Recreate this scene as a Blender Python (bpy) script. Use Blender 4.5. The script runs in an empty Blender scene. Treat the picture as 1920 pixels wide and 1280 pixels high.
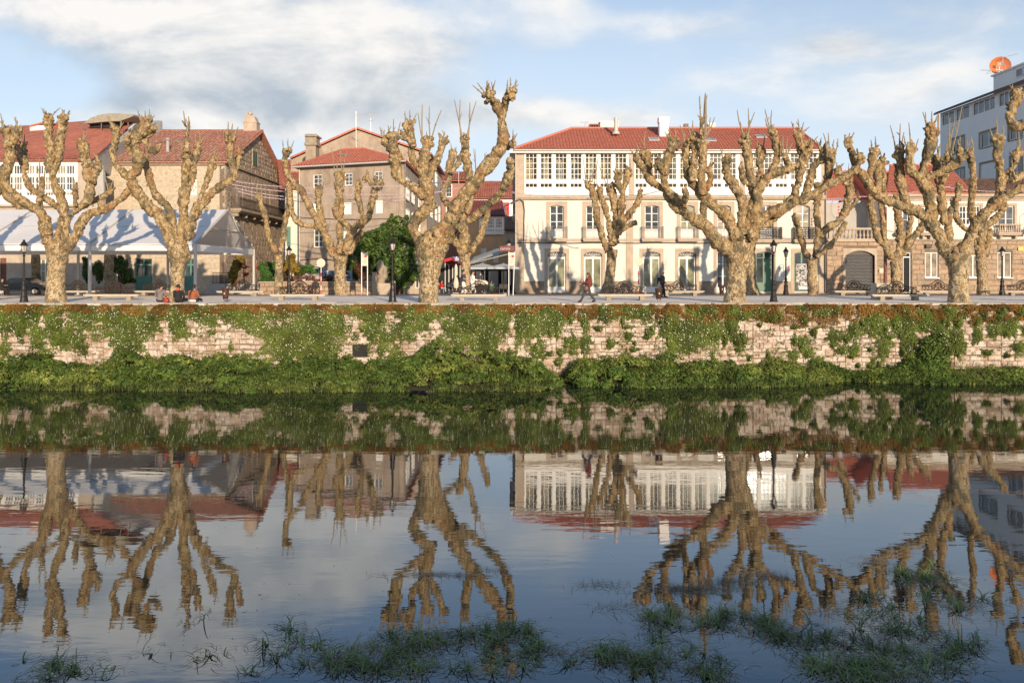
import bpy, bmesh, math, random
import numpy as np
from mathutils import Vector, Matrix, noise
rnd = random.Random(7)
R = math.radians
SC = bpy.context.scene
C = SC.collection

# ------------------------------------------------------------------ camera
F = 1493.0      # focal length in photo pixels (28 mm on a 36 mm frame)
CZ = 5.91       # eye height above the water
H0 = 510.0      # row of the horizon
cd = bpy.data.cameras.new('camera')
cd.sensor_width = 36.0; cd.lens = 36.0 * F / 1920.0
cd.shift_y = -(640.0 - H0) / 1920.0
cd.clip_start = 0.2; cd.clip_end = 4000
cam = bpy.data.objects.new('camera', cd); C.objects.link(cam)
cam.location = (0, 0, CZ); cam.rotation_euler = (R(90), 0, 0)
SC.camera = cam
SC.view_settings.view_transform = 'Standard'; SC.view_settings.look = 'None'
SC.view_settings.gamma = 1.0; SC.view_settings.use_curve_mapping = False
SC.view_settings.exposure = 0.44

# ------------------------------------------------------------------ sun
SUN_EL = 12.5; SUN_AZ = 163.0          # low sun behind the camera, a little to the right
sd = bpy.data.lights.new('sun', 'SUN'); sd.energy = 4.0; sd.angle = R(0.53); sd.color = (1.0, 0.80, 0.58)
sun = bpy.data.objects.new('sun', sd); C.objects.link(sun); sun.location = (20, -60, 30)
_tr = Vector((-0.30, 1.0, -math.tan(R(SUN_EL)) * 1.044))
sun.rotation_euler = _tr.to_track_quat('-Z', 'Y').to_euler()

# ------------------------------------------------------------------ sky and clouds
W = bpy.data.worlds.new('World'); SC.world = W; W.use_nodes = True
nt = W.node_tree; N = nt.nodes; L = nt.links
for n in list(N): N.remove(n)
out = N.new('ShaderNodeOutputWorld'); bg = N.new('ShaderNodeBackground'); bg.inputs[1].default_value = 0.145
L.new(bg.outputs[0], out.inputs[0])
sky = N.new('ShaderNodeTexSky'); sky.sky_type = 'NISHITA'; sky.sun_disc = False
sky.sun_elevation = R(SUN_EL); sky.sun_rotation = R(SUN_AZ)
sky.altitude = 50; sky.air_density = 1.0; sky.dust_density = 1.2; sky.ozone_density = 2.0
def math_n(op, a, b=None, c=None, clamp=False):
    n = N.new('ShaderNodeMath'); n.operation = op; n.use_clamp = clamp
    for i, v in enumerate((a, b, c)):
        if v is None: continue
        if isinstance(v, (int, float)): n.inputs[i].default_value = v
        else: L.new(v, n.inputs[i])
    return n.outputs[0]
tc = N.new('ShaderNodeTexCoord')
sep = N.new('ShaderNodeSeparateXYZ'); L.new(tc.outputs['Generated'], sep.inputs[0])
ay = math_n('MAXIMUM', math_n('ABSOLUTE', sep.outputs[1]), 0.12)
u = math_n('DIVIDE', sep.outputs[0], ay); v = math_n('DIVIDE', sep.outputs[2], ay)
vw = math_n('MAXIMUM', v, 0.0)
comb = N.new('ShaderNodeCombineXYZ'); L.new(u, comb.inputs[0]); L.new(math_n('MULTIPLY', vw, 2.1), comb.inputs[1])
L.new(math_n('MULTIPLY', math_n('SIGN', sep.outputs[1]), 3.0), comb.inputs[2])
def noise_n(vec, scale, det=6, rough=0.55, dist=0.0):
    n = N.new('ShaderNodeTexNoise'); n.inputs['Scale'].default_value = scale; n.inputs['Detail'].default_value = det
    n.inputs['Roughness'].default_value = rough; n.inputs['Distortion'].default_value = dist
    L.new(vec, n.inputs['Vector']); return n.outputs['Fac']
n1 = noise_n(comb.outputs[0], 3.4, 8, 0.56, 0.35)
n2 = noise_n(comb.outputs[0], 1.3, 5, 0.5, 0.2)
n3 = noise_n(comb.outputs[0], 7.0, 7, 0.6, 0.3)
def blob(px, py, rx, ry, amp):
    a = math_n('MULTIPLY', math_n('SUBTRACT', u, (px - 960) / F), F / rx)
    b = math_n('MULTIPLY', math_n('SUBTRACT', v, (H0 - py) / F), F / ry)
    d2 = math_n('ADD', math_n('MULTIPLY', a, a), math_n('MULTIPLY', b, b))
    return math_n('MULTIPLY', math_n('EXPONENT', math_n('MULTIPLY', d2, -1.0)), amp)
def addall(l):
    s = l[0]
    for x in l[1:]: s = math_n('ADD', s, x)
    return s
cover = addall([blob(480, 30, 470, 150, .70), blob(120, 0, 240, 75, .30), blob(760, 120, 150, 70, .35), blob(480, 225, 360, 50, .75),
                blob(1020, 215, 180, 40, .65), blob(420, 160, 360, 70, .5), blob(1190, 225, 90, 16, .35), blob(1560, 85, 110, 32, .50), blob(1280, 45, 130, 34, .45), blob(1700, 60, 240, 80, .34), blob(1450, 150, 300, 60, .34),
                blob(1000, 20, 150, 60, .22), blob(1700, 160, 240, 70, .08), blob(180, -140, 420, 150, .66), blob(640, -70, 170, 60, .35), blob(1060, -40, 60, 90, .30),
                blob(1750, -120, 330, 140, .42), blob(70, 165, 130, 40, -.40), blob(820, -190, 260, 110, -.42), blob(1250, -100, 260, 160, -.18), blob(930, 40, 90, 40, -.20)])
mask_raw = math_n('ADD', math_n('ADD', cover, math_n('MULTIPLY', math_n('SUBTRACT', n1, 0.5), 1.35)), math_n('MULTIPLY', math_n('SUBTRACT', n3, .5), .75))
mr = N.new('ShaderNodeMapRange'); mr.interpolation_type = 'SMOOTHSTEP'
L.new(mask_raw, mr.inputs['Value']); mr.inputs['From Min'].default_value = 0.10; mr.inputs['From Max'].default_value = 0.85
# thin veil everywhere near the horizon
veil = N.new('ShaderNodeMapRange'); L.new(v, veil.inputs['Value']); veil.inputs['From Min'].default_value = 0.0; veil.inputs['From Max'].default_value = 0.52
veil.inputs['To Min'].default_value = 0.98; veil.inputs['To Max'].default_value = 0.0
veiln = math_n('MULTIPLY', veil.outputs[0], math_n('ADD', math_n('MULTIPLY', n2, 0.9), 0.75), clamp=True)
off_ = N.new('ShaderNodeVectorMath'); off_.operation = 'ADD'; L.new(comb.outputs[0], off_.inputs[0]); off_.inputs[1].default_value = (.035, .05, 0)
n1s = noise_n(off_.outputs[0], 3.4, 8, 0.56, 0.35); n3s = noise_n(off_.outputs[0], 7.0, 7, 0.6, 0.3)
relief = math_n('ADD', math_n('MULTIPLY', math_n('SUBTRACT', n1s, n1), 3.0), math_n('MULTIPLY', math_n('SUBTRACT', n3s, n3), .8))
# cloud shade: grey undersides and warm white tops
dark = addall([blob(520, 195, 330, 42, .75), blob(300, 120, 260, 60, .45), blob(640, 110, 160, 50, .2), blob(850, 200, 120, 50, .40), blob(1130, 245, 90, 14, .3), blob(1750, -120, 400, 200, .55), blob(150,-150,400,130,.10)])
shade = math_n('ADD', dark, math_n('MULTIPLY', math_n('SUBTRACT', n1, 0.5), -1.1), clamp=True)
shade2 = math_n('ADD', math_n('ADD', shade, .18), relief, clamp=True)
def mixc(f, a, b):
    m = N.new('ShaderNodeMix'); m.data_type = 'RGBA'
    for i, x in ((0, f), (6, a), (7, b)):
        if isinstance(x, (tuple, float, int)): m.inputs[i].default_value = x
        else: L.new(x, m.inputs[i])
    return m.outputs[2]
k = 1.0 / 0.12
def col(r, g, b, s=1.0): return (r * s, g * s, b * s, 1)
cloudc = mixc(shade2, col(.60, .585, .565, k), col(.29, .335, .385, k))
skyb = mixc(1.0, (0, 0, 0, 1), sky.outputs[0])
sk_gain = N.new('ShaderNodeVectorMath'); sk_gain.operation = 'MULTIPLY'; L.new(sky.outputs[0], sk_gain.inputs[0]); sk_gain.inputs[1].default_value = (.86, .88, .92)
veilc = mixc(veiln, sk_gain.outputs[0], col(.47, .53, .60, k))
final = mixc(mr.outputs[0], veilc, cloudc)
# below the horizon: the same dull haze
L.new(final, bg.inputs[0])

# ------------------------------------------------------------------ geometry helpers
def P(x, y, d): return Vector(((x - CX) / F * d, d, CZ - (y - H0) / F * d))
CX = 960.0
def gz(d):
    if d < 57: return 4.18
    if d < 80: return 4.18 - (d - 57) / 23 * 0.43
    return 3.75
ALL = []
class MB:
    def __init__(s): s.v = []; s.f = []
    def add(s, vs, fs):
        o = len(s.v); s.v.extend([tuple(p) for p in vs]); s.f.extend([tuple(i + o for i in f) for f in fs]); return s
    def box(s, x0, x1, y0, y1, z0, z1):
        return s.add([(x0,y0,z0),(x1,y0,z0),(x1,y1,z0),(x0,y1,z0),(x0,y0,z1),(x1,y0,z1),(x1,y1,z1),(x0,y1,z1)],
                     [(0,3,2,1),(4,5,6,7),(0,1,5,4),(1,2,6,5),(2,3,7,6),(3,0,4,7)])
    def hexa(s, c):   # 8 corners, bottom loop then top loop
        return s.add(c, [(0,3,2,1),(4,5,6,7),(0,1,5,4),(1,2,6,5),(2,3,7,6),(3,0,4,7)])
    def prism(s, pts, off):   # polygon pts extruded by vector off
        n = len(pts); off = Vector(off); q = [Vector(p) for p in pts]
        return s.add(q + [p + off for p in q], [tuple(range(n))[::-1], tuple(range(n, 2 * n))] + [(i, (i+1) % n, (i+1) % n + n, i + n) for i in range(n)])
    def tube(s, pts, rad, seg=6, cap=True):
        pts = [Vector(p) for p in pts]; n = len(pts)
        if not isinstance(rad, (list, tuple)): rad = [rad] * n
        rings = []; a = None
        for i, p in enumerate(pts):
            t = (pts[min(i+1, n-1)] - pts[max(i-1, 0)])
            t = t.normalized() if t.length > 1e-9 else Vector((0, 0, 1))
            if a is None:
                a = t.cross(Vector((0, 1, 0)))
                if a.length < .1: a = t.cross(Vector((1, 0, 0)))
            a = (a - t * a.dot(t)); a = a.normalized() if a.length > 1e-6 else t.orthogonal().normalized()
            b = t.cross(a)
            rings.append([p + (a * math.cos(2*math.pi*j/seg) + b * math.sin(2*math.pi*j/seg)) * rad[i] for j in range(seg)])
        vs = [q for r in rings for q in r]; fs = []
        for i in range(n-1):
            for j in range(seg):
                fs.append((i*seg+j, i*seg+(j+1)%seg, (i+1)*seg+(j+1)%seg, (i+1)*seg+j))
        if cap: fs.append(tuple(range(seg))[::-1]); fs.append(tuple((n-1)*seg+j for j in range(seg)))
        return s.add(vs, fs)
    def lathe(s, x, y, prof, seg=10):   # prof: list (z, r)
        return s.tube([(x, y, z) for z, r in prof], [r for z, r in prof], seg)
    def ball(s, c, r, sub=1, sc=(1, 1, 1)):
        vs, fs = ICO[sub]; c = Vector(c)
        return s.add([(c.x + p[0]*r*sc[0], c.y + p[1]*r*sc[1], c.z + p[2]*r*sc[2]) for p in vs], fs)
def _ico(sub):
    bm = bmesh.new(); bmesh.ops.create_icosphere(bm, subdivisions=sub, radius=1)
    r = ([tuple(v.co) for v in bm.verts], [tuple(v.index for v in f.verts) for f in bm.faces]); bm.free(); return r
ICO = {1: _ico(1), 2: _ico(2), 3: _ico(3)}
def mesh_of(name, mb, mat, org=(0, 0, 0), smooth=False, fix=True):
    me = bpy.data.meshes.new(name)
    ox, oy, oz = org
    me.from_pydata([(a-ox, b-oy, c-oz) for a, b, c in mb.v], [], mb.f)
    if fix:
        bm = bmesh.new(); bm.from_mesh(me); bmesh.ops.recalc_face_normals(bm, faces=bm.faces); bm.to_mesh(me); bm.free()
    if isinstance(mat, (list, tuple)):
        for m in mat: me.materials.append(m)
    else: me.materials.append(mat)
    if smooth: me.polygons.foreach_set('use_smooth', [True] * len(me.polygons))
    me.update(); return me
def wl(o):   # world location of an object in a pure-translation hierarchy
    v = Vector(o.location)
    while o.parent: o = o.parent; v = v + Vector(o.location)
    return v
def part(name, mb, mat, parent, smooth=False, label=None, kind=None, fix=True):
    me = mesh_of(name, mb, mat, tuple(wl(parent)), smooth, fix)
    o = bpy.data.objects.new(name, me); C.objects.link(o); o.parent = parent
    if label: o['label'] = label
    if kind: o['kind'] = kind
    return o
def thing(name, label, cat, loc, group=None):
    o = bpy.data.objects.new(name, None); C.objects.link(o); o.location = loc; o.empty_display_size = .2
    o['label'] = label; o['category'] = cat
    if group: o['group'] = group
    return o
def solo(name, mb, mat, label, cat, group=None, kind=None, smooth=False, fix=True, org=(0, 0, 0)):
    me = mesh_of(name, mb, mat, org, smooth, fix)
    o = bpy.data.objects.new(name, me); C.objects.link(o); o.location = org
    if kind != 'structure': o['label'] = label; o['category'] = cat
    if group: o['group'] = group
    if kind: o['kind'] = kind
    return o
def copy_tree(o, loc, parent=None, label=None):
    c = o.copy(); C.objects.link(c)
    if parent: c.parent = parent
    else: c.location = loc
    if label: c['label'] = label
    for ch in o.children: copy_tree(ch, None, c)
    return c
class Pl:     # a vertical wall plane: origin, direction u, outward normal n (towards the river when u = +x)
    def __init__(s, x, y, ux=1.0, uy=0.0):
        l = math.hypot(ux, uy); s.o = Vector((x, y, 0)); s.u = Vector((ux/l, uy/l, 0)); s.n = Vector((uy/l, -ux/l, 0))
    @staticmethod
    def through(x0, d0, x1, d1):
        a = P(x0, H0, d0); b = P(x1, H0, d1); return Pl(a.x, a.y, b.x - a.x, b.y - a.y)
    def w(s, u, z, n=0.0): return s.o + s.u * u + Vector((0, 0, z)) + s.n * n
    def px(s, x, y):
        r = Vector(((x - CX) / F, 1.0, -(y - H0) / F))
        t = s.o.dot(s.n) / r.dot(s.n); p = r * t
        return (p - s.o).dot(s.u), CZ + p.z
    def r(s, x0, y0, x1, y1, xm=None):
        xm = xm if xm is not None else (x0 + x1) / 2
        return s.px(x0, H0)[0], s.px(x1, H0)[0], s.px(xm, y1)[1], s.px(xm, y0)[1]
    def box(s, mb, u0, u1, z0, z1, n0, n1):
        c = [s.w(u0,z0,n1), s.w(u1,z0,n1), s.w(u1,z0,n0), s.w(u0,z0,n0), s.w(u0,z1,n1), s.w(u1,z1,n1), s.w(u1,z1,n0), s.w(u0,z1,n0)]
        mb.hexa(c); return mb
def wall(mb, pl, u0, u1, z0, z1, holes, th=.45, front=0.0):
    us = sorted(set([u0, u1] + [min(max(h[i], u0), u1) for h in holes for i in (0, 1)]))
    zs = sorted(set([z0, z1] + [min(max(h[i], z0), z1) for h in holes for i in (2, 3)]))
    for a, b in zip(zs, zs[1:]):
        zc = (a + b) / 2; st = None
        for c, d in zip(us, us[1:]):
            uc = (c + d) / 2
            hole = any(h[0] < uc < h[1] and h[2] < zc < h[3] for h in holes)
            if hole:
                if st is not None: pl.box(mb, st, c, a, b, front - th, front); st = None
            elif st is None: st = c
        if st is not None: pl.box(mb, st, u1, a, b, front - th, front)
    return mb
def arch_top(mb, pl, u0, u1, ztop, rise, n0, n1, seg=8):
    # fills the corners above a segmental arch whose crown touches ztop
    w = (u1 - u0) / 2; rr = (w*w + rise*rise) / (2 * rise); cz = ztop - rr; uc = (u0 + u1) / 2
    for k in range(seg):
        a = u0 + (u1-u0) * k / seg; b = u0 + (u1-u0) * (k+1) / seg
        za = cz + math.sqrt(max(rr*rr - (a-uc)**2, 0)); zb = cz + math.sqrt(max(rr*rr - (b-uc)**2, 0))
        c = [pl.w(a,za,n1), pl.w(b,zb,n1), pl.w(b,zb,n0), pl.w(a,za,n0), pl.w(a,ztop+.002,n1), pl.w(b,ztop+.002,n1), pl.w(b,ztop+.002,n0), pl.w(a,ztop+.002,n0)]
        mb.hexa(c)
    return mb

# ------------------------------------------------------------------ materials
def newmat(name):
    m = bpy.data.materials.new(name); m.use_nodes = True; t = m.node_tree
    return m, t, t.nodes['Principled BSDF']
def nd(t, ty, **kw):
    n = t.nodes.new(ty)
    for k_, v_ in kw.items(): setattr(n, k_, v_)
    return n
def pos_node(t, scale=(1, 1, 1), obj=False):
    g = nd(t, 'ShaderNodeTexCoord') if obj else nd(t, 'ShaderNodeNewGeometry')
    mp = nd(t, 'ShaderNodeMapping'); mp.inputs['Scale'].default_value = scale
    t.links.new(g.outputs['Object' if obj else 'Position'], mp.inputs[0]); return mp.outputs[0]
def tnoise(t, vec, scale, det=4, rough=.55, dist=0):
    n = nd(t, 'ShaderNodeTexNoise'); n.inputs['Scale'].default_value = scale; n.inputs['Detail'].default_value = det
    n.inputs['Roughness'].default_value = rough; n.inputs['Distortion'].default_value = dist
    t.links.new(vec, n.inputs['Vector']); return n.outputs['Fac']
def tramp(t, fac, stops):
    r = nd(t, 'ShaderNodeValToRGB'); e = r.color_ramp.elements
    while len(e) < len(stops): e.new(.5)
    for i, (p, c) in enumerate(stops): e[i].position = p; e[i].color = (*c, 1)
    t.links.new(fac, r.inputs[0]); return r.outputs[0]
def tmix(t, f, a, b, mode='MIX'):
    m = nd(t, 'ShaderNodeMix', data_type='RGBA', blend_type=mode)
    for i, x in ((0, f), (6, a), (7, b)):
        if isinstance(x, (int, float)): m.inputs[i].default_value = x
        elif isinstance(x, tuple): m.inputs[i].default_value = (*x[:3], 1)
        else: t.links.new(x, m.inputs[i])
    return m.outputs[2]
def tbump(t, b, h, strength=.4, dist=.02):
    n = nd(t, 'ShaderNodeBump'); n.inputs['Strength'].default_value = strength; n.inputs['Distance'].default_value = dist
    t.links.new(h, n.inputs['Height']); t.links.new(n.outputs[0], b.inputs['Normal'])
def simple(name, c, rough=.7, var=.12, scale=3.0, bump=.25, metal=0.0, streak=0.0, spec=.5, stain=None, rnd_=0.0, bscale=18):
    """a plain surface with a little uneven tone, optional vertical weather streaks and blotchy stains"""
    m, t, b = newmat(name)
    p = pos_node(t)
    n = tnoise(t, p, scale, 6, .6)
    c = tuple(c)
    colr = tramp(t, n, [(.25, tuple(x * (1 - var) for x in c)), (.75, tuple(min(x * (1 + var), .95) for x in c))])
    if streak:
        ps = pos_node(t, (2.2, 2.2, .22)); s_ = tnoise(t, ps, 2.6, 5, .65)
        sf = nd(t, 'ShaderNodeMapRange'); t.links.new(s_, sf.inputs[0]); sf.inputs[1].default_value = .5; sf.inputs[2].default_value = .78; sf.inputs[4].default_value = streak
        colr = tmix(t, sf.outputs[0], colr, tuple(x * .45 for x in (c[0], c[1] * .95, c[2] * .88)))
    if stain:
        s2 = tnoise(t, p, .55, 6, .68, .5)
        sf = nd(t, 'ShaderNodeMapRange'); t.links.new(s2, sf.inputs[0]); sf.inputs[1].default_value = .47; sf.inputs[2].default_value = .66
        colr = tmix(t, sf.outputs[0], colr, stain)
    if rnd_:
        g = nd(t, 'ShaderNodeNewGeometry'); rr = nd(t, 'ShaderNodeMapRange'); t.links.new(g.outputs['Random Per Island'], rr.inputs[0])
        rr.inputs[3].default_value = 1 - rnd_; rr.inputs[4].default_value = 1 + rnd_
        colr = tmix(t, 1.0, colr, rr.outputs[0], 'MULTIPLY')
    t.links.new(colr, b.inputs['Base Color'])
    b.inputs['Roughness'].default_value = rough; b.inputs['Metallic'].default_value = metal; b.inputs['Specular IOR Level'].default_value = spec
    if bump: tbump(t, b, tnoise(t, p, bscale, 5, .65), bump, .02)
    return m
M = {}
M['white'] = simple('white_paint', (.80, .77, .72), .5, .05, 1.5, .08, streak=.12)
M['cream_wall'] = simple('cream_render', (.70, .66, .58), .85, .07, .8, .3, streak=.30)
M['granite'] = simple('granite_trim', (.46, .37, .28), .85, .16, 2.2, .4, streak=.35)
M['granite_d'] = simple('granite_weathered', (.33, .27, .20), .9, .25, 2.0, .5, streak=.5)
M['plinth'] = simple('granite_plinth', (.38, .29, .21), .9, .25, 1.8, .4, stain=(.20, .16, .12))
M['beige_render'] = simple('old_beige_render', (.41, .33, .255), .9, .14, 1.2, .5, streak=.5, stain=(.28, .21, .16), bscale=9)
M['beige_render2'] = simple('old_pale_render', (.48, .40, .31), .9, .12, 1.2, .4, streak=.5, stain=(.37, .30, .23))
M['stone_front'] = simple('smooth_stone_facade', (.56, .48, .37), .9, .10, .9, .3, streak=.45)
M['grey_render'] = simple('grey_cement', (.42, .40, .37), .9, .12, 1.0, .3, streak=.4)
M['white_far'] = simple('white_far_render', (.88, .86, .81), .85, .05, .6, .2, streak=.15)
M['tile_new'] = simple('red_tile', (.57, .19, .12), .75, .22, 5.0, .3, rnd_=.12)
M['tile_old'] = simple('weathered_red_tile', (.52, .18, .115), .85, .32, 3.0, .4, stain=(.36, .13, .09), rnd_=.22)
M['tile_moss'] = simple('lichen_tile', (.50, .22, .15), .9, .5, 4.0, .4, stain=(.40, .26, .18), rnd_=.3)
M['tile_brown'] = simple('brown_tile', (.28, .16, .10), .9, .30, 4.0, .4, stain=(.16, .12, .09), rnd_=.25)
M['tile_maroon'] = simple('maroon_sheet', (.20, .055, .045), .7, .15, 4.0, .2)
M['gutter'] = simple('pale_gutter', (.50, .45, .40), .5, .08, 3, .1)
M['black'] = simple('black_iron', (.022, .020, .019), .45, .2, 8, .2, metal=.3)
M['iron'] = simple('wrought_iron', (.05, .036, .030), .55, .3, 8, .3, metal=.3)
M['pale_iron'] = simple('grey_painted_iron', (.34, .33, .31), .55, .15, 8, .1)
M['bench_stone'] = simple('pale_bench_granite', (.50, .44, .35), .85, .12, 4, .3, streak=.2)
M['paving'] = simple('pale_paving', (.86, .78, .68), .9, .07, .7, .15, stain=(.74, .66, .56))
M['road'] = simple('old_asphalt', (.13, .125, .12), .95, .15, 1.2, .4)
M['teal'] = simple('teal_door_paint', (.10, .24, .20), .6, .15, 3, .1, streak=.2)
M['green'] = simple('green_shutter_paint', (.045, .105, .06), .6, .15, 3, .1, streak=.2)
M['green_l'] = simple('green_shopfront', (.06, .16, .095), .45, .15, 3, .1)
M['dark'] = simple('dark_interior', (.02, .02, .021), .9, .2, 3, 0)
M['curtain'] = simple('beige_curtain', (.54, .42, .29), .95, .1, 3, .2)
M['blind'] = simple('pale_green_blind', (.38, .36, .24), .9, .1, 2, .1)
M['brown_wood'] = simple('brown_wood', (.20, .08, .05), .7, .2, 5, .2)
M['red'] = simple('red_paint', (.55, .03, .03), .5, .1, 5, .05)
M['orange'] = simple('orange_paint', (.62, .16, .04), .6, .16, 3, .1, stain=(.42, .15, .07))
M['maroon'] = simple('maroon_sign', (.13, .018, .03), .5, .1, 5, .05)
M['blue'] = simple('blue_sign', (.05, .12, .42), .5, .1, 5, .05)
M['bin'] = simple('bin_bronze', (.10, .05, .035), .5, .2, 8, .2, metal=.3)
M['steel'] = simple('painted_steel', (.55, .53, .50), .4, .08, 5, .05, metal=.2)
M['wood_cap'] = simple('grey_board', (.16, .15, .14), .9, .2, 5, .3)
M['skin'] = simple('skin', (.50, .27, .19), .6, .06, 6, .05)
M['hair_d'] = simple('dark_hair', (.018, .013, .011), .6, .2, 30, .4)
M['hair_r'] = simple('auburn_hair', (.10, .032, .02), .6, .2, 30, .4)
M['c_grey'] = simple('grey_hoodie_cloth', (.20, .165, .155), .95, .08, 8, .4)
M['c_black'] = simple('black_cloth', (.022, .022, .024), .95, .1, 8, .4)
M['c_rust'] = simple('rust_cloth', (.30, .095, .045), .95, .08, 8, .4)
M['c_red'] = simple('brick_red_cloth', (.17, .04, .028), .95, .08, 8, .4)
M['c_navy'] = simple('slate_cloth', (.055, .055, .07), .95, .08, 8, .4)
M['c_white'] = simple('white_cloth', (.74, .70, .64), .95, .05, 8, .3)
M['c_orange'] = simple('orange_red_cloth', (.75, .09, .03), .95, .05, 8, .3)
M['c_cream'] = simple('cream_cloth', (.66, .56, .44), .95, .05, 8, .3)
M['c_blue'] = simple('pale_blue_cloth', (.30, .38, .46), .95, .05, 8, .3)
M['leather_red'] = simple('red_leather', (.36, .035, .02), .4, .1, 8, .1)
M['brown_leather'] = simple('brown_leather', (.10, .045, .03), .5, .1, 8, .1)
M['umb_grey'] = simple('grey_parasol_cloth', (.40, .44, .46), .9, .05, 2, .1)
M['umb_cream'] = simple('cream_parasol_cloth', (.70, .60, .47), .9, .05, 2, .1)
M['awning_red'] = simple('red_awning_cloth', (.42, .04, .05), .9, .05, 2, .1)
M['lamp_glass'] = simple('frosted_lamp_glass', (.55, .50, .44), .3, .05, 5, 0)
M['bulb'] = simple('pinkish_bulb_string', (.62, .47, .50), .5, .1, 10, 0)
M['cable'] = simple('grey_cable', (.10, .09, .085), .7, .1, 10, 0)
M['car'] = simple('dark_blue_car_paint', (.012, .016, .026), .12, .05, 5, 0, spec=.8)
M['tyre'] = simple('tyre_rubber', (.02, .02, .02), .9, .1, 5, .1)
def fabric(name, c, trans):
    m, t, b = newmat(name); p = pos_node(t); n = tnoise(t, p, .8, 5, .6)
    colr = tramp(t, n, [(.3, tuple(x*.93 for x in c)), (.7, c)]); t.links.new(colr, b.inputs['Base Color']); b.inputs['Roughness'].default_value = .6
    tr = nd(t, 'ShaderNodeBsdfTranslucent'); t.links.new(colr, tr.inputs[0]); mx = nd(t, 'ShaderNodeMixShader'); mx.inputs[0].default_value = trans
    o = t.nodes['Material Output']; t.links.new(b.outputs[0], mx.inputs[1]); t.links.new(tr.outputs[0], mx.inputs[2]); t.links.new(mx.outputs[0], o.inputs[0])
    tbump(t, b, tnoise(t, p, 1.6, 3, .5), .25, .08); return m
M['tent'] = fabric('white_tent_pvc', (.80, .79, .78), .10)
def glass_opaque(name, c=(.05, .055, .06), rough=.06):
    m, t, b = newmat(name); p = pos_node(t); n = tnoise(t, p, 1.1, 3, .5)
    t.links.new(tramp(t, n, [(.35, tuple(x*.5 for x in c)), (.7, tuple(x*1.5 for x in c))]), b.inputs['Base Color'])
    b.inputs['Roughness'].default_value = rough; b.inputs['Specular IOR Level'].default_value = .8
    tbump(t, b, tnoise(t, p, .7, 2, .5), .06, .05); return m
M['glass_dark'] = glass_opaque('dark_window_glass')
M['glass_warm'] = glass_opaque('curtained_window_glass', (.26, .215, .15), .15)
M['glass_grey'] = glass_opaque('grey_window_glass', (.10, .11, .12), .1)
M['glass_green'] = glass_opaque('greenish_shop_glass', (.22, .22, .13), .12)
def glass_clear():
    m, t, b = newmat('gallery_glass'); o = t.nodes['Material Output']
    g = nd(t, 'ShaderNodeBsdfGlossy'); g.inputs['Roughness'].default_value = .12; g.inputs[0].default_value = (.25, .28, .32, 1)
    tr = nd(t, 'ShaderNodeBsdfTransparent'); tr.inputs[0].default_value = (.90, .92, .90, 1)
    fr = nd(t, 'ShaderNodeLayerWeight'); fr.inputs[0].default_value = .35
    mr_ = nd(t, 'ShaderNodeMapRange'); t.links.new(fr.outputs['Fresnel'], mr_.inputs[0]); mr_.inputs[3].default_value = .012; mr_.inputs[4].default_value = .35
    mx = nd(t, 'ShaderNodeMixShader'); t.links.new(mr_.outputs[0], mx.inputs[0]); t.links.new(tr.outputs[0], mx.inputs[1]); t.links.new(g.outputs[0], mx.inputs[2])
    t.links.new(mx.outputs[0], o.inputs[0]); return m
M['glass_clear'] = glass_clear()
def leafmat(name, cols, trans=.25, rough=.55):
    m, t, b = newmat(name); g = nd(t, 'ShaderNodeNewGeometry')
    n = len(cols); colr = tramp(t, g.outputs['Random Per Island'], [((i + .5) / n, c) for i, c in enumerate(cols)])
    p = pos_node(t); pn = tnoise(t, p, .9, 3, .5); mrr = nd(t, 'ShaderNodeMapRange'); t.links.new(pn, mrr.inputs[0]); mrr.inputs[1].default_value = .3; mrr.inputs[2].default_value = .7; mrr.inputs[3].default_value = .55; mrr.inputs[4].default_value = 1.4
    colr = tmix(t, 1.0, colr, mrr.outputs[0], 'MULTIPLY')
    t.links.new(colr, b.inputs['Base Color']); b.inputs['Roughness'].default_value = rough; b.inputs['Specular IOR Level'].default_value = .3
    tr = nd(t, 'ShaderNodeBsdfTranslucent'); t.links.new(colr, tr.inputs[0]); mx = nd(t, 'ShaderNodeMixShader'); mx.inputs[0].default_value = trans
    o = t.nodes['Material Output']; t.links.new(b.outputs[0], mx.inputs[1]); t.links.new(tr.outputs[0], mx.inputs[2]); t.links.new(mx.outputs[0], o.inputs[0]); return m
M['ivy'] = leafmat('wall_creeper_leaves', [(.085, .125, .016), (.125, .17, .022), (.06, .095, .015), (.17, .20, .035)])
M['moss'] = leafmat('rust_moss', [(.22, .095, .02), (.15, .075, .018), (.26, .14, .035), (.12, .10, .02)], .1, .9)
M['nettle'] = leafmat('nettle_leaves', [(.05, .095, .018), (.09, .15, .022), (.15, .21, .035), (.055, .10, .025), (.11, .165, .03)])
M['herb'] = leafmat('pale_herb_leaves', [(.16, .21, .035), (.21, .26, .05), (.12, .17, .03), (.27, .29, .08)])
M['grassb'] = leafmat('bank_grass', [(.12, .17, .04), (.18, .23, .06), (.25, .28, .10), (.08, .12, .03)])
M['daisy'] = simple('daisy_petals', (.80, .78, .72), .7, .03, 5, 0)
M['waterweed'] = leafmat('water_grass_blades', [(.14, .22, .06), (.19, .28, .09), (.27, .34, .13), (.10, .16, .06)], .2, .5)
M['straw'] = leafmat('dry_straw', [(.34, .28, .19), (.42, .35, .25), (.20, .16, .11), (.55, .47, .36)], .1, .8)
M['treeleaf'] = leafmat('camellia_leaves', [(.03, .065, .014), (.05, .10, .02), (.08, .14, .025), (.13, .18, .035)], .18, .4)
M['hedge'] = leafmat('bright_hedge_leaves', [(.04, .13, .02), (.07, .18, .03), (.05, .12, .02), (.10, .2, .04)])
M['redleaf'] = leafmat('reddish_leaves', [(.14, .035, .02), (.09, .05, .02), (.20, .04, .03), (.06, .07, .02)])
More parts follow.
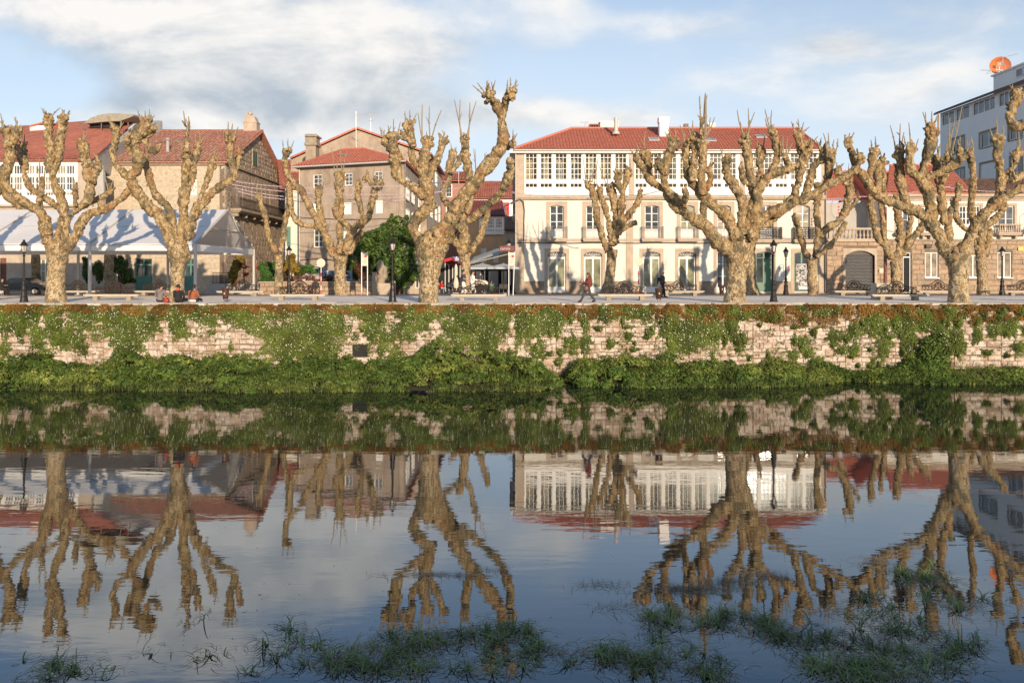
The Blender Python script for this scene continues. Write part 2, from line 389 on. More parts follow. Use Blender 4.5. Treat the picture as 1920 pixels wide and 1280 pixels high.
M['yellowleaf'] = leafmat('yellow_bamboo_leaves', [(.34, .20, .03), (.24, .18, .03), (.14, .13, .02), (.40, .26, .05)])
M['redflower'] = leafmat('red_flowers', [(.55, .02, .03), (.45, .02, .02), (.6, .05, .06)])
M['whiteflower'] = leafmat('pale_pink_flowers', [(.65, .52, .50), (.7, .62, .58), (.55, .45, .42)])
M['earth'] = simple('bank_earth', (.05, .042, .022), .95, .3, 3, .5)
M['debris'] = simple('floating_flecks', (.6, .56, .48), .8, .1, 5, 0)

def bark_mat():
    m, t, b = newmat('plane_tree_bark')
    p = pos_node(t, (1, 1, .62)); pw = tnoise(t, pos_node(t), 3.0, 3, .6)
    off = nd(t, 'ShaderNodeVectorMath', operation='SCALE'); 
    nn = nd(t, 'ShaderNodeTexNoise'); nn.inputs['Scale'].default_value = 4.0; nn.inputs['Detail'].default_value = 3; t.links.new(p, nn.inputs['Vector'])
    t.links.new(nn.outputs['Color'], off.inputs[0]); off.inputs['Scale'].default_value = .35
    ad = nd(t, 'ShaderNodeVectorMath', operation='ADD'); t.links.new(p, ad.inputs[0]); t.links.new(off.outputs[0], ad.inputs[1])
    def vor(scale, thr=None):
        vo = nd(t, 'ShaderNodeTexVoronoi'); vo.inputs['Scale'].default_value = scale; t.links.new(ad.outputs[0], vo.inputs['Vector']); return vo
    v1 = vor(8.5); v2 = vor(19.0)
    s1 = nd(t, 'ShaderNodeSeparateColor'); t.links.new(v1.outputs['Color'], s1.inputs[0])
    s2 = nd(t, 'ShaderNodeSeparateColor'); t.links.new(v2.outputs['Color'], s2.inputs[0])
    base = tramp(t, s1.outputs[0], [(.0, (.26, .17, .078)), (.22, (.36, .245, .115)), (.42, (.19, .14, .065)), (.6, (.40, .29, .15)), (.78, (.13, .09, .045)), (.9, (.30, .195, .088))])
    base.node.color_ramp.interpolation = 'CONSTANT'
    # cream flecks where old bark has dropped, more of them low on the trunk
    g = nd(t, 'ShaderNodeNewGeometry'); sx = nd(t, 'ShaderNodeSeparateXYZ'); t.links.new(g.outputs['Position'], sx.inputs[0])
    hz = nd(t, 'ShaderNodeMapRange'); t.links.new(sx.outputs[2], hz.inputs[0]); hz.inputs[1].default_value = 5.2; hz.inputs[2].default_value = 8.2; hz.inputs[3].default_value = .58; hz.inputs[4].default_value = .90
    gt = nd(t, 'ShaderNodeMath', operation='GREATER_THAN'); t.links.new(s2.outputs[1], gt.inputs[0]); t.links.new(hz.outputs[0], gt.inputs[1])
    c1 = tmix(t, gt.outputs[0], base, (.47, .39, .27))
    # red-brown raw bark in places
    rn = tnoise(t, pos_node(t), .9, 4, .6); rf = nd(t, 'ShaderNodeMapRange'); t.links.new(rn, rf.inputs[0]); rf.inputs[1].default_value = .56; rf.inputs[2].default_value = .68; rf.inputs[4].default_value = .6
    c2 = tmix(t, rf.outputs[0], c1, (.25, .115, .05))
    # dark grey-green patches, scattered by noise
    dn = tnoise(t, pos_node(t), 1.3, 4, .6, .3); df = nd(t, 'ShaderNodeMapRange'); t.links.new(dn, df.inputs[0]); df.inputs[1].default_value = .52; df.inputs[2].default_value = .62; df.inputs[4].default_value = .70
    c3 = tmix(t, df.outputs[0], c2, (.085, .08, .055))
    t.links.new(c3, b.inputs['Base Color']); b.inputs['Roughness'].default_value = .85; b.inputs['Specular IOR Level'].default_value = .25
    h = nd(t, 'ShaderNodeMath', operation='ADD'); t.links.new(s1.outputs[0], h.inputs[0]); t.links.new(tnoise(t, pos_node(t), 22, 4, .7), h.inputs[1])
    tbump(t, b, h.outputs[0], .55, .03); return m
M['bark'] = bark_mat()
M['knob'] = simple('burl_bark', (.33, .205, .10), .9, .35, 9, .7, stain=(.17, .10, .055), bscale=26)
M['shoot'] = simple('cut_shoots', (.27, .215, .13), .8, .2, 12, .2)
# ------------------------------------------------------------------ ground and river
mb = MB()
ys = [44.62, 57, 80, 140, 700, 3000]; zs_ = [4.18, 4.18, 3.75, 3.75, 3.75, 3.75]
vs = []; fs = []
for i, (y, z) in enumerate(zip(ys, zs_)):
    hw = 90 if i < 4 else 2200
    vs += [(-hw, y, z - .02), (hw, y, z - .02)]
for i in range(len(ys) - 1): fs.append((2*i, 2*i+1, 2*i+3, 2*i+2))
mb.add(vs, fs); solo('ground', mb, M['road'], '', '', kind='structure', fix=False)
# promenade slabs: one pale sheet of individual big pavers is beyond what shows; joints are built as shallow gaps
mb = MB()
x = -46.0
rows = [44.62, 46.6, 48.6, 50.6, 52.6, 54.6, 56.6]
while x < 46:
    w = 3.0
    for a, b_ in zip(rows, rows[1:]):
        mb.box(x + .012, x + w - .012, a + .012, b_ - .012, 4.10, 4.196 + rnd.uniform(-.002, .002))
    x += w
solo('promenade_pavement', mb, M['paving'], '', '', kind='structure')
mb = MB()
for a, b_ in ((56.62, 60), (60.02, 63.2)):
    x = -46
    while x < 46:
        za, zb = gz(a) + .012, gz(b_) + .012
        mb.hexa([(x+.01,a,za-.1),(x+3.98,a,za-.1),(x+3.98,b_,zb-.1),(x+.01,b_,zb-.1),(x+.01,a,za),(x+3.98,a,za),(x+3.98,b_,zb),(x+.01,b_,zb)]); x += 4
solo('sandy_walk', mb, simple('sandy_ground', (.50, .40, .30), .95, .12, 1.2, .3), '', '', kind='structure')
# water
def water_mat():
    m, t, b = newmat('river_water')
    b.inputs['Base Color'].default_value = (.012, .016, .015, 1); b.inputs['Roughness'].default_value = .6; b.inputs['Specular IOR Level'].default_value = .0
    p1 = pos_node(t, (.55, 1.9, 1)); a = tnoise(t, p1, 1.3, 3, .5, .2)
    p2 = pos_node(t, (.35, .8, 1)); a2 = tnoise(t, p2, .45, 2, .5)
    p3 = pos_node(t, (1.6, 6.0, 1)); a3 = tnoise(t, p3, 2.2, 2, .5)
    s = nd(t, 'ShaderNodeMath', operation='MULTIPLY_ADD'); t.links.new(a3, s.inputs[0]); s.inputs[1].default_value = .10; t.links.new(a, s.inputs[2])
    s2 = nd(t, 'ShaderNodeMath', operation='MULTIPLY_ADD'); t.links.new(a2, s2.inputs[0]); s2.inputs[1].default_value = 1.3; t.links.new(s.outputs[0], s2.inputs[2])
    bn = nd(t, 'ShaderNodeBump'); bn.inputs['Strength'].default_value = .075; bn.inputs['Distance'].default_value = .028; t.links.new(s2.outputs[0], bn.inputs['Height'])
    wp = nd(t, 'ShaderNodeMapRange'); t.links.new(tnoise(t, pos_node(t, (.05, .16, 1)), 1.0, 3, .6, .4), wp.inputs[0]); wp.inputs[1].default_value = .35; wp.inputs[2].default_value = .68; wp.inputs[3].default_value = .04; wp.inputs[4].default_value = .11; t.links.new(wp.outputs[0], bn.inputs['Strength'])
    gl = nd(t, 'ShaderNodeBsdfGlossy'); gl.inputs['Roughness'].default_value = .015; gl.inputs[0].default_value = (.90, .92, .93, 1); t.links.new(bn.outputs[0], gl.inputs['Normal'])
    lw = nd(t, 'ShaderNodeLayerWeight'); lw.inputs[0].default_value = .5; mp = nd(t, 'ShaderNodeMapRange'); t.links.new(lw.outputs['Facing'], mp.inputs[0])
    mp.inputs[1].default_value = .48; mp.inputs[2].default_value = .82; mp.inputs[3].default_value = .19; mp.inputs[4].default_value = .48
    mx = nd(t, 'ShaderNodeMixShader'); t.links.new(mp.outputs[0], mx.inputs[0]); t.links.new(b.outputs[0], mx.inputs[1]); t.links.new(gl.outputs[0], mx.inputs[2]); t.links.new(mx.outputs[0], t.nodes['Material Output'].inputs[0]); return m
mb = MB(); mb.add([(-160, -2, 0), (160, -2, 0), (160, 45, 0), (-160, 45, 0)], [(0, 1, 2, 3)])
solo('river_water', mb, water_mat(), '', '', kind='structure', fix=False)
mb = MB(); mb.box(-160, 160, -60, -2.2, -1, 4.18)
solo('near_bank', mb, M['paving'], '', '', kind='structure')

# ------------------------------------------------------------------ river wall of coursed stones
def stone_variants(n=6, seed=3):
    r = random.Random(seed); out_ = []
    for k_ in range(n):
        bm = bmesh.new(); mbx = MB()
        # unit stone: x -.5...5, z -.5...5, front at y=-.5 pushed out, back at y=0.5
        J = lambda s=.03: r.uniform(-s, s)
        o = [(-.49+J(.02), -.30, -.47+J()), (.49+J(.02), -.30, -.47+J()), (.49+J(.02), -.30, .47+J()), (-.49+J(.02), -.30, .47+J())]
        i = [(-.43+J(), -.5+J(.06), -.38+J()), (.43+J(), -.5+J(.06), -.38+J()), (.43+J(), -.5+J(.06), .38+J()), (-.43+J(), -.5+J(.06), .38+J())]
        c = (J(.1), -.56+J(.06), J(.1))
        bk = [(a, .5, c_) for a, _, c_ in o]
        vs = o + i + [c] + bk
        fs = [(0,1,5,4),(1,2,6,5),(2,3,7,6),(3,0,4,7),(4,5,8),(5,6,8),(6,7,8),(7,4,8),(9,10,1,0),(10,11,2,1),(11,12,3,2),(12,9,0,3)]
        out_.append((vs, fs))
    return out_
SV = stone_variants()
def stone_mat(name, cols, moss=False, white=.0, dark=.75):
    m, t, b = newmat(name)
    oi = nd(t, 'ShaderNodeObjectInfo'); g = nd(t, 'ShaderNodeNewGeometry')
    s = nd(t, 'ShaderNodeMath', operation='ADD'); t.links.new(oi.outputs['Random'], s.inputs[0]); t.links.new(g.outputs['Random Per Island'], s.inputs[1])
    fr = nd(t, 'ShaderNodeMath', operation='FRACT'); t.links.new(s.outputs[0], fr.inputs[0])
    c = tramp(t, fr.outputs[0], [((i_ + .5) / len(cols), c_) for i_, c_ in enumerate(cols)])
    p = pos_node(t); n = tnoise(t, p, 3.5, 7, .7, .3)
    c = tmix(t, 1.0, c, tramp(t, n, [(.3, (.62, .60, .57)), (.6, (1.08, 1.04, 1.0))]), 'MULTIPLY')
    if white:
        wn = tnoise(t, p, 2.2, 8, .75, .6); wf = nd(t, 'ShaderNodeMapRange'); t.links.new(wn, wf.inputs[0]); wf.inputs[1].default_value = .47; wf.inputs[2].default_value = .54; wf.inputs[4].default_value = white
        c = tmix(t, wf.outputs[0], c, (.66, .59, .52))
    dk = tnoise(t, p, 7, 6, .7); dfc = nd(t, 'ShaderNodeMapRange'); t.links.new(dk, dfc.inputs[0]); dfc.inputs[1].default_value = .56; dfc.inputs[2].default_value = .66; dfc.inputs[4].default_value = dark
    c = tmix(t, dfc.outputs[0], c, (.10, .075, .05))
    if moss:
        sx = nd(t, 'ShaderNodeSeparateXYZ'); t.links.new(g.outputs['Position'], sx.inputs[0])
        a = nd(t, 'ShaderNodeMath', operation='MULTIPLY_ADD'); t.links.new(tnoise(t, p, .9, 6, .7, .4), a.inputs[0]); a.inputs[1].default_value = 2.6; t.links.new(sx.outputs[2], a.inputs[2])
        f_ = nd(t, 'ShaderNodeMapRange'); t.links.new(a.outputs[0], f_.inputs[0]); f_.inputs[1].default_value = 4.7; f_.inputs[2].default_value = 5.2; f_.inputs[4].default_value = .92
        mc = tramp(t, tnoise(t, p, 5, 5, .7), [(.3, (.13, .075, .018)), (.5, (.26, .13, .03)), (.65, (.18, .14, .035))])
        c = tmix(t, f_.outputs[0], c, mc)
    t.links.new(c, b.inputs['Base Color']); b.inputs['Roughness'].default_value = .92
    tbump(t, b, tnoise(t, p, 11, 7, .75), .8, .05); return m
M['wallstone'] = stone_mat('river_wall_stone', [(.42, .31, .23), (.48, .37, .28), (.34, .26, .20), (.52, .41, .33), (.44, .34, .24)], True, .75)
M['capstone'] = stone_mat('pale_coping_stone', [(.52, .47, .40), (.48, .43, .36), (.56, .50, .43)], False, .4)
M['pale_ashlar'] = stone_mat('pale_stone_block', [(.54, .46, .35), (.56, .48, .37), (.50, .43, .33), (.58, .49, .37)], dark=.15)
M['ashlar'] = stone_mat('pinkish_granite_block', [(.45, .325, .23), (.50, .37, .265), (.41, .31, .22), (.48, .35, .24), (.37, .295, .22)])
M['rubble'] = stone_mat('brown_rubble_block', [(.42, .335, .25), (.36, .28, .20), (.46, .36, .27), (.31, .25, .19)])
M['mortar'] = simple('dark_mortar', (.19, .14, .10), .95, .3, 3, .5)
rw = thing('river_wall', 'long old stone river wall overgrown with creeper and daisies', 'wall', (0, 44.6, 0))
mb = MB(); mb.box(-70, 70, 44.40, 44.62, -.6, 4.03); mb.box(-70, 70, 44.6, 46, -.6, 4.09); part('mortar_core', mb, M['mortar'], rw)
SMESH = {}
def stone_mesh(k_, mat):
    key = (k_, mat.name)
    if key not in SMESH:
        me = bpy.data.meshes.new('stone'); me.from_pydata(SV[k_][0], [], SV[k_][1]); me.materials.append(mat); SMESH[key] = me
    return SMESH[key]
def lay_stones(parent, pl, u0, u1, z0, z1, holes, hs, ls, mat, depth=.2, proud=.03, limit=300, key=None, name='stone', wander=.0, tilt=0.0):
    """courses of separate stones set on a wall plane; the most visible ones are parts, the rest one joined part"""
    r = random.Random(hash((round(u0, 2), round(z0, 2), name)) & 0xffff if False else int(abs(u0*31+z0*17)*10) % 9973)
    lst = []; z = z0
    while z < z1 - .06:
        h = min(r.uniform(*hs), z1 - z)
        if z1 - z - h < hs[0] * .6: h = z1 - z
        u_ = u0 - r.uniform(0, ls[0])*.0
        first = True
        while u_ < u1 - .04:
            l = r.uniform(*ls) * (r.uniform(.4, .8) if first else 1); first = False
            l = min(l, u1 - u_)
            if u1 - u_ - l < ls[0] * .45: l = u1 - u_
            # trim on holes
            segs = [(u_, u_ + l)]
            for hh in holes:
                if hh[2] < z + h*.5 < hh[3]:
                    ns = []
                    for a, b_ in segs:
                        if b_ <= hh[0] or a >= hh[1]: ns.append((a, b_))
                        else:
                            if hh[0] - a > .06: ns.append((a, hh[0]))
                            if b_ - hh[1] > .06: ns.append((hh[1], b_))
                    segs = ns
            for a, b_ in segs: lst.append((a, b_, z + r.uniform(-wander, wander), z + h + r.uniform(-wander, wander)))
            u_ += l
        z += h
    if key: lst.sort(key=key)
    else: lst.sort(key=lambda s: -((s[1]-s[0]) * (s[3]-s[2])))
    pw = wl(parent); rest = MB(); ang = math.atan2(pl.u.y, pl.u.x)
    for i, (a, b_, c, d) in enumerate(lst):
        ctr = pl.w((a+b_)/2, (c+d)/2, -depth/2 + proud + r.uniform(-.015, .02))
        sc_ = (b_-a, depth, d-c); kk = r.randrange(len(SV))
        if i < limit:
            o = bpy.data.objects.new(name, stone_mesh(kk, mat)); C.objects.link(o); o.parent = parent
            o.location = ctr - pw; o.scale = sc_; o.rotation_euler = (0, r.uniform(-tilt, tilt), ang)
        else:
            vs = [ctr + pl.u * (p[0]*sc_[0]) - pl.n * (p[1]*sc_[1]) + Vector((0, 0, p[2]*sc_[2])) for p in SV[kk][0]]
            rest.add(vs, SV[kk][1])
    if rest.v: part(name + '_courses', rest, mat, parent, kind='stuff', fix=False)
RWP = Pl(0, 44.40)
drain = RWP.r(661, 643, 689, 670)
xw = -46.0; rsw = random.Random(8)
while xw < 46:
    wd = rsw.uniform(1.6, 4.2); big = rsw.random() < .35
    lay_stones(rw, RWP, xw, min(xw + wd, 46), .3 + rsw.uniform(-.1, .1), 3.98, [drain], (.24, .46) if big else (.13, .36), (.4, 1.1) if big else (.18, .75), M['wallstone'], .30, .05, limit=int(5.1 * wd) if abs(xw + wd/2) < 29.5 else 0, wander=.03,
               key=lambda s: abs((s[2] + s[3])/2 - 2.4) - (s[1]-s[0])*(s[3]-s[2])*3.0, tilt=.035)
    xw += wd
mb = MB(); RWP.box(mb, drain[0], drain[1], drain[2], drain[3], -.19, .012); part('drain_shade', mb, M['dark'], rw)  # near-black box stands for the shade inside the drain opening
mb = MB(); RWP.box(mb, drain[0]-.25, drain[1]+.12, drain[3], drain[3]+.28, -.1, .13); part('lintel', mb, M['wallstone'], rw)
# coping: separate slabs
x = -64.0
rr = random.Random(5); cop = []
while x < 64:
    l = rr.uniform(.9, 1.6); cop.append((x, min(x + l, 64))); x += l
cop.sort(key=lambda s: abs(s[0])); 
for i, (a, b_) in enumerate(cop):
    o = bpy.data.objects.new('coping_stone', stone_mesh(i % 6, M['capstone'])); C.objects.link(o); o.parent = rw
    o.scale = (b_ - a, .70, .17); o.location = Vector(((a+b_)/2, 44.66 + rr.uniform(-.02, .02), 4.115 + rr.uniform(-.012, .008))) - Vector((0, 44.6, 0))
# ------------------------------------------------------------------ pollarded plane trees
TX = bpy.data.textures.new('burl_noise', 'CLOUDS'); TX.noise_scale = .34; TX.noise_depth = 2
TX2 = bpy.data.textures.new('bark_noise', 'CLOUDS'); TX2.noise_scale = .11; TX2.noise_depth = 1
def remeshed(name, mb, mat, parent, voxel, disp=.09, disp2=.035, smooth_it=1, adapt=0.0):
    me = bpy.data.meshes.new(name); org = wl(parent)
    me.from_pydata([(a-org.x, b-org.y, c-org.z) for a, b, c in mb.v], [], mb.f)
    o = bpy.data.objects.new(name, me); C.objects.link(o)
    m = o.modifiers.new('r', 'REMESH'); m.mode = 'VOXEL'; m.voxel_size = voxel; m.adaptivity = adapt
    if smooth_it: s = o.modifiers.new('s', 'SMOOTH'); s.iterations = smooth_it; s.factor = .5
    if disp: d = o.modifiers.new('d', 'DISPLACE'); d.texture = TX; d.texture_coords = 'LOCAL'; d.strength = disp; d.mid_level = .5
    if disp2: d = o.modifiers.new('d2', 'DISPLACE'); d.texture = TX2; d.texture_coords = 'LOCAL'; d.strength = disp2; d.mid_level = .5
    dg = bpy.context.evaluated_depsgraph_get()
    me2 = bpy.data.meshes.new_from_object(o.evaluated_get(dg)); me2.name = name
    o.modifiers.clear(); o.data = me2; bpy.data.meshes.remove(me)
    me2.materials.clear(); me2.materials.append(mat); me2.polygons.foreach_set('use_smooth', [True] * len(me2.polygons))
    o.parent = parent
    return o
def catmull(pts, step):
    """pts: list of (Vector, r); returns resampled list"""
    out_ = []; n = len(pts)
    for i in range(n - 1):
        p0 = pts[max(i-1, 0)]; p1 = pts[i]; p2 = pts[i+1]; p3 = pts[min(i+2, n-1)]
        L_ = (p2[0] - p1[0]).length; k_ = max(1, int(L_ / step))
        for j in range(k_):
            t = j / k_; t2 = t*t; t3 = t2*t
            q = .5 * ((2*p1[0]) + (p2[0]-p0[0])*t + (2*p0[0]-5*p1[0]+4*p2[0]-p3[0])*t2 + (3*p1[0]-p0[0]-3*p2[0]+p3[0])*t3)
            out_.append((q, p1[1] + (p2[1]-p1[1])*t))
    out_.append(pts[-1]); return out_
def tree(label, d, base, trunk, limbs, seed, voxel=.045, group='pollarded plane trees along the river walk', front=True, name='plane_tree'):
    r = random.Random(seed); s = F / d
    b0 = P(base[0], H0, d); gnd = gz(d); b0.z = gnd
    root = thing(name, label, 'tree', b0, group)
    def to3(l, y0, y1, d0=None):
        n = len(l); o = []
        for i, (x, y, rr_) in enumerate(l):
            t = i / max(n-1, 1); dd = y0 + (y1 - y0) * t
            q = P(x, y, d + dd); o.append((q, rr_ * .93 * (d + dd) / F))
        return o
    mb = MB(); tr = to3(trunk, 0, 0)
    tr = [(Vector((tr[0][0].x, tr[0][0].y, gnd - .15)), tr[0][1] * 1.12)] + tr
    sm = catmull(tr, .25)
    mb.tube([p for p, _ in sm], [q * (1 + r.uniform(-.05, .05)) for _, q in sm], 16)
    for p, q in sm[2:]:
        for _ in range(2):
            a = r.uniform(0, 6.28); mb.ball(p + Vector((math.cos(a), math.sin(a), r.uniform(-.3, .3))) * q * .82, q * r.uniform(.2, .38), 1)
    remeshed('trunk', mb, M['bark'], root, voxel, .10, .035)
    for li, lm in enumerate(limbs):
        pts = lm[0]; dy = lm[1]; head = lm[2] if len(lm) > 2 else 0; tw = lm[3] if len(lm) > 3 else None; y0 = lm[4] if len(lm) > 4 else 0.0
        l3 = to3(pts, y0, dy); l3 = [(p_, q_ * .88) for p_, q_ in l3]; sm = catmull(l3, .16)
        mb = MB(); tot = len(sm); ph = r.uniform(0, 10)
        rad = []
        for i, (p, q) in enumerate(sm):
            knot = 1 + .20 * math.sin(i * .7 + ph) * r.uniform(.3, 1) + r.uniform(-.10, .10)
            rad.append(q * knot)
        jit = [p + Vector((r.uniform(-1, 1), r.uniform(-1, 1), r.uniform(-1, 1))) * q * .20 for p, q in sm]
        mb.tube(jit, rad, 12)
        # burls along the limb, thicker towards the pollard head
        for i, (p, q) in enumerate(sm):
            t = i / tot
            if r.random() < (.36 + .6 * t * (1 if head else .4)):
                a = r.uniform(0, 6.28); dv = Vector((math.cos(a), r.uniform(-1, 1), math.sin(a))).normalized()
                mb.ball(p + dv * q * r.uniform(.75, 1.1), q * r.uniform(.22, .55), 1)
        tips = []
        if head:
            p, q = sm[-1]; hr = head * d / F
            pv = (sm[-1][0] - sm[-3][0]).normalized() if tot > 3 else Vector((0, 0, 1))
            for _ in range(24):
                dv = Vector((r.gauss(0, 1), r.gauss(0, .8), r.gauss(.15, 1))).normalized()
                c = p + Vector((dv.x * .85, dv.y * .7, dv.z * 1.0)) * hr * r.uniform(.45, .95)
                rb = hr * r.uniform(.16, .42); mb.ball(c, rb, 1)
                if dv.z > .25: tips.append((c, rb))
            for _ in range(9):      # fists lower down the swollen neck
                k_ = max(0, tot - 1 - r.randrange(1, 9)); p2, q2 = sm[k_]; a = r.uniform(0, 6.28)
                mb.ball(p2 + Vector((math.cos(a), math.sin(a) * .8, r.uniform(-.4, .4))) * q2 * 1.0, max(q2, hr * .5) * r.uniform(.3, .55), 1)
            # short pollard stubs
            for _ in range(5):
                if not tips: break
                c, rb = r.choice(tips); dv = Vector((r.gauss(0, .45), r.gauss(0, .35), 1)).normalized(); ln = r.uniform(.14, .42)
                mb.tube([c, c + dv * ln * .6, c + dv * ln + Vector((r.uniform(-.05, .05), 0, 0))], [.055, .05, .04], 6)
        lo = remeshed('limb', mb, M['bark'], root, voxel * .9, .13, .07)
        # long shoots standing on the head
        shoots = []; any_ = False
        if head and tips:
            nt_ = r.randint(4, 7) if tw is None else 0
            lst = [(None, None)] * nt_ if tw is None else tw
            for e in lst:
                c, rb = r.choice(tips)
                if e[0] is None:
                    dv = Vector((r.gauss(0, .38), r.gauss(0, .3), 1)).normalized(); ln = r.uniform(.25, .85) * (1 if front else 1.1)
                    end = c + dv * ln
                else:
                    end = P(e[0], e[1], d + dy); c = min(tips, key=lambda q: abs(q[0].x - end.x) + .2 * r.random())[0]
                mid = c.lerp(end, .5) + Vector((r.uniform(-.06, .06), r.uniform(-.05, .05), 0))
                r0 = .040 if front else .04; tb = MB(); shoots.append(tb)
                tb.tube([c, c.lerp(mid, .5), mid, mid.lerp(end, .5), end], [r0*1.15, r0, r0*.85, r0*.8, r0*.5], 5); any_ = True
                if r.random() < .6: tb.ball(mid, r0 * 1.6, 1)
                if r.random() < .5:
                    e2 = mid + Vector((r.uniform(-.18, .18), r.uniform(-.1, .1), r.uniform(.15, .35)))
                    tb.tube([mid, mid.lerp(e2, .5), e2], [r0*.8, r0*.7, r0*.35], 5)
        elif r.random() < .5:
            for _ in range(3):
                tb = MB(); shoots.append(tb); p, q = sm[r.randrange(len(sm)//3, len(sm))]; e2 = p + Vector((r.uniform(-.2, .2), r.uniform(-.2, .2), r.uniform(.25, .5) + q))
                tb.tube([p, p.lerp(e2, .6), e2], [.03, .022, .012], 4); any_ = True
        for tb in shoots:
            me = mesh_of('shoot', tb, M['shoot'], tuple(b0)); so = bpy.data.objects.new('shoot', me); C.objects.link(so); so.parent = lo
    return root
T = [0, .5]
FR = []
tree('leftmost big plane tree, mottled trunk beside the black lamp post', 45.3, (105, 566),
 [(105,567,20),(104,545,18),(105,520,17),(107,498,17),(108,480,20),(108,462,24),(108,452,20)],
 [([(103,470,15),(90,450,15),(85,430,12),(80,407,12),(70,395,11),(50,383,10),(30,366,9),(12,350,9),(3,342,8)], -1.2),
  ([(120,405,8),(110,390,7),(92,376,7),(72,363,7),(55,352,7),(47,332,6),(45,312,8),(43,295,10),(40,280,9)], 2.0, 12, None, .6),
  ([(120,468,12),(123,445,9),(123,420,9),(121,395,10),(114,370,10),(103,347,9),(98,326,8),(93,308,9),(96,290,9),(94,270,9),(90,255,8),(92,238,8),(90,225,9)], .3, 15, [(82,203),(113,202),(95,215)]),
  ([(97,330,7),(106,310,8),(110,295,9),(111,278,9),(113,258,10),(117,240,10),(118,226,9)], -.4, 13, [(132,212),(116,204)]),
  ([(125,465,12),(140,445,11),(150,425,10),(158,410,10),(172,400,11),(190,394,9),(210,385,8),(230,370,8),(245,352,7)], 1.0, 0),
  ([(132,405,7),(146,392,7),(165,380,7),(186,372,6),(206,361,6)], 2.0, 8, [(198,336),(213,338)]),
  ([(150,390,8),(164,372,9),(170,350,11),(167,330,12),(164,310,12),(158,290,11),(156,272,10)], 1.2, 13, [(158,245),(165,248)]),
  ([(172,342,8),(180,322,8),(183,305,7)], 1.4, 8, []),
  ([(72,385,5),(76,362,6),(79,345,6)], 1.8, 7, [(75,295),(86,293)]),
  ([(108,450,8),(111,430,7),(116,408,7),(124,390,6)], 1.5, 0),
  ([(140,385,5),(142,368,5),(140,355,6)], 1.6, 7, [(138,332)])], 11)
tree('plane tree whose forked crown leans in at the left edge', 45.3, (-62, 566),
 [(-62,567,20),(-62,530,18),(-60,495,18),(-58,475,21)],
 [([(-55,470,16),(-38,430,13),(-18,385,12),(0,345,11),(12,315,11),(20,292,11),(18,268,11),(10,250,9)], .3, 12, [(1,213),(6,225)]),
  ([(18,275,9),(27,260,9),(33,248,9)], .1, 12, [(29,219),(33,226)]),
  ([(-60,470,13),(-80,420,11),(-95,360,9),(-90,300,9)], -.5, 13)], 12)
tree('plane tree behind the three people seated on the wall', 45.6, (332, 566),
 [(331,567,17),(332,545,14),(333,518,13),(335,495,16),(335,477,22),(332,460,20)],
 [([(326,470,15),(320,447,14),(312,424,14),(299,406,13),(285,394,13),(270,379,12),(258,361,12),(250,346,11),(243,331,11)], .2, 0),
  ([(243,335,8),(226,318,7),(213,301,7),(210,288,7),(215,272,7),(217,256,8),(216,244,8)], .5, 11, [(203,222),(227,224),(232,230)]),
  ([(244,333,12),(255,316,13),(262,300,13),(256,284,11),(252,268,12),(263,250,15),(275,240,16)], -.2, 19, [(258,206),(272,208),(280,205),(290,216),(266,215)]),
  ([(272,262,7),(285,285,7),(297,277,6)], -.3, 7, []),
  ([(245,290,6),(240,275,7),(238,262,6)], -.5, 8, []),
  ([(332,455,11),(323,415,9),(316,390,9),(303,378,8),(290,362,8),(281,338,8),(275,312,8),(273,292,8)], 1.4, 0),
  ([(341,460,12),(343,430,11),(344,400,11),(343,375,10),(346,350,10),(347,328,8),(352,306,9),(350,290,10)], .3, 12, [(330,262),(336,280)]),
  ([(350,285,6),(351,262,5),(352,240,4)], .3, 6, [(344,208),(353,218),(350,225)]),
  ([(346,385,7),(356,350,6),(362,328,7),(363,312,7),(368,292,8),(371,275,8)], .9, 10, [(373,248),(385,254),(366,250)]),
  ([(352,445,13),(358,418,12),(365,401,11),(371,386,10),(380,392,10)], -.2, 0),
  ([(372,383,6),(380,360,6),(388,340,6),(395,320,7),(398,305,9)], .4, 12, [(403,273),(410,280)]),
  ([(376,386,10),(390,369,10),(405,356,9),(421,345,9),(437,334,9),(440,316,8),(433,300,8),(432,280,9),(432,262,10)], -.3, 13, [(428,228),(436,232),(447,238)]),
  ([(438,322,6),(447,303,6),(451,285,5)], -.2, 7, [])], 13)
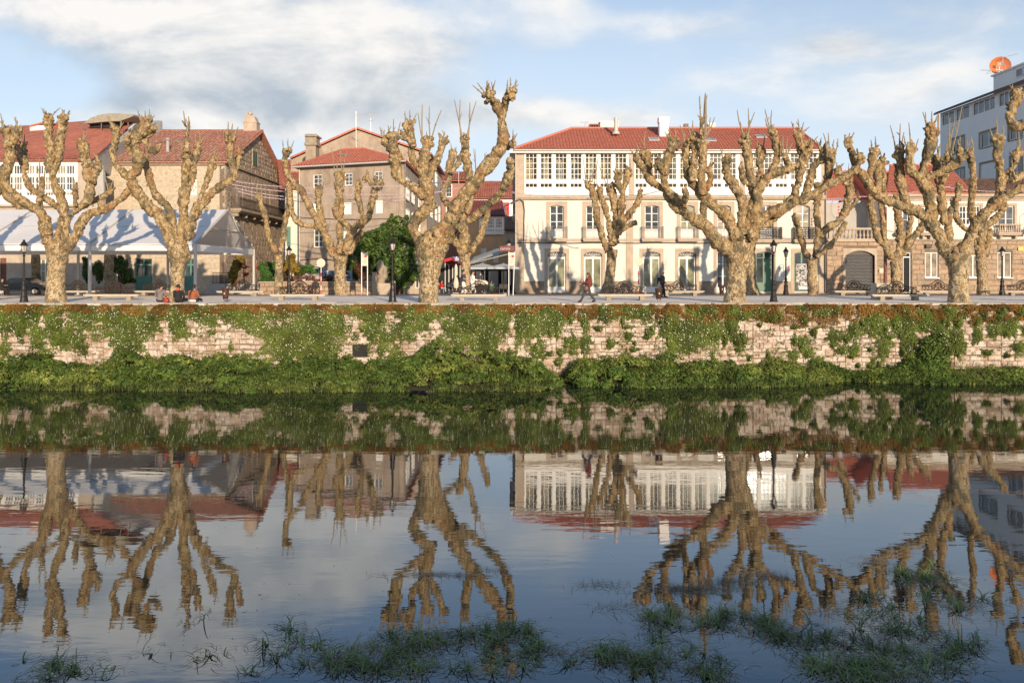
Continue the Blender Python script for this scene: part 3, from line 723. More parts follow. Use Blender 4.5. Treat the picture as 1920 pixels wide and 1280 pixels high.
tree('huge plane tree with the tallest leaning arm and a very thick trunk', 45.2, (803, 566),
 [(803,567,20),(804,545,18.5),(805,522,19),(806,502,22),(807,482,28),(810,462,34),(812,446,34)],
 [([(790,455,16),(778,440,12),(776,425,12),(781,412,13),(790,402,14),(802,388,15),(806,374,13)], -.4, 0),
  ([(806,376,12),(787,362,10),(772,350,9),(757,342,9),(747,334,10),(743,318,11),(741,302,12),(738,285,14),(733,268,14)], -.6, 20, [(712,238),(728,235),(738,223),(751,228),(721,243)]),
  ([(808,388,13),(802,362,13),(796,340,13),(793,318,13),(794,300,12),(796,284,12),(801,270,11)], .4, 15, [(792,196),(805,199),(828,206),(784,212)]),
  ([(790,325,8),(780,308,8),(772,290,7),(774,272,8),(771,252,9),(767,240,10)], .9, 14, [(759,209),(768,207),(781,213)]),
  ([(776,276,6),(765,262,6),(756,256,6)], .8, 9, []),
  ([(801,342,9),(812,315,9),(820,297,9),(828,282,8),(831,266,8)], .1, 11, [(822,250),(834,247),(838,256)]),
  ([(825,440,24),(840,420,19),(849,402,17),(860,384,16),(873,364,15),(889,343,15),(905,321,15),(922,301,16),(936,285,15),(944,264,13),(943,243,11),(940,224,10),(939,206,12)], -1.2, 0),
  ([(940,212,11),(929,195,10),(917,182,10)], -1.2, 16, [(886,160),(895,155),(915,150),(921,153),(929,150)]),
  ([(940,212,10),(947,192,9),(955,176,9)], -1.2, 14, [(957,145),(968,148),(972,158),(952,150)]),
  ([(950,275,8),(958,268,8),(962,272,7)], -1.3, 9, [(962,243),(970,250)]),
  ([(884,352,9),(880,335,9),(877,315,9),(874,295,9),(872,276,10),(872,264,10)], -.2, 11, [(852,187),(863,187),(881,192),(893,190)]),
  ([(864,425,9),(887,408,8),(914,386,9),(934,370,9),(948,347,10),(956,322,11),(958,302,10)], -2.2, 0),
  ([(832,450,20),(848,430,13),(862,424,11),(868,430,8)], -1.6, 0)], 14)
tree('broad plane tree with one long low limb sweeping left before the white house', 45.3, (1378, 566),
 [(1378,567,23),(1379,547,20),(1380,522,20),(1382,502,21),(1384,486,25),(1388,470,27),(1391,455,24)],
 [([(1375,478,20),(1361,465,17),(1346,452,17),(1333,440,15),(1324,426,13),(1312,417,13),(1297,410,13),(1285,403,12)], -.6, 0),
  ([(1290,404,11),(1273,394,10),(1262,383,9),(1253,370,8),(1247,360,7)], .4, 0),
  ([(1284,402,9),(1279,386,9),(1272,376,9),(1260,368,9),(1251,356,9),(1245,342,9),(1245,326,10),(1247,308,11),(1252,293,10),(1257,280,10),(1263,270,10)], -.9, 14, [(1254,238),(1265,240),(1246,246)]),
  ([(1243,322,8),(1238,316,9),(1236,310,8)], -1.2, 12, []),
  ([(1248,358,7),(1236,350,8),(1224,340,9),(1212,326,9),(1202,310,8),(1192,296,7)], -.4, 8, [(1182,280)]),
  ([(1215,325,7),(1214,308,9),(1211,292,9)], -.2, 13, [(1210,246),(1192,268),(1207,258)]),
  ([(1283,398,7),(1284,380,6),(1286,362,7)], -1.4, 8, []),
  ([(1320,410,8),(1319,390,7),(1318,372,7)], -.3, 0),
  ([(1384,452,16),(1373,430,14),(1364,410,13),(1350,395,12),(1335,383,12),(1321,369,11),(1309,355,11),(1297,342,10),(1290,328,9),(1289,312,9),(1286,295,9),(1285,278,9)], .9, 10, [(1275,235),(1283,245)]),
  ([(1299,340,8),(1299,322,8),(1301,302,8),(1304,282,9),(1304,264,10)], .7, 18, [(1299,226),(1292,238)]),
  ([(1318,366,10),(1315,345,10),(1315,325,10),(1317,305,10),(1317,285,10),(1317,268,9)], .2, 14, [(1312,180),(1323,174),(1324,180),(1332,220),(1340,220)]),
  ([(1316,262,4.5),(1315,245,4),(1316,228,4)], .2, 6, [(1311,182),(1322,176),(1326,178)]),
  ([(1324,355,7),(1332,337,7),(1330,320,6)], .1, 8, []),
  ([(1391,445,13),(1391,415,10),(1391,390,9),(1387,370,9),(1376,347,11),(1365,330,10),(1361,314,9),(1363,302,9)], -.9, 12, [(1355,278),(1370,286)]),
  ([(1396,440,13),(1405,410,11),(1412,380,10),(1413,357,10),(1408,335,10),(1404,312,10),(1401,285,10),(1398,262,11)], .6, 15, [(1382,206),(1403,203),(1415,210),(1388,228)]),
  ([(1412,352,7),(1424,330,7),(1425,305,8),(1427,285,9)], .9, 12, [(1435,250),(1421,262)]),
  ([(1399,345,6),(1391,330,7),(1390,316,7)], -.2, 8, []),
  ([(1408,445,12),(1416,400,12),(1420,370,11),(1424,352,10),(1434,338,10),(1447,327,10),(1466,320,10),(1482,316,10),(1500,308,10),(1509,294,10),(1513,280,10)], -.4, 15, [(1517,258),(1533,256)]),
  ([(1505,300,8),(1499,275,8),(1497,255,9)], -.3, 13, [(1484,228),(1496,223),(1507,229),(1518,238)]),
  ([(1446,328,9),(1452,308,8),(1458,290,8),(1456,270,9),(1451,250,9)], -.1, 11, [(1434,205),(1447,207),(1435,222)]),
  ([(1482,318,7),(1476,305,7),(1473,296,6)], -.5, 7, [(1468,254),(1476,256),(1486,268)]),
  ([(1406,452,17),(1416,425,13),(1432,406,13),(1450,398,13),(1471,389,12),(1491,380,11),(1512,370,10),(1532,360,10),(1556,346,9),(1577,335,9),(1596,325,9),(1606,318,9)], -1.2, 0),
  ([(1420,420,9),(1438,420,9),(1455,405,8),(1468,395,8)], .2, 0),
  ([(1470,392,10),(1486,371,9),(1495,350,9),(1500,328,8),(1506,312,8)], -.8, 0),
  ([(1600,324,8),(1608,306,9),(1612,297,9)], -1.2, 12, []),
  ([(1604,315,7),(1599,297,7),(1595,278,7),(1591,266,8)], -1.2, 10, [(1587,252),(1602,249)]),
  ([(1574,337,7),(1572,322,7)], -1.1, 9, [(1569,304),(1583,306)]),
  ([(1508,370,9),(1516,345,8),(1525,315,8),(1540,298,8),(1545,282,8)], -.6, 11, [(1540,258),(1534,266)]),
  ([(1546,352,8),(1552,332,9),(1555,312,9),(1556,292,9)], -.9, 14, [(1544,250),(1553,249),(1564,262),(1571,260)])], 15)
tree('rightmost whole plane tree with a deep v fork near the right edge', 45.2, (1798, 566),
 [(1798,567,21),(1797,547,18.5),(1798,522,18),(1797,502,19),(1795,485,23),(1794,474,26)],
 [([(1782,476,17),(1768,460,15),(1760,440,14),(1752,425,13),(1743,414,13),(1730,403,13),(1712,394,12),(1695,387,11),(1666,378,10),(1645,366,10),(1630,350,10),(1621,334,10),(1612,320,9)], -.4, 0),
  ([(1630,350,8),(1632,325,8),(1635,305,8),(1638,288,9)], -.2, 12, [(1641,256),(1633,262)]),
  ([(1644,364,8),(1648,345,8),(1646,325,8),(1645,312,8)], .2, 11, []),
  ([(1660,374,6),(1656,345,6),(1655,322,7),(1655,305,8)], .7, 11, [(1651,287)]),
  ([(1702,392,10),(1694,368,11),(1689,346,10),(1688,325,9),(1688,303,9),(1686,285,9)], .1, 14, [(1669,235),(1688,232),(1695,248)]),
  ([(1690,345,7),(1682,330,6),(1684,318,6)], .3, 7, []),
  ([(1745,414,14),(1747,395,13),(1743,370,14),(1736,350,13),(1723,334,11),(1708,318,10),(1703,300,9),(1708,284,10)], -.6, 14, [(1704,230),(1722,260),(1695,255)]),
  ([(1730,342,10),(1729,322,9),(1735,302,10),(1742,282,11),(1748,264,13),(1748,250,12)], -.4, 17, [(1730,210),(1735,210),(1747,209),(1758,215),(1760,212)]),
  ([(1728,345,10),(1742,333,10),(1758,326,9),(1782,312,9),(1797,302,10),(1803,290,10)], -1.3, 14, [(1800,255),(1796,262)]),
  ([(1768,420,9),(1768,392,9),(1764,364,9),(1762,338,9),(1756,318,9),(1754,302,9)], .6, 12, [(1757,262),(1763,270)]),
  ([(1766,345,6),(1774,318,8),(1777,300,9)], .4, 13, [(1804,199),(1790,225),(1781,220),(1775,270)]),
  ([(1780,450,9),(1778,425,8),(1780,402,7),(1784,392,7)], .9, 0),
  ([(1805,472,15),(1818,450,13),(1826,430,13),(1833,415,12),(1846,400,12),(1866,385,11),(1886,370,10),(1906,358,10),(1928,344,10)], -.8, 0),
  ([(1828,418,7),(1822,400,7),(1820,380,7),(1823,357,7),(1825,332,7),(1822,308,7),(1818,292,7)], -1.0, 10, [(1812,262),(1820,255)]),
  ([(1864,384,9),(1876,352,9),(1877,327,9),(1873,302,9),(1871,282,9),(1870,266,10)], -.2, 14, [(1867,222),(1880,235),(1856,242)]),
  ([(1878,345,7),(1893,322,7),(1903,305,8),(1906,290,9)], -.3, 12, [(1910,246),(1912,262)]),
  ([(1836,410,9),(1855,390,8),(1862,372,7)], .9, 0)], 16)
tree('plane tree off the right edge with its crooked arm reaching into view', 45.3, (2010, 566),
 [(2010,567,20),(2010,530,18),(2008,490,19),(2005,470,22)],
 [([(2000,465,16),(1985,410,13),(1965,340,12),(1945,270,10),(1925,240,10),(1905,236,10),(1893,226,9),(1895,210,10),(1903,193,12),(1907,180,12)], .2, 15, [(1898,158),(1905,172)]),
  ([(1955,300,10),(1935,320,9),(1915,330,8),(1900,338,7)], -.5, 8, [(1897,300)]),
  ([(2012,460,14),(2030,400,12),(2040,330,10)], .5, 14)], 17)
G2 = 'smaller plane trees standing back from the river'
def rt(label, base, trunk, limbs, seed, d=63.0): tree(label, d, base, trunk, limbs, seed, .055, G2, False)
rt('slender plane tree beside the right end of the marquee', (522, 553),
 [(522,554,9),(523,520,8),(523,492,8),(522,478,9)],
 [([(517,472,7),(508,455,6),(503,438,6),(500,420,6),(497,404,6),(491,388,6),(486,372,7)], .3, 8, [(480,345),(490,350)]),
  ([(527,472,7),(531,445,7),(534,420,7),(538,398,6),(541,378,6),(542,360,7)], -.3, 9)], 21)
rt('plane tree behind the white round sign, candelabra shaped', (639, 553),
 [(640,554,14),(638,532,12),(638,510,11),(638,495,12),(638,480,15)],
 [([(628,482,10),(618,463,9),(612,446,9),(604,430,9),(596,415,8),(588,400,8),(580,386,8),(572,372,8),(565,358,8),(555,346,7),(545,335,7),(538,326,7),(535,312,6),(535,298,6),(538,286,8)], -.5, 11, [(530,262),(540,260),(551,264)]),
  ([(602,428,7),(590,425,6),(576,424,6),(562,418,6),(551,407,6),(546,392,6),(543,368,6),(541,350,7)], -.6, 8, []),
  ([(608,425,7),(602,402,7),(598,380,7),(598,358,7)], .3, 10, [(599,325),(612,332)]),
  ([(638,475,9),(637,450,8),(637,430,8),(639,408,6),(641,388,6),(637,366,8),(636,344,10),(637,330,10)], .5, 13, [(621,277),(632,300),(638,276),(651,283)]),
  ([(660,432,9),(647,418,7),(636,408,7),(628,396,7),(631,382,7),(636,372,6)], -.3, 0),
  ([(646,474,11),(655,452,10),(660,436,10),(668,425,8),(681,415,8),(693,405,8)], -.4, 0),
  ([(682,412,6),(676,390,6),(671,365,7),(673,348,6)], -.5, 9, [(675,335)]),
  ([(692,406,7),(697,384,7),(701,362,8),(708,344,8)], -.3, 13, [(702,312),(713,316)]),
  ([(699,350,5),(692,340,5),(687,335,5)], .4, 9, [(686,325),(692,328)]),
  ([(652,476,8),(665,458,7),(673,442,7),(681,428,6)], .4, 0)], 22)
rt('rear plane tree glimpsed behind the huge one, by the strolling couple', (873, 553),
 [(873,554,10),(873,520,9),(873,495,10),(870,478,13)],
 [([(866,476,10),(857,458,7),(850,444,7),(842,438,6)], -.4, 0),
  ([(869,476,12),(870,452,12),(870,430,11),(868,408,9),(866,392,8),(860,375,8)], .5, 0),
  ([(880,470,9),(893,456,8),(902,441,7),(905,425,7),(911,411,7),(914,398,6)], -.3, 7, []),
  ([(866,400,8),(850,388,7),(835,378,7),(829,366,7),(834,352,7),(842,340,7),(843,320,8),(845,302,9),(850,290,9)], .9, 11, [(856,275),(845,268)]),
  ([(845,325,6),(858,308,6),(866,292,7),(872,282,7)], .8, 8, []),
  ([(874,400,7),(884,375,6),(890,345,6),(896,330,6)], 1.0, 6, [(888,278),(891,280),(912,285),(901,306)])], 23)
rt('small plane tree in front of the white gallery house', (1137, 551),
 [(1136,552,14),(1142,530,10),(1145,505,9.5),(1147,485,9.5),(1148,468,11)],
 [([(1141,470,8),(1133,455,7),(1127,435,7),(1120,415,7),(1117,395,7),(1116,378,7),(1111,360,7),(1107,348,8)], -.4, 12, [(1093,290),(1113,300),(1121,297)]),
  ([(1147,460,9),(1145,435,7),(1141,413,6),(1136,395,6),(1131,378,7),(1124,360,7)], .3, 9, [(1119,322)]),
  ([(1150,455,10),(1155,430,9),(1155,408,9),(1153,388,9),(1149,370,8),(1147,356,9)], .5, 13, [(1137,300),(1121,305)]),
  ([(1158,440,9),(1164,410,9),(1165,385,8),(1167,364,7),(1160,345,7),(1157,328,7)], -.2, 11, [(1154,292),(1166,300)]),
  ([(1167,362,6),(1173,342,7),(1177,322,8)], -.1, 10, [(1181,298)]),
  ([(1163,428,7),(1171,413,7),(1181,400,7),(1191,388,6),(1198,374,6),(1200,360,6)], -.4, 7, []),
  ([(1158,435,8),(1168,428,7),(1180,423,6),(1194,416,6)], -.5, 0)], 24)
rt('plane tree trunk half hidden behind the broad tree and lamp post', (1410, 551),
 [(1410,552,13),(1408,522,9),(1408,492,9),(1406,470,9)],
 [([(1406,472,9),(1402,440,8),(1396,405,7),(1398,380,6)], .4, 8), ([(1410,470,7),(1418,440,6),(1425,415,5)], .8, 6)], 25)
rt('plane tree beside the graffitied green door', (1524, 552),
 [(1525,553,10.5),(1523,530,10),(1523,503,9.5),(1521,488,11)],
 [([(1513,484,8),(1507,465,7),(1501,442,7),(1495,421,7),(1488,402,7)], -.4, 0),
  ([(1529,482,8),(1533,458,8),(1535,432,8),(1532,410,7),(1531,388,7),(1534,366,8),(1536,352,8)], .4, 12, []),
  ([(1537,445,9),(1549,428,9),(1562,422,8),(1575,412,8),(1585,395,9),(1590,374,9),(1594,355,8),(1591,345,8)], -.3, 12, [(1585,318),(1600,325)]),
  ([(1532,478,8),(1547,468,6),(1558,458,6),(1568,445,6),(1578,430,6),(1586,416,6)], -.6, 0),
  ([(1592,392,5),(1602,380,5),(1612,368,5)], -.5, 0)], 26)
rt('plane tree growing beside the brown pole and ornate bench', (1680, 552),
 [(1681,553,11),(1680,522,10),(1680,502,10),(1679,490,11)],
 [([(1671,484,9),(1662,466,7),(1652,455,7),(1644,441,7),(1640,424,7),(1637,404,7),(1632,388,8),(1634,372,7)], -.4, 8, []),
  ([(1664,465,6),(1657,440,6),(1655,415,6),(1652,392,5),(1650,376,5)], .2, 0),
  ([(1683,482,10),(1688,457,9),(1688,432,9),(1685,410,8),(1683,390,8),(1681,370,8)], .4, 8, []),
  ([(1689,480,10),(1700,461,9),(1712,446,9),(1722,434,8),(1733,422,8),(1743,411,7)], -.4, 0),
  ([(1699,462,6),(1704,432,6),(1709,408,6)], .3, 0)], 27)
rt('rear plane tree between the v forked tree and the slim lamp post', (1843, 551),
 [(1843,552,12),(1842,522,10),(1840,492,10),(1838,468,10)],
 [([(1838,472,10),(1840,445,9),(1846,427,9),(1860,415,8),(1873,404,8),(1881,390,7)], -.4, 9, []),
  ([(1848,480,7),(1853,455,7),(1856,437,7)], .4, 9, []),
  ([(1836,476,7),(1823,440,6),(1806,425,6),(1795,410,6),(1790,394,7),(1788,380,7)], .8, 9, []),
  ([(1790,396,5),(1795,372,6),(1797,352,6)], .9, 10, [])], 28)
tree('thin plane tree behind the marquee at the far left', 68.0, (68, 553),
 [(68,553,9),(68,520,8),(67,490,8),(66,465,8)],
 [([(66,466,8),(58,430,7),(46,402,7),(33,385,7),(15,370,7),(0,352,7),(-8,338,7)], -.3, 8), ([(67,466,7),(72,430,6),(76,400,6),(75,380,6)], .4, 7, [])], 29, .06, G2, False)
tree('creeper clad plane trunk seen under the marquee', 68.5, (205, 553),
 [(205,553,9),(205,520,9),(204,490,9),(204,465,9)],
 [([(203,468,8),(196,430,7),(190,400,6),(188,375,6)], -.3, 7, []), ([(206,468,7),(215,435,6),(222,410,6)], .4, 6, [])], 30, .06, G2, False)
# ------------------------------------------------------------------ building helpers
def tiles(mb, A, B, Cc, D, pitch=.30, amp=.055, course=.42, base=True):
    A, B, Cc, D = Vector(A), Vector(B), Vector(Cc), Vector(D)
    e = (B - A).normalized(); nr = e.cross(D - A)
    if nr.length < 1e-5: nr = e.cross(Cc - A)
    nr.normalize()
    if nr.z < 0: nr = -nr
    s_ = nr.cross(e)
    if s_.dot(D - A) < 0: s_ = -s_
    q = [((p - A).dot(e), (p - A).dot(s_)) for p in (A, B, Cc, D)]
    def vr(u_):
        vs_ = []
        for i in range(4):
            (u0, v0), (u1, v1) = q[i], q[(i+1) % 4]
            if abs(u1 - u0) < 1e-6: continue
            t = (u_ - u0) / (u1 - u0)
            if 0 <= t <= 1: vs_.append(v0 + (v1 - v0) * t)
        return (min(vs_), max(vs_)) if len(vs_) > 1 else None
    umin = min(a for a, _ in q); umax = max(a for a, _ in q)
    prof = [0, .85, 1, .85]; st = pitch / 4; n = int((umax - umin) / st)
    r_ = random.Random(int(abs(A.x * 13 + A.y)))
    for i in range(n):
        ua = umin + i * st; ub = ua + st; rng = vr((ua + ub) / 2)
        if not rng or rng[1] - rng[0] < .05: continue
        ha = prof[i % 4] * amp; hb = prof[(i + 1) % 4] * amp; v_ = rng[0]; col_ = i // 4
        off = ((col_ * 7919) % 13) / 13 * .10
        while v_ < rng[1] - .01:
            ve = min((math.floor((v_ + off) / course + 1e-6) + 1) * course - off, rng[1])
            if ve - v_ < 1e-3: ve = min(v_ + course, rng[1])
            def W_(uu, vv, h): return A + e * uu + s_ * vv + nr * h
            up = .03
            mb.add([W_(ua, v_, ha + up), W_(ub, v_, hb + up), W_(ub, ve, hb), W_(ua, ve, ha)], [(0, 1, 2, 3)])
            v_ = ve
    if base:
        mb.prism([A - nr*.02, B - nr*.02, Cc - nr*.02, D - nr*.02], -nr * .12)
def lb(*a): return tuple(a)
def window(parent, pl, u0, u1, z0, z1, cols, rows, fm='white', gm='glass_dark', n=-.12, fw=.07, mw=.035, leaves=1, panel=0.0, name='window', label=None, th=.07, arch=0.0, sill=False):
    fm = M[fm]; gm = M[gm]; mb = MB(); zb = z0 + (z1 - z0) * panel
    pl.box(mb, u0, u0 + fw, z0, z1, n - th, n + .020); pl.box(mb, u1 - fw, u1, z0, z1, n - th, n + .020)
    pl.box(mb, u0, u1, z1 - fw, z1, n - th + .002, n + .023); pl.box(mb, u0, u1, z0, z0 + fw, n - th + .002, n + .023)
    if panel: pl.box(mb, u0 + fw, u1 - fw, z0 + fw, zb + fw, n - th + .004, n + .008)
    lw = (u1 - u0) / leaves
    for k_ in range(1, leaves): pl.box(mb, u0 + lw*k_ - fw*.6, u0 + lw*k_ + fw*.6, z0 + fw, z1 - fw, n - th + .006, n + .017)
    for k_ in range(leaves):
        a = u0 + lw*k_; 
        for c_ in range(1, cols): pl.box(mb, a + lw*c_/cols - mw/2, a + lw*c_/cols + mw/2, zb + fw, z1 - fw, n - th*.6, n + .011)
    for r_ in range(1, rows): pl.box(mb, u0 + fw, u1 - fw, zb + (z1-zb)*r_/rows - mw/2, zb + (z1-zb)*r_/rows + mw/2, n - th*.6 + .002, n + .014)
    if arch: arch_top(mb, pl, u0, u1, z1, arch, n - th, n + .05, 6)
    if sill: pl.box(mb, u0 - .1, u1 + .1, z0 - .12, z0 - .01, -.1, .12)
    f = part(name, mb, fm, parent, label=label)
    g = MB(); pl.box(g, u0 + fw*.5, u1 - fw*.5, zb + fw*.5, z1 - fw*.5, n - .03, n - .022); part('pane', g, gm, f)
    return f
def ring(mb, pl, u_, z_, r_, n, t=.012, a0=0, a1=360, seg=10, rz=1.0):
    pts = [pl.w(u_ + math.cos(R(a0 + (a1-a0)*i/seg)) * r_, z_ + math.sin(R(a0 + (a1-a0)*i/seg)) * r_ * rz, n) for i in range(seg + 1)]
    mb.tube(pts, t, 4)
def railing(parent, pl, u0, u1, z0, z1, out_, mat, style='bars', t=.014):
    mb = MB(); w = u1 - u0
    for zz, tt in ((z0 + .06, t*1.3), (z1, t*2.0), (z0 + (z1-z0)*.8, t)):
        mb.tube([pl.w(u0, zz, .02), pl.w(u0, zz, out_), pl.w(u1, zz, out_), pl.w(u1, zz, .02)], tt, 4)
    nb = max(6, int(w / .13))
    for i in range(nb + 1):
        uu = u0 + w * i / nb; mb.tube([pl.w(uu, z0, out_), pl.w(uu, z1, out_)], t, 4)
    for i in range(4):
        nn = out_ * (i + .5) / 4
        for uu in (u0, u1): mb.tube([pl.w(uu, z0, nn), pl.w(uu, z1, nn)], t, 4)
    nr_ = max(4, int(w / .26)); hh = z1 - z0
    for i in range(nr_):
        uu = u0 + w * (i + .5) / nr_
        if style == 'bars':
            ring(mb, pl, uu, z1 - hh*.1, hh*.085, out_ + .01, t*.8, seg=8); ring(mb, pl, uu, z0 + hh*.14, hh*.07, out_ + .01, t*.8, seg=8)
        else:
            for zz in (.25, .5, .72): ring(mb, pl, uu, z0 + hh*zz, w/nr_*.42, out_ + .01, t*1.1, seg=8)
    return part('railing', mb, mat, parent)
def slab(parent, pl, u0, u1, ztop, th, out_, mat, name='balcony_slab', corbel=True):
    mb = MB(); pl.box(mb, u0, u1, ztop - th, ztop, .005, out_); pl.box(mb, u0 + .05, u1 - .05, ztop - th*1.7, ztop - th, .005, out_ - .08)
    if corbel:
        for uu in (u0 + .3, u1 - .5): pl.box(mb, uu, uu + .2, ztop - th*3.4, ztop - th*1.7, .005, out_ * .6)
    return part(name, mb, mat, parent)
def surround(parent, pl, u0, u1, z0, z1, w, mat, rise=0.0, n=.035, bottom=False, depth=.3):
    mb = MB(); pl.box(mb, u0 - w, u0, z0, z1 + w, -depth, n); pl.box(mb, u1, u1 + w, z0, z1 + w, -depth, n)
    pl.box(mb, u0, u1, z1, z1 + w, -depth, n - .003)
    if rise: arch_top(mb, pl, u0, u1, z1, rise, -depth, n - .004)
    if bottom: pl.box(mb, u0, u1, z0 - w*.6, z0, -depth, n + .06)
    return part('stone_surround', mb, mat, parent)
def shell(parent, pl, u0, u1, z0, z1, depth, mat, th=.45):
    """side and rear walls behind a facade"""
    mb = MB(); pl.box(mb, u0, u0 + th, z0, z1, -depth, -th); pl.box(mb, u1 - th, u1, z0, z1, -depth, -th); pl.box(mb, u0 + th, u1 - th, z0, z1, -depth, -depth + th)
    pl.box(mb, u0 + th, u1 - th, z1 - .3, z1 - .1, -depth + th, -th)
    return part('side_wall', mb, mat, parent)
def text_on(parent, txt, pl, uc, zc, size, n, mat, name='lettering', align='CENTER', yaw=0):
    cu = bpy.data.curves.new(name, 'FONT'); cu.body = txt; cu.size = size; cu.align_x = align; cu.align_y = 'CENTER'; cu.extrude = .006; cu.resolution_u = 2
    o = bpy.data.objects.new(name, cu); C.objects.link(o)
    dg = bpy.context.evaluated_depsgraph_get(); me = bpy.data.meshes.new_from_object(o.evaluated_get(dg)); bpy.data.objects.remove(o)
    me.materials.clear(); me.materials.append(mat); me.name = name
    o = bpy.data.objects.new(name, me); C.objects.link(o); o.parent = parent; o.location = pl.w(uc, zc, n) - wl(parent)
    o.rotation_euler = (R(90), 0, math.atan2(pl.u.y, pl.u.x)); return o

# ------------------------------------------------------------------ the white gallery house
pl = Pl(0, 79.8); X = lambda x: (x - 960) / F * 79.8; Z = lambda y: CZ - (y - H0) / F * 79.8
gh = thing('gallery_house', 'long white three storey house with a continuous glazed gallery and red hipped roof', 'house', (X(1255), 79.8, 3.7))
wins = [(1031, 1057, 'p'), (1099, 1125, 'p'), (1209, 1236, 'p'), (1276, 1302, 'p'), (1345, 1370, 'p'), (1424, 1450, 'b'), (1494, 1518, 'b')]
doors = [(1027, 1061), (1095, 1129), (1205, 1238), (1272, 1305), (1344, 1368), (1417, 1449), (1489, 1519)]
holes = [(X(a), X(b), Z(447), Z(385)) for a, b, _ in wins] + [(X(a), X(b), Z(547), Z(472)) for a, b in doors]
mb = MB(); wall(mb, pl, X(969), X(1545), 3.4, Z(372), holes); part('wall', mb, M['cream_wall'], gh)
shell(gh, pl, X(969), X(1545), 3.4, Z(283), 12, M['cream_wall'])
# gallery
bays = [985 + 27.9*i for i in range(7)] + [1190 + 27.9*i for i in range(7)] + [1397 + 27.9*i for i in range(5)]
gh_h = []
for b in bays:
    gh_h += [(X(b), X(b + 22.4), Z(337.5), Z(285.5)), (X(b), X(b + 22.4), Z(352), Z(344))]
mb = MB(); wall(mb, pl, X(983), X(1538), Z(366), Z(281), gh_h, .14, .20); part('gallery_frame', mb, M['white'], gh)
for i, b in enumerate(bays):
    window(gh, pl, X(b), X(b + 22.4), Z(337.5), Z(285.5), 3, 5, gm='glass_clear', n=.12, fw=.07, mw=.05, th=.05)
    window(gh, pl, X(b), X(b + 22.4), Z(352), Z(344), 3, 1, gm='glass_clear', n=.12, fw=.05, mw=.05, th=.05)
mb = MB(); pl.box(mb, X(983), X(1538), Z(366), Z(279), -1.35, -1.2); pl.box(mb, X(983), X(1538), Z(366), Z(364), -1.2, .05); part('inner_wall', mb, M['curtain'], gh)
for a, b in ((1041, 1054), (1072, 1086), (1098, 1112), (1262, 1275), (1345, 1358), (1402, 1415), (1465, 1478)):
    window(gh, pl, X(a), X(b), Z(346), Z(300), 2, 3, n=-1.15, name='inner_door', gm='glass_grey')
for i, b in enumerate(bays):
    if i % 3 == 1:
        mb = MB()
        for k_ in range(5): pl.box(mb, X(b) + k_*.17, X(b) + k_*.17 + .10, Z(343), Z(292), -.42 - (k_ % 2)*.06, -.38 - (k_ % 2)*.06)
        part('curtain', mb, M['c_cream'], gh)
mb = MB()
pl.box(mb, X(966), X(1545), Z(372), Z(367), -.2, .42); pl.box(mb, X(966), X(1545), Z(374.5), Z(372.1), -.2, .28); part('gallery_sill', mb, M['granite'], gh)
mb = MB(); pl.box(mb, X(983), X(1538), Z(281), Z(279), -.2, .32); part('cornice', mb, M['white'], gh)
# pilasters, string course, plinth
mb = MB()
for a, b, y0, y1, n_ in ((968, 983, 279, 552, .12), (1174, 1187, 374.6, 552, .08), (1535, 1549, 279, 552, .10), (1179, 1189, 281, 366, .26), (1387, 1396, 281, 366, .26), (1340, 1343, 374.6, 552, .05)):
    mb = MB(); pl.box(mb, X(a), X(b), Z(y1), Z(y0), -.1, n_); part('pilaster', mb, M['granite'], gh)
mb = MB(); pl.box(mb, X(983), X(1535), Z(453), Z(447.5), -.1, .06); part('string_course', mb, M['granite'], gh)
mb = MB()
xs = [983] + [v_ for a, b in doors for v_ in (a - 6.5, b + 6.5)] + [1535]
for a, b in zip(xs[::2], xs[1::2]):
    if b - a > 1: pl.box(mb, X(a), X(b), 3.4, Z(527), -.1, .055)
pl.box(mb, X(968), X(1549), 3.4, Z(548.5), -.1, .16); part('plinth', mb, M['plinth'], gh)
for i, (a, b, k_) in enumerate(wins):
    u0, u1 = X(a), X(b); surround(gh, pl, u0, u1, Z(447), Z(385), X(968) - X(961), M['granite'], .16)
    window(gh, pl, u0, u1, Z(447), Z(385), 1, 3, gm=('glass_dark', 'glass_dark', 'glass_dark', 'glass_green', 'glass_warm', 'glass_grey', 'glass_warm')[i], n=-.22, fw=.10, mw=.06, leaves=2, panel=.26, arch=.16)
    if i < 5:
        slab(gh, pl, X(a - 7), X(b + 7), Z(447), .20, .62, M['granite'], corbel=False); railing(gh, pl, X(a - 6.5), X(b + 6.5), Z(447), Z(425), .55, M['pale_iron'], 'bars', .011)
    else:
        slab(gh, pl, X(a - 8), X(b + 14), Z(449), .20, .62, M['granite'], corbel=False); railing(gh, pl, X(a - 7.5), X(b + 13), Z(449), Z(427), .55, M['black'], 'scroll', .018)
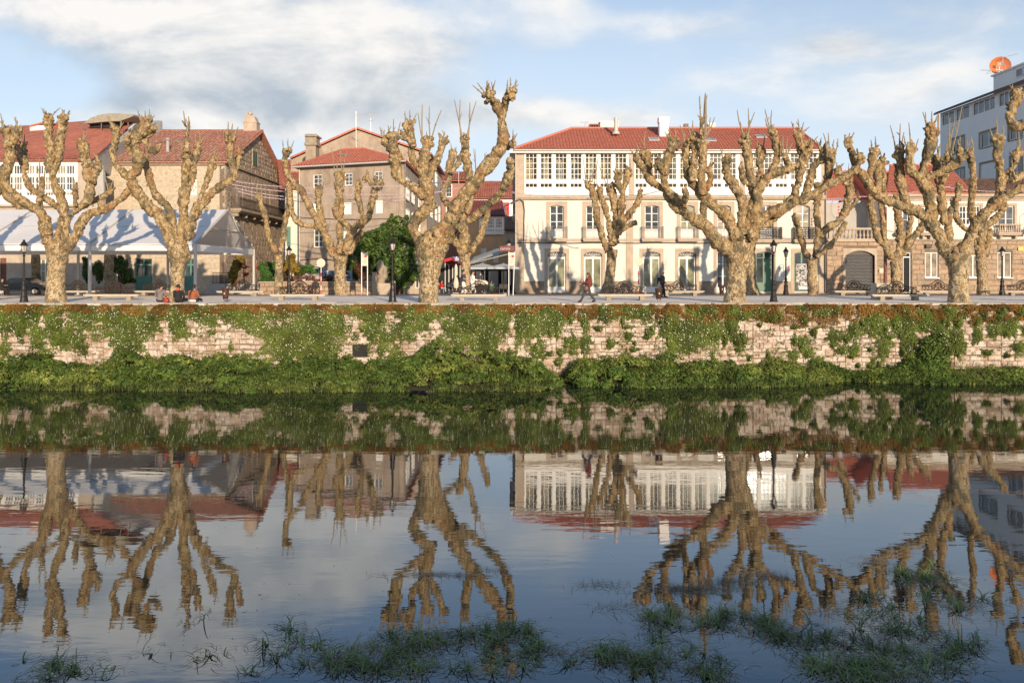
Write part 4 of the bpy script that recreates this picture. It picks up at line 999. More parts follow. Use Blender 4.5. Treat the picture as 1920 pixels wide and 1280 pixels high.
for i, (a, b) in enumerate(doors):
    u0, u1 = X(a), X(b); surround(gh, pl, u0, u1, Z(548.4), Z(472), X(967) - X(961), M['granite'], .22)
    if i < 4:
        dr = window(gh, pl, u0, u1, Z(547), Z(482.5), 1, 1, gm='glass_green', n=-.2, fw=.15, leaves=2, panel=.10, name='door', th=.08)
        mb = MB(); pl.box(mb, u0, u1, Z(482.5), Z(481.5), -.28, -.14)
        uc = (u0+u1)/2; zc = Z(481)
        for k_ in range(-3, 4):
            ring(mb, pl, uc + k_*.24, zc + .22, .11, -.16, .018, seg=8)
        for k_ in range(7): a_ = R(180 * k_ / 6); mb.tube([pl.w(uc, zc, -.16), pl.w(uc + math.cos(a_)*.85, zc + .05 + math.sin(a_)*.42, -.16)], .014, 4)
        tr_ = part('fanlight', mb, M['white'], gh); g = MB(); pl.box(g, u0, u1, Z(481.5), Z(472), -.25, -.24); part('pane', g, M['glass_dark'], tr_)
        arch_top(mb2 := MB(), pl, u0, u1, Z(472), .2, -.26, -.13); part('transom_arch', mb2, M['white'], gh)
        mb = MB(); mb.tube([pl.w((u0+u1)/2 + .07, Z(520), -.17), pl.w((u0+u1)/2 + .07, Z(513), -.15)], .02, 5); part('handle', mb, M['steel'], dr)
        g = MB(); pl.box(g, u0 + .15, u1 - .15, Z(538), Z(500), -.52, -.5); part('blind', g, M['blind'], gh)
    elif i == 4:
        window(gh, pl, u0, u1, Z(547), Z(472), 1, 3, gm='glass_dark', fm='white', n=-.2, fw=.12, leaves=2, panel=.08, name='door')
    else:
        dr = window(gh, pl, u0, u1, Z(547), Z(472), 1, 1, fm='green_l', gm='glass_dark', n=-.2, fw=.14, leaves=2, panel=.2 if i == 5 else .0, name='shop_door', label='green shop door' if i == 5 else 'green door with a black and white graffiti shutter')
        if i == 5:
            mb = MB(); pl.box(mb, u0 + .14, u1 - .14, Z(484), Z(483), -.3, -.15); pl.box(mb, u0 + .95, u1 - .1, Z(540), Z(486), -.34, -.17); part('door_panel', mb, M['green_l'], dr)
        else:
            mb = MB(); pl.box(mb, u0 + .16, u1 - .12, Z(545), Z(494), -.26, -.165); sh = part('shutter', mb, M['black'], dr)
            r_ = random.Random(4); mb = MB(); mbb = MB()
            for k_ in range(75):
                cu = r_.uniform(u0 + .35, u1 - .2); cz = Z(r_.uniform(497, 543)); pts = [pl.w(min(max(cu + r_.uniform(-.22, .22), u0 + .2), u1 - .15), cz + r_.uniform(-.2, .2), -.155 + r_.uniform(0, .004)) for _ in range(4)]
                (mb if r_.random() < .8 else mbb).tube(pts, r_.uniform(.014, .035), 4)
            mb.tube([pl.w(u0 + .25, Z(504), -.15), pl.w(u0 + .3, Z(496), -.15), pl.w(u1 - .14, Z(495.5), -.15)], .05, 4)
            for k_ in range(9): ring(mb, pl, (u0+u1)/2 + .15, Z(532), .08 + .05*(k_ % 5), -.15, .02, 40*k_, 40*k_ + 140, 6)
            pl.box(mb, u0 + .55, u1 - .16, Z(542.5), Z(537), -.16, -.150)
            part('graffiti', mb, M['white'], sh); part('graffiti', mbb, M['c_blue'], sh)
# graffiti squares painted on the wall between the two green doors
mb = MB(); gm_ = simple('turquoise_spray', (.25, .52, .52), .8, .05, 5, 0)
def strokes(mb, pts, t=.035): mb.tube([pl.w(X(a), Z(b), .008) for a, b in pts], t, 4)
strokes(mb, [(1462, 497), (1469.5, 497)]); strokes(mb, [(1462, 497), (1461.5, 508)]); strokes(mb, [(1469.5, 497), (1469, 508)]); strokes(mb, [(1462, 502), (1469, 502)])
strokes(mb, [(1464, 509), (1469.5, 509)]); strokes(mb, [(1464, 509), (1464.5, 517), (1469, 516.5)]); part('wall_graffiti', mb, gm_, gh)
mb = MB(); pl.box(mb, X(1476.5), X(1481.5), Z(507), Z(498), .004, .012); ps = part('poster', mb, simple('pink_poster', (.6, .25, .38), .8, .05, 5, 0), gh)
mb = MB(); [ring(mb, pl, X(1479), Z(zz), .07, .016, .02, a, a + 230, 6) for zz, a in ((500.5, 30), (504.5, 160))]; part('print', mb, M['black'], ps)
# roof
eL, eR, rL, rR = P(963, 277.5, 79.1), P(1541, 281, 79.1), P(1073, 242, 85.0), P(1496, 239, 85.0)
eL.z = eR.z = CZ + 232.5/F*79.1 - .12; rL.z = rR.z = CZ + 269.5/F*85
bL, bR = eL + Vector((0, 12.6, 0)), eR + Vector((0, 12.6, 0)); rL.y = rR.y = 85.3
mb = MB(); tiles(mb, eL, eR, rR, rL, .33, .075, .45); tiles(mb, bL, bR, rR, rL, .33, .075, .45); tiles(mb, eL, bL, rL, rL, .33, .075, .45); tiles(mb, eR, bR, rR, rR, .33, .075, .45)
for a, b in ((rL, rR), (eL, rL), (eR, rR), (bL, rL), (bR, rR)): mb.tube([a + Vector((0,0,.07)), a.lerp(b, .5) + Vector((0,0,.07)), b + Vector((0,0,.07))], .13, 6)
rf = part('roof', mb, M['tile_new'], gh)
mb = MB(); mb.tube([eL + Vector((0, -.06, -.1)), eR + Vector((0, -.06, -.1))], .10, 6); mb.tube([P(965.5, 281, 79.1), P(967, 290, 79.5), P(967, 548, 79.6)], .06, 6); part('gutter', mb, M['gutter'], gh)
mb = MB(); mb.tube([pl.w(X(1546.5), Z(300), .2), pl.w(X(1546.5), Z(470), .2)], .05, 6); mb.tube([pl.w(X(1546.5), Z(470), .2), pl.w(X(1546.5), Z(548), .2)], .11, 6); part('drainpipe', mb, M['wood_cap'], gh)
mb = MB(); mb.box(X(963)-.4, X(1541)+.3, 79.15, 91.5, eL.z - .35, eL.z - .12); part('eaves_board', mb, M['white'], gh)
def bx3(mb, x0, x1, y0, y1, d, dep): 
    a = P(x0, y1, d); b = P(x1, y0, d); mb.box(a.x, b.x, d, d + dep, a.z, b.z)
mb = MB(); bx3(mb, 1126, 1160, 229, 250, 86.2, 2.0); bx3(mb, 1124, 1161, 227.5, 229, 86.1, 2.2); part('chimney', mb, M['white'], rf, label='broad white chimney block')
mb = MB(); bx3(mb, 1106, 1123, 240, 250, 85.6, 1.2); bx3(mb, 1105, 1124.5, 232.5, 235, 85.5, 1.5)
for k_ in range(4): bx3(mb, 1107 + 4.6*k_, 1108.8 + 4.6*k_, 235, 240, 85.6, 1.2)
part('chimney', mb, M['brown_wood'], rf, label='brown slatted chimney')
mb = MB(); q = P(1155, 252, 82.6); mb.tube([q, q + Vector((0,0,.25)), P(1155, 246, 82.6), P(1155, 221, 82.6)], [.42, .36, .22, .22], 10); part('flue', mb, M['gutter'], rf)
mb = MB(); bx3(mb, 1237, 1254, 229, 256, 82.4, 1.0); bx3(mb, 1236, 1255.5, 219.5, 229, 82.35, 1.1); part('chimney', mb, M['white'], rf, label='tall white chimney with grey cap')
mb = MB(); bx3(mb, 1283, 1291, 232, 248, 86, .5); part('chimney', mb, M['black'], rf)
mb = MB(); bx3(mb, 1328, 1341, 234, 250, 88, 1.2); bx3(mb, 1327, 1342, 231, 234, 87.9, 1.4); part('chimney', mb, M['white_far'], rf)
up = (rL - eL); up.x = 0; up.normalize(); nrm_ = Vector((0, -up.z, up.y))
for cx_, cy_ in ((1226, 262), (1332, 263), (1432, 257)):
    t_ = (277 - cy_) / 36.0; ctr = Vector(((cx_-960)/F*81.5, 0, 0)); b0 = eL.lerp(rL, t_); ctr.y = b0.y; ctr.z = b0.z; ctr += nrm_ * .08
    mb = MB(); e_ = Vector((.55, 0, 0)); u_ = up * .42
    mb.prism([ctr - e_ - u_, ctr + e_ - u_, ctr + e_ + u_, ctr - e_ + u_], nrm_ * .10); sk = part('skylight', mb, M['steel'], rf)
    mb = MB(); e_ *= .84; u_ = u_ * .8; c2 = ctr + nrm_ * .105; mb.prism([c2 - e_ - u_, c2 + e_ - u_, c2 + e_ + u_, c2 - e_ + u_], nrm_ * .01); part('pane', mb, glass_opaque('skylight_glass', (.30, .36, .42), .2) if cx_ == 1226 else bpy.data.materials['skylight_glass'], sk)
def antenna(name, label, x, y0, y1, d, arms, mat='steel'):
    a = P(x, y1, d); t_ = thing(name, label, 'antenna', a); mb = MB(); mb.tube([a, P(x, y0, d)], .035, 5); part('mast', mb, M[mat], t_)
    mb = MB()
    for (ax, ay, bx_, by, nel) in arms:
        p0, p1 = P(ax, ay, d), P(bx_, by, d); mb.tube([p0, p1], .022, 4)
        for k_ in range(nel):
            c = p0.lerp(p1, (k_ + .5) / nel); mb.tube([c - Vector((.05, .3, .12)), c + Vector((.05, .3, .12))], .014, 4)
    part('array', mb, M[mat], t_)
antenna('tv_antenna', 'thin yagi antenna beside the brown slatted chimney of the white house', 1104, 228, 244, 85.4, [(1088, 230, 1105, 229, 6), (1100, 229, 1096, 236, 2)])
# left side projecting glazed bay, dark, and lantern with hanging sign
mb = MB()
for y0, y1 in ((300, 328), (333, 360), (365, 402)):
    a = P(961.5, y1, 82); b = P(967, y0, 82); mb.box(a.x, b.x + .1, 82, 90, a.z, b.z)
part('side_bay', mb, M['glass_dark'], gh)
mb = MB()
for yy in (299, 330.5, 362.5, 403): a = P(960.8, yy + 1, 81.8); mb.box(a.x, .5, 81.8, 90.1, a.z, a.z + .12)
part('bay_trim', mb, M['white_far'], gh)
mb = MB(); mb.tube([pl.w(X(969), Z(455.5), .16)] + [pl.w(X(x_), Z(455 + (x_ % 3) * .5), .12) for x_ in range(990, 1545, 40)] + [pl.w(X(1545), Z(456), .14)], .05, 5)
mb.tube([P(958, 383, 79), P(965, 378, 79.2), pl.w(X(975), Z(374), .25), pl.w(X(981), Z(379), .25), pl.w(X(983), Z(395), .15), pl.w(X(982), Z(420), .13), pl.w(X(982), Z(455), .14)], .07, 5)
part('cable', mb, M['cable'], gh)
hs = thing('hanging_sign', 'maroon sign board jutting from the corner of the white house', 'sign', P(950, 466, 79)); plS = Pl(0, 79.0)
a = P(937, 471, 79); b = P(965, 461, 79); mb = MB(); mb.box(a.x, b.x, 79.0, 79.12, a.z, b.z); part('board', mb, M['maroon'], hs)
text_on(hs, 'caroia', plS, (a.x + b.x) / 2 - .2, (a.z + b.z) / 2, .40, .03, M['c_cream'])
wlm = thing('wall_lantern', 'black lantern above the maroon hanging sign', 'lamp', P(954, 461, 79.5)); mb = MB(); c = P(954, 458, 79.5)
mb.lathe(c.x, c.y, [(c.z + .08, .30), (c.z + .18, .26), (c.z + .42, .08), (c.z + .55, .03)], 8); part('cap', mb, M['black'], wlm)
mb = MB(); mb.lathe(c.x, c.y, [(c.z - .14, .14), (c.z + .1, .24)], 6); part('glass', mb, M['lamp_glass'], wlm)
mb = MB(); mb.tube([c + Vector((.2, 0, .1)), P(966, 457, 79.6)], .03, 4); part('bracket', mb, M['black'], wlm)

# ------------------------------------------------------------------ stone house with balustraded terrace (right)
th_ = thing('terrace_house', 'low granite building with balustraded roof terrace and arched shuttered doorway', 'house', (X(1604), 79.8, 3.7))
ax0, ax1 = X(1550), X(1660)
dz = (X(1585), X(1640), Z(548), Z(470)); mb = MB(); wall(mb, pl, ax0, ax1, 3.4, Z(453.5), [dz], .5, -.06); part('wall', mb, M['mortar'], th_)
shell(th_, pl, ax0, ax1, 3.4, Z(453.5), 12, M['beige_render'])
lay_stones(th_, pl, ax0, ax1, 3.6, Z(453.5), [(X(1581), X(1644), 3, Z(466))], (.42, .60), (.8, 1.5), M['ashlar'], .25, .0, 120)
surround(th_, pl, X(1585), X(1640), 3.5, Z(470), .24, M['granite'], .5, n=.04, depth=.4)
mb = MB(); 
r0_, r1_, zz0, zz1 = X(1585), X(1640), 3.75, Z(478)
for k_ in range(26):
    t_ = k_ / 25; uu = r0_ + (r1_-r0_)*t_
    pts = [pl.w(uu + (.055 if (j % 2) else -.055), zz0 + (zz1-zz0)*j/24, -.30) for j in range(25)]; mb.tube(pts, .016, 3, cap=False)
sh = part('roller_shutter', mb, M['steel'], th_); mb = MB(); pl.box(mb, r0_, r1_, Z(478), Z(470) , -.42, -.22); pl.box(mb, r0_, r1_, 3.6, 3.8, -.42, -.22); part('shutter_box', mb, M['black'], sh)
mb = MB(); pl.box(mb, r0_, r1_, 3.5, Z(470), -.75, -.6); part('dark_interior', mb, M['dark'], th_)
mb = MB(); pl.box(mb, ax0, ax1, Z(453.5), Z(450.5), -.3, .22); pl.box(mb, ax0, ax1, Z(450.5), Z(447.5), -.3, .10); pl.box(mb, ax0, ax1, Z(431), Z(427), -.22, .14); part('terrace_cornice', mb, M['granite'], th_)
for k_ in range(15):
    uu = ax0 + .35 + k_ * (ax1 - ax0 - .6) / 14.0; b_ = MB(); zb, zt = Z(447.5), Z(431); h_ = zt - zb; c = pl.w(uu, 0, -.04)
    if k_ in (0, 14): pl.box(b_, uu - .16, uu + .16, zb, zt, -.2, .1)
    else: b_.lathe(c.x, c.y, [(zb, .11), (zb + .08*h_, .11), (zb + .12*h_, .07), (zb + .35*h_, .14), (zb + .6*h_, .07), (zb + .88*h_, .06), (zb + .92*h_, .11), (zt, .11)], 8)
    part('baluster', b_, M['granite'], th_)
mb = MB(); pl.box(mb, ax0 - .1, ax1 + .2, Z(448), Z(374), -4.4, -4.0); part('terrace_wall', mb, M['grey_render'], th_)
mb = MB(); A, B, Cc, D = P(1546, 374, 83.2), P(1664, 368, 83.2), P(1674, 313, 89), P(1540, 332, 89); B.z = A.z; Cc.z = D.z = CZ + 188/F*89
tiles(mb, A, B, Cc, D, .33, .07); mb.tube([D, Cc], .13, 6); part('roof', mb, M['tile_new'], th_)
mb = MB(); mb.prism([A + Vector((0,.6,0)), Vector((A.x, 89, A.z)), Vector((A.x, 89, D.z - .2))], (.3, 0, 0)); mb.prism([B + Vector((-.3,.6,0)), Vector((B.x-.3, 89, A.z)), Vector((B.x-.3, 89, D.z - .2))], (.3, 0, 0)); part('gable', mb, M['white_far'], th_)
mb = MB(); pl.box(mb, X(1648), X(1656), Z(512), Z(503), .07, .10); part('meter_box', mb, M['c_cream'], th_)
# ------------------------------------------------------------------ right two storey house
sh2 = thing('stone_shop_house', 'two storey house with granite ground floor and cream upper floor, far right', 'house', (X(1800), 79.8, 3.7))
bx0, bx1 = X(1660.5), X(2080)
gd = [(1694, 1709, 473, 549), (1735, 1759, 473, 520), (1817, 1834, 478, 520), (1871, 1897, 473, 520), (1925, 1950, 473, 549), (1985, 2010, 473, 520)]
H_ = [(X(a), X(b), Z(d_), Z(c)) for a, b, c, d_ in gd]
mb = MB(); wall(mb, pl, bx0, bx1, 3.4, Z(450), H_, .5, -.06); part('wall', mb, M['mortar'], sh2)
lay_stones(sh2, pl, bx0, bx1, 3.6, Z(451), [(a - .05, b + .05, c - .05, d_ + .05) for a, b, c, d_ in H_], (.42, .62), (.8, 1.6), M['ashlar'], .25, .0, 240, key=lambda s: (s[0] > 52.5, s[0]))
uw = [(1683, 1704, 388, 436), (1727, 1743, 388, 436), (1799, 1838, 386, 422), (1872, 1902, 386, 434), (1950, 1975, 386, 434)]
HU = [(X(a), X(b), Z(d_), Z(c)) for a, b, c, d_ in uw]
mb = MB(); wall(mb, pl, bx0, bx1, Z(450), Z(370), HU, .5, -.04); part('upper_wall', mb, M['cream_wall'], sh2)
shell(sh2, pl, bx0, bx1, 3.4, Z(370), 12, M['cream_wall'], .5)
for i, (a, b, c, d_) in enumerate(H_):
    if i == 0 or i == 4: window(sh2, pl, a, b, c, d_, 1, 1, gm='dark', n=-.2, fw=.10, name='door'); mb = MB(); pl.box(mb, a + .1, b - .1, Z(483), Z(481), -.25, -.17); part('transom', mb, M['white'], sh2)
    else: window(sh2, pl, a, b, c, d_, 1, 1, gm='glass_warm', n=-.15, fw=.09, leaves=2, sill=True)
for i, (a, b, c, d_) in enumerate(HU):
    surround(sh2, pl, a, b, c, d_, .26, M['granite'], 0, n=.03)
    if i == 2: window(sh2, pl, a, b, c, d_, 2, 3, n=-.1, fw=.09, mw=.06, leaves=3)
    else: window(sh2, pl, a, b, c, d_, 1, 2, gm='glass_grey', n=-.15, fw=.10, leaves=2)
    if i in (0, 1, 3): slab(sh2, pl, a - .35, b + .35, Z(436), .18, .7, M['granite'])
    if i == 3:
        for k_ in range(10): mb = MB(); uu = a - .2 + k_ * (b - a + .4) / 9; c_ = pl.w(uu, 0, .6); mb.lathe(c_.x, c_.y, [(Z(436), .07), (Z(431), .09), (Z(426), .05), (Z(423), .07)], 6); part('baluster', mb, M['granite'], sh2)
        mb = MB(); pl.box(mb, a - .3, b + .3, Z(423), Z(420.5), .5, .7); part('hand_rail', mb, M['granite'], sh2)
mb = MB(); pl.box(mb, bx0, bx1, Z(372), Z(369), -.3, .25); pl.box(mb, bx0, bx1, Z(369), Z(362), -.3, .45); pl.box(mb, bx0, bx1, Z(376), Z(372.1), -.2, .10); part('cornice', mb, M['granite'], sh2)
mb = MB(); pl.box(mb, bx0, bx1, Z(452), Z(448), -.2, .14); part('string_course', mb, M['granite_d'], sh2)
A, B, Cc, D = pl.w(bx0 - .2, Z(362), .55), pl.w(X(1815), Z(362), .55), P(1775, 315, 86), P(1668, 307, 86); Cc.z = D.z = CZ + 200/F*86
mb = MB(); tiles(mb, A, B, Cc, D, .33, .07); mb.tube([D, Cc], .13, 6); mb.tube([Cc, B], .12, 6); tiles(mb, Vector((B.x, 91.5, B.z)), B, Cc, Cc, .33, .07)
mb.prism([A, Vector((A.x, 86, D.z)), Vector((A.x, 91, A.z))], (.15, 0, 0)); part('roof', mb, M['tile_new'], sh2)
A, B, Cc, D = pl.w(X(1800), Z(362), .5), pl.w(bx1, Z(362), .5), P(2090, 333, 84), P(1772, 335, 84); Cc.z = D.z = CZ + 174/F*84
mb = MB(); tiles(mb, A, B, Cc, D, .33, .08); part('tiled_lean_to', mb, M['tile_brown'], sh2)
mb = MB(); pl.box(mb, X(1734), X(1745), Z(465), Z(458), .08, .3); part('vent_box', mb, M['black'], sh2)
mb = MB(); pl.box(mb, X(1908), X(1918), Z(470), Z(463), .09, .12); sg = part('plaque', mb, simple('yellow_sign', (.75, .5, .12), .5, .05, 5, 0), sh2)
os_ = thing('hanging_sign', 'small orange sign on an iron bracket at the right edge', 'sign', pl.w(X(1915), Z(430), .8)); mb = MB(); pl.box(mb, X(1910), X(1924), Z(440), Z(427), .75, .85); part('board', mb, M['orange'], os_)
mb = MB(); mb.tube([pl.w(X(1916), Z(427), .8), pl.w(X(1916), Z(404), .8), pl.w(X(1921), Z(400), .7), pl.w(X(1921), Z(400), 0)], .03, 4); part('bracket', mb, M['black'], os_)
# brown pole by the tree
bp = MB(); c = P(1660, 530, 72); bp.tube([Vector((c.x, 72, gz(72) - .1)), P(1660, 388, 72)], [.17, .13], 8); solo('utility_pole', bp, M['brown_wood'], 'rusty brown pole standing behind the ornate bench and tree', 'pole', org=(c.x, 72, gz(72)))

# ------------------------------------------------------------------ grey-white apartment block with the dish
pa = Pl.through(1763, 105.0, 1938, 86.3); ab = thing('apartment_block', 'tall pale grey apartment block with ribbon windows rising at the right edge', 'building', P(1763, 545, 105) + Vector((0, 0, 0)))
def ar(x0, y0, x1, y1): return pa.r(x0, y0, x1, y1)
ribbon = [(1765, 214, 1789, 232), (1791, 209, 1817, 226), (1823, 199, 1865, 221), (1871, 189, 1891, 208), (1897, 183, 1930, 200)]
hol = []
for x0, y0, x1, y1 in ribbon: a, b, _, _ = ar(x0, y0, x1, y1); hol.append((a, b, 25.0, 26.6))
sq = [(1785, 262, 1808, 283, 21.0, 22.9), (1837, 252, 1868, 276, 20.8, 22.6), (1891, 243, 1916, 265, 20.8, 22.6), (1786, 315, 1808, 335, 17.0, 18.9), (1838, 309, 1868, 334, 16.8, 18.9), (1894, 303, 1916, 325, 17.0, 18.9)]
for x0, y0, x1, y1, z0, z1 in sq: a, b, _, _ = ar(x0, y0, x1, y1); hol.append((a, b, z0, z1))
ua, ub = pa.px(1763, H0)[0], pa.px(1938, H0)[0]
mb = MB(); wall(mb, pa, ua, ub, 3.4, 26.8, hol, .4); part('wall', mb, M['white_far'], ab)
mb = MB(); pa.box(mb, ua, ub, 3.4, 26.8, -14, -13.6); pa.box(mb, ua, ua + .4, 3.4, 26.8, -13.6, -.4); pa.box(mb, ub - .4, ub, 3.4, 26.8, -13.6, -.4); pa.box(mb, ua+.4, ub-.4, 3.6, 24.7, -13.6, -1.4); part('side_wall', mb, M['white_far'], ab)
for i, (a, b, z0, z1) in enumerate(hol):
    if i < 5: window(ab, pa, a, b, z0, z1, 1, 1, gm='glass_grey', n=-.15, fw=.12, leaves=(2, 2, 4, 2, 3)[i])
    elif i == 9: 
        window(ab, pa, a, b, z0, z1, 1, 1, gm='c_cream', n=-.12, fw=.14, name='window'); mb = MB(); pa.box(mb, a + .12, b - .12, z0 + .1, z1 - .1, -.12, -.09); part('roller_blind', mb, M['white_far'], ab)
    else: window(ab, pa, a, b, z0, z1, 1, 1, gm='glass_grey', n=-.15, fw=.13, leaves=2)
    if i > 4: surround(ab, pa, a, b, z0, z1, .2, M['granite_d'], 0, n=.03, bottom=True)
ez = 26.85; A = pa.w(ua - .4, ez, .6); B = pa.w(ub + .4, ez, .6); D = pa.w(ua + 2, ez + 1.4, -3.4); Cc = pa.w(ub + .4, ez + 1.4, -3.4)
mb = MB(); tiles(mb, A, B, Cc, D, .33, .08); part('roof', mb, M['tile_brown'], ab)
mb = MB(); mb.tube([A + Vector((0, 0, -.1)), B + Vector((0, 0, -.1))], .12, 6); part('gutter', mb, M['wood_cap'], ab)
mb = MB(); c = P(1829, 185, 100); pu = pa.px(1829, H0)[0]; pv = pa.px(1905, H0)[0]
pa.box(mb, pu, pv, 26.9, 29.7, -7, -2.2); pa.box(mb, pu - .2, pv + .2, 29.7, 29.9, -7.2, -2.0); ph = part('penthouse', mb, M['white_far'], ab)
qv = pa.px(1872, H0)[0]; window(ph, pa, qv - .1, qv + 1.2, 28.5, 29.4, 1, 1, n=-2.1, gm='glass_grey')
dsc = P(1875, 124, 99); ds = thing('satellite_dish', 'big round orange satellite dish on the apartment block roof', 'satellite dish', P(1873, 143, 99))
mb = MB(); ax = Vector((-.12, -1, -.02)).normalized(); a1 = ax.cross(Vector((0, 0, 1))).normalized(); a2 = a1.cross(ax)
vs = []; fs = []; rings_ = 5; sg_ = 24; RD = 1.28
for i in range(rings_ + 1):
    rr_ = RD * i / rings_
    for j in range(sg_): a = 2*math.pi*j/sg_; vs.append(dsc + a1*math.cos(a)*rr_ + a2*math.sin(a)*rr_*.88 + ax * (.45 * (rr_/RD)**2 - .3))
for i in range(rings_):
    for j in range(sg_): fs.append((i*sg_+j, i*sg_+(j+1)%sg_, (i+1)*sg_+(j+1)%sg_, (i+1)*sg_+j))
mb.add(vs, fs); mb.add([v_ - ax*.05 for v_ in vs], fs); part('reflector', mb, M['orange'], ds, smooth=False)
mb = MB(); mb.tube([dsc - ax*.3, P(1873, 143, 99)], .10, 6); mb.tube([dsc + Vector((-.3, -.3, -.7)), dsc + ax*1.1, dsc + Vector((.6, -.2, -.7))], .04, 4); mb.tube([P(1866, 131, 98.5), P(1888, 133, 98.3)], .09, 5)
for k_ in range(5): mb.tube([dsc + Vector((-.6, -.5, .3 - k_*.08)), dsc + Vector((-.1, -.6, .25 - k_*.06))], .03, 4)
part('mount', mb, M['steel'], ds)
antenna('tv_antenna', 'thin aerial mast left of the orange dish', 1858, 131, 144, 98.5, [(1838, 132, 1857, 132, 7), (1850, 140, 1857, 132, 2)])
antenna('tv_antenna', 'long aerial boom passing above the orange dish', 1880, 108, 124, 98.3, [(1880, 108, 1910, 101, 9)])
lv_pts = []
# ------------------------------------------------------------------ foliage helpers (numpy)
RN = np.random.RandomState(11)
def leaf_mesh(name, pts, nrm, size, mat, aspect=.55, bend=.15):
    """one folded diamond leaf at every point"""
    pts = np.asarray(pts, dtype=np.float32); nrm = np.asarray(nrm, dtype=np.float32); n = len(pts)
    size = np.asarray(size, dtype=np.float32).reshape(-1, 1) * np.ones((n, 1), np.float32)
    nrm = nrm + RN.normal(0, .45, (n, 3)); nrm /= np.linalg.norm(nrm, axis=1, keepdims=True) + 1e-9
    t = np.cross(nrm, RN.normal(0, 1, (n, 3))); t /= np.linalg.norm(t, axis=1, keepdims=True) + 1e-9
    b = np.cross(nrm, t)
    v = np.empty((n, 4, 3), np.float32)
    v[:, 0] = pts - t * size; v[:, 1] = pts + b * size * aspect - nrm * size * bend; v[:, 2] = pts + t * size; v[:, 3] = pts - b * size * aspect - nrm * size * bend
    me = bpy.data.meshes.new(name); me.vertices.add(n*4); me.vertices.foreach_set('co', v.reshape(-1))
    me.loops.add(n*6); me.polygons.add(n*2)
    base = np.arange(n) * 4
    idx = np.stack([base, base+1, base+2, base, base+2, base+3], 1).reshape(-1)
    me.loops.foreach_set('vertex_index', idx.astype(np.int32)); me.polygons.foreach_set('loop_start', (np.arange(n*2) * 3).astype(np.int32)); me.polygons.foreach_set('loop_total', np.full(n*2, 3, np.int32))
    me.materials.append(mat); me.update(calc_edges=True); return me
def obj_of(name, me, parent=None, label=None, cat=None, kind=None, group=None, loc=(0, 0, 0)):
    if tuple(loc) != (0, 0, 0): me.transform(Matrix.Translation(-Vector(loc)))
    o = bpy.data.objects.new(name, me); C.objects.link(o); o.parent = parent
    if parent is None: o.location = loc
    if label: o['label'] = label
    if cat: o['category'] = cat
    if kind: o['kind'] = kind
    if group: o['group'] = group
    return o
def ball_pts(blobs, n, shell_=.55):
    """points in a set of ellipsoids, mostly near their skins; returns pts, normals"""
    w = np.array([b[3]*b[4] + b[4]*b[5] for b in blobs]); w = w / w.sum(); k_ = RN.choice(len(blobs), n, p=w)
    B = np.array(blobs)[k_]; d = RN.normal(0, 1, (n, 3)); d /= np.linalg.norm(d, axis=1, keepdims=True)
    r = 1 - (1 - shell_) * RN.rand(n, 1) ** 1.6
    return B[:, :3] + d * B[:, 3:6] * r, d
def blades(name, base, length, width, lean, mat, seg=3, flat=False):
    """arching grass blades; base (n,3)"""
    n = len(base); base = np.asarray(base, np.float32); a = RN.rand(n) * 2 * np.pi
    dr = np.stack([np.cos(a), np.sin(a), np.zeros(n)], 1); sd = np.stack([-np.sin(a), np.cos(a), np.zeros(n)], 1)
    V = np.empty((n, (seg+1)*2, 3), np.float32)
    ang0 = RN.rand(n) * lean
    for i in range(seg + 1):
        t = i / seg; ang = ang0 + t * lean * .9
        h = length * t * np.cos(np.minimum(ang, 1.75)) if not flat else np.zeros(n) + .01
        o_ = length * t * np.sin(ang) if not flat else length * t
        w = width * (1 - t * .92) * (.6 if i == 0 else 1)
        c = base + dr * o_[:, None] + np.array([0, 0, 1]) * h[:, None]
        if flat: c = c + sd * (np.sin(t * 5 + a) * .06)[:, None]
        V[:, 2*i] = c - sd * w[:, None]; V[:, 2*i+1] = c + sd * w[:, None]
    me = bpy.data.meshes.new(name); nv = (seg+1)*2; me.vertices.add(n*nv); me.vertices.foreach_set('co', V.reshape(-1))
    me.loops.add(n*seg*4); me.polygons.add(n*seg); b0 = (np.arange(n) * nv)[:, None]
    idx = np.concatenate([b0 + np.array([[2*i, 2*i+1, 2*i+3, 2*i+2]]) for i in range(seg)], 1).reshape(-1)
    me.loops.foreach_set('vertex_index', idx.astype(np.int32)); me.polygons.foreach_set('loop_start', (np.arange(n*seg)*4).astype(np.int32)); me.polygons.foreach_set('loop_total', np.full(n*seg, 4, np.int32))
    me.materials.append(mat); me.update(calc_edges=True); return me

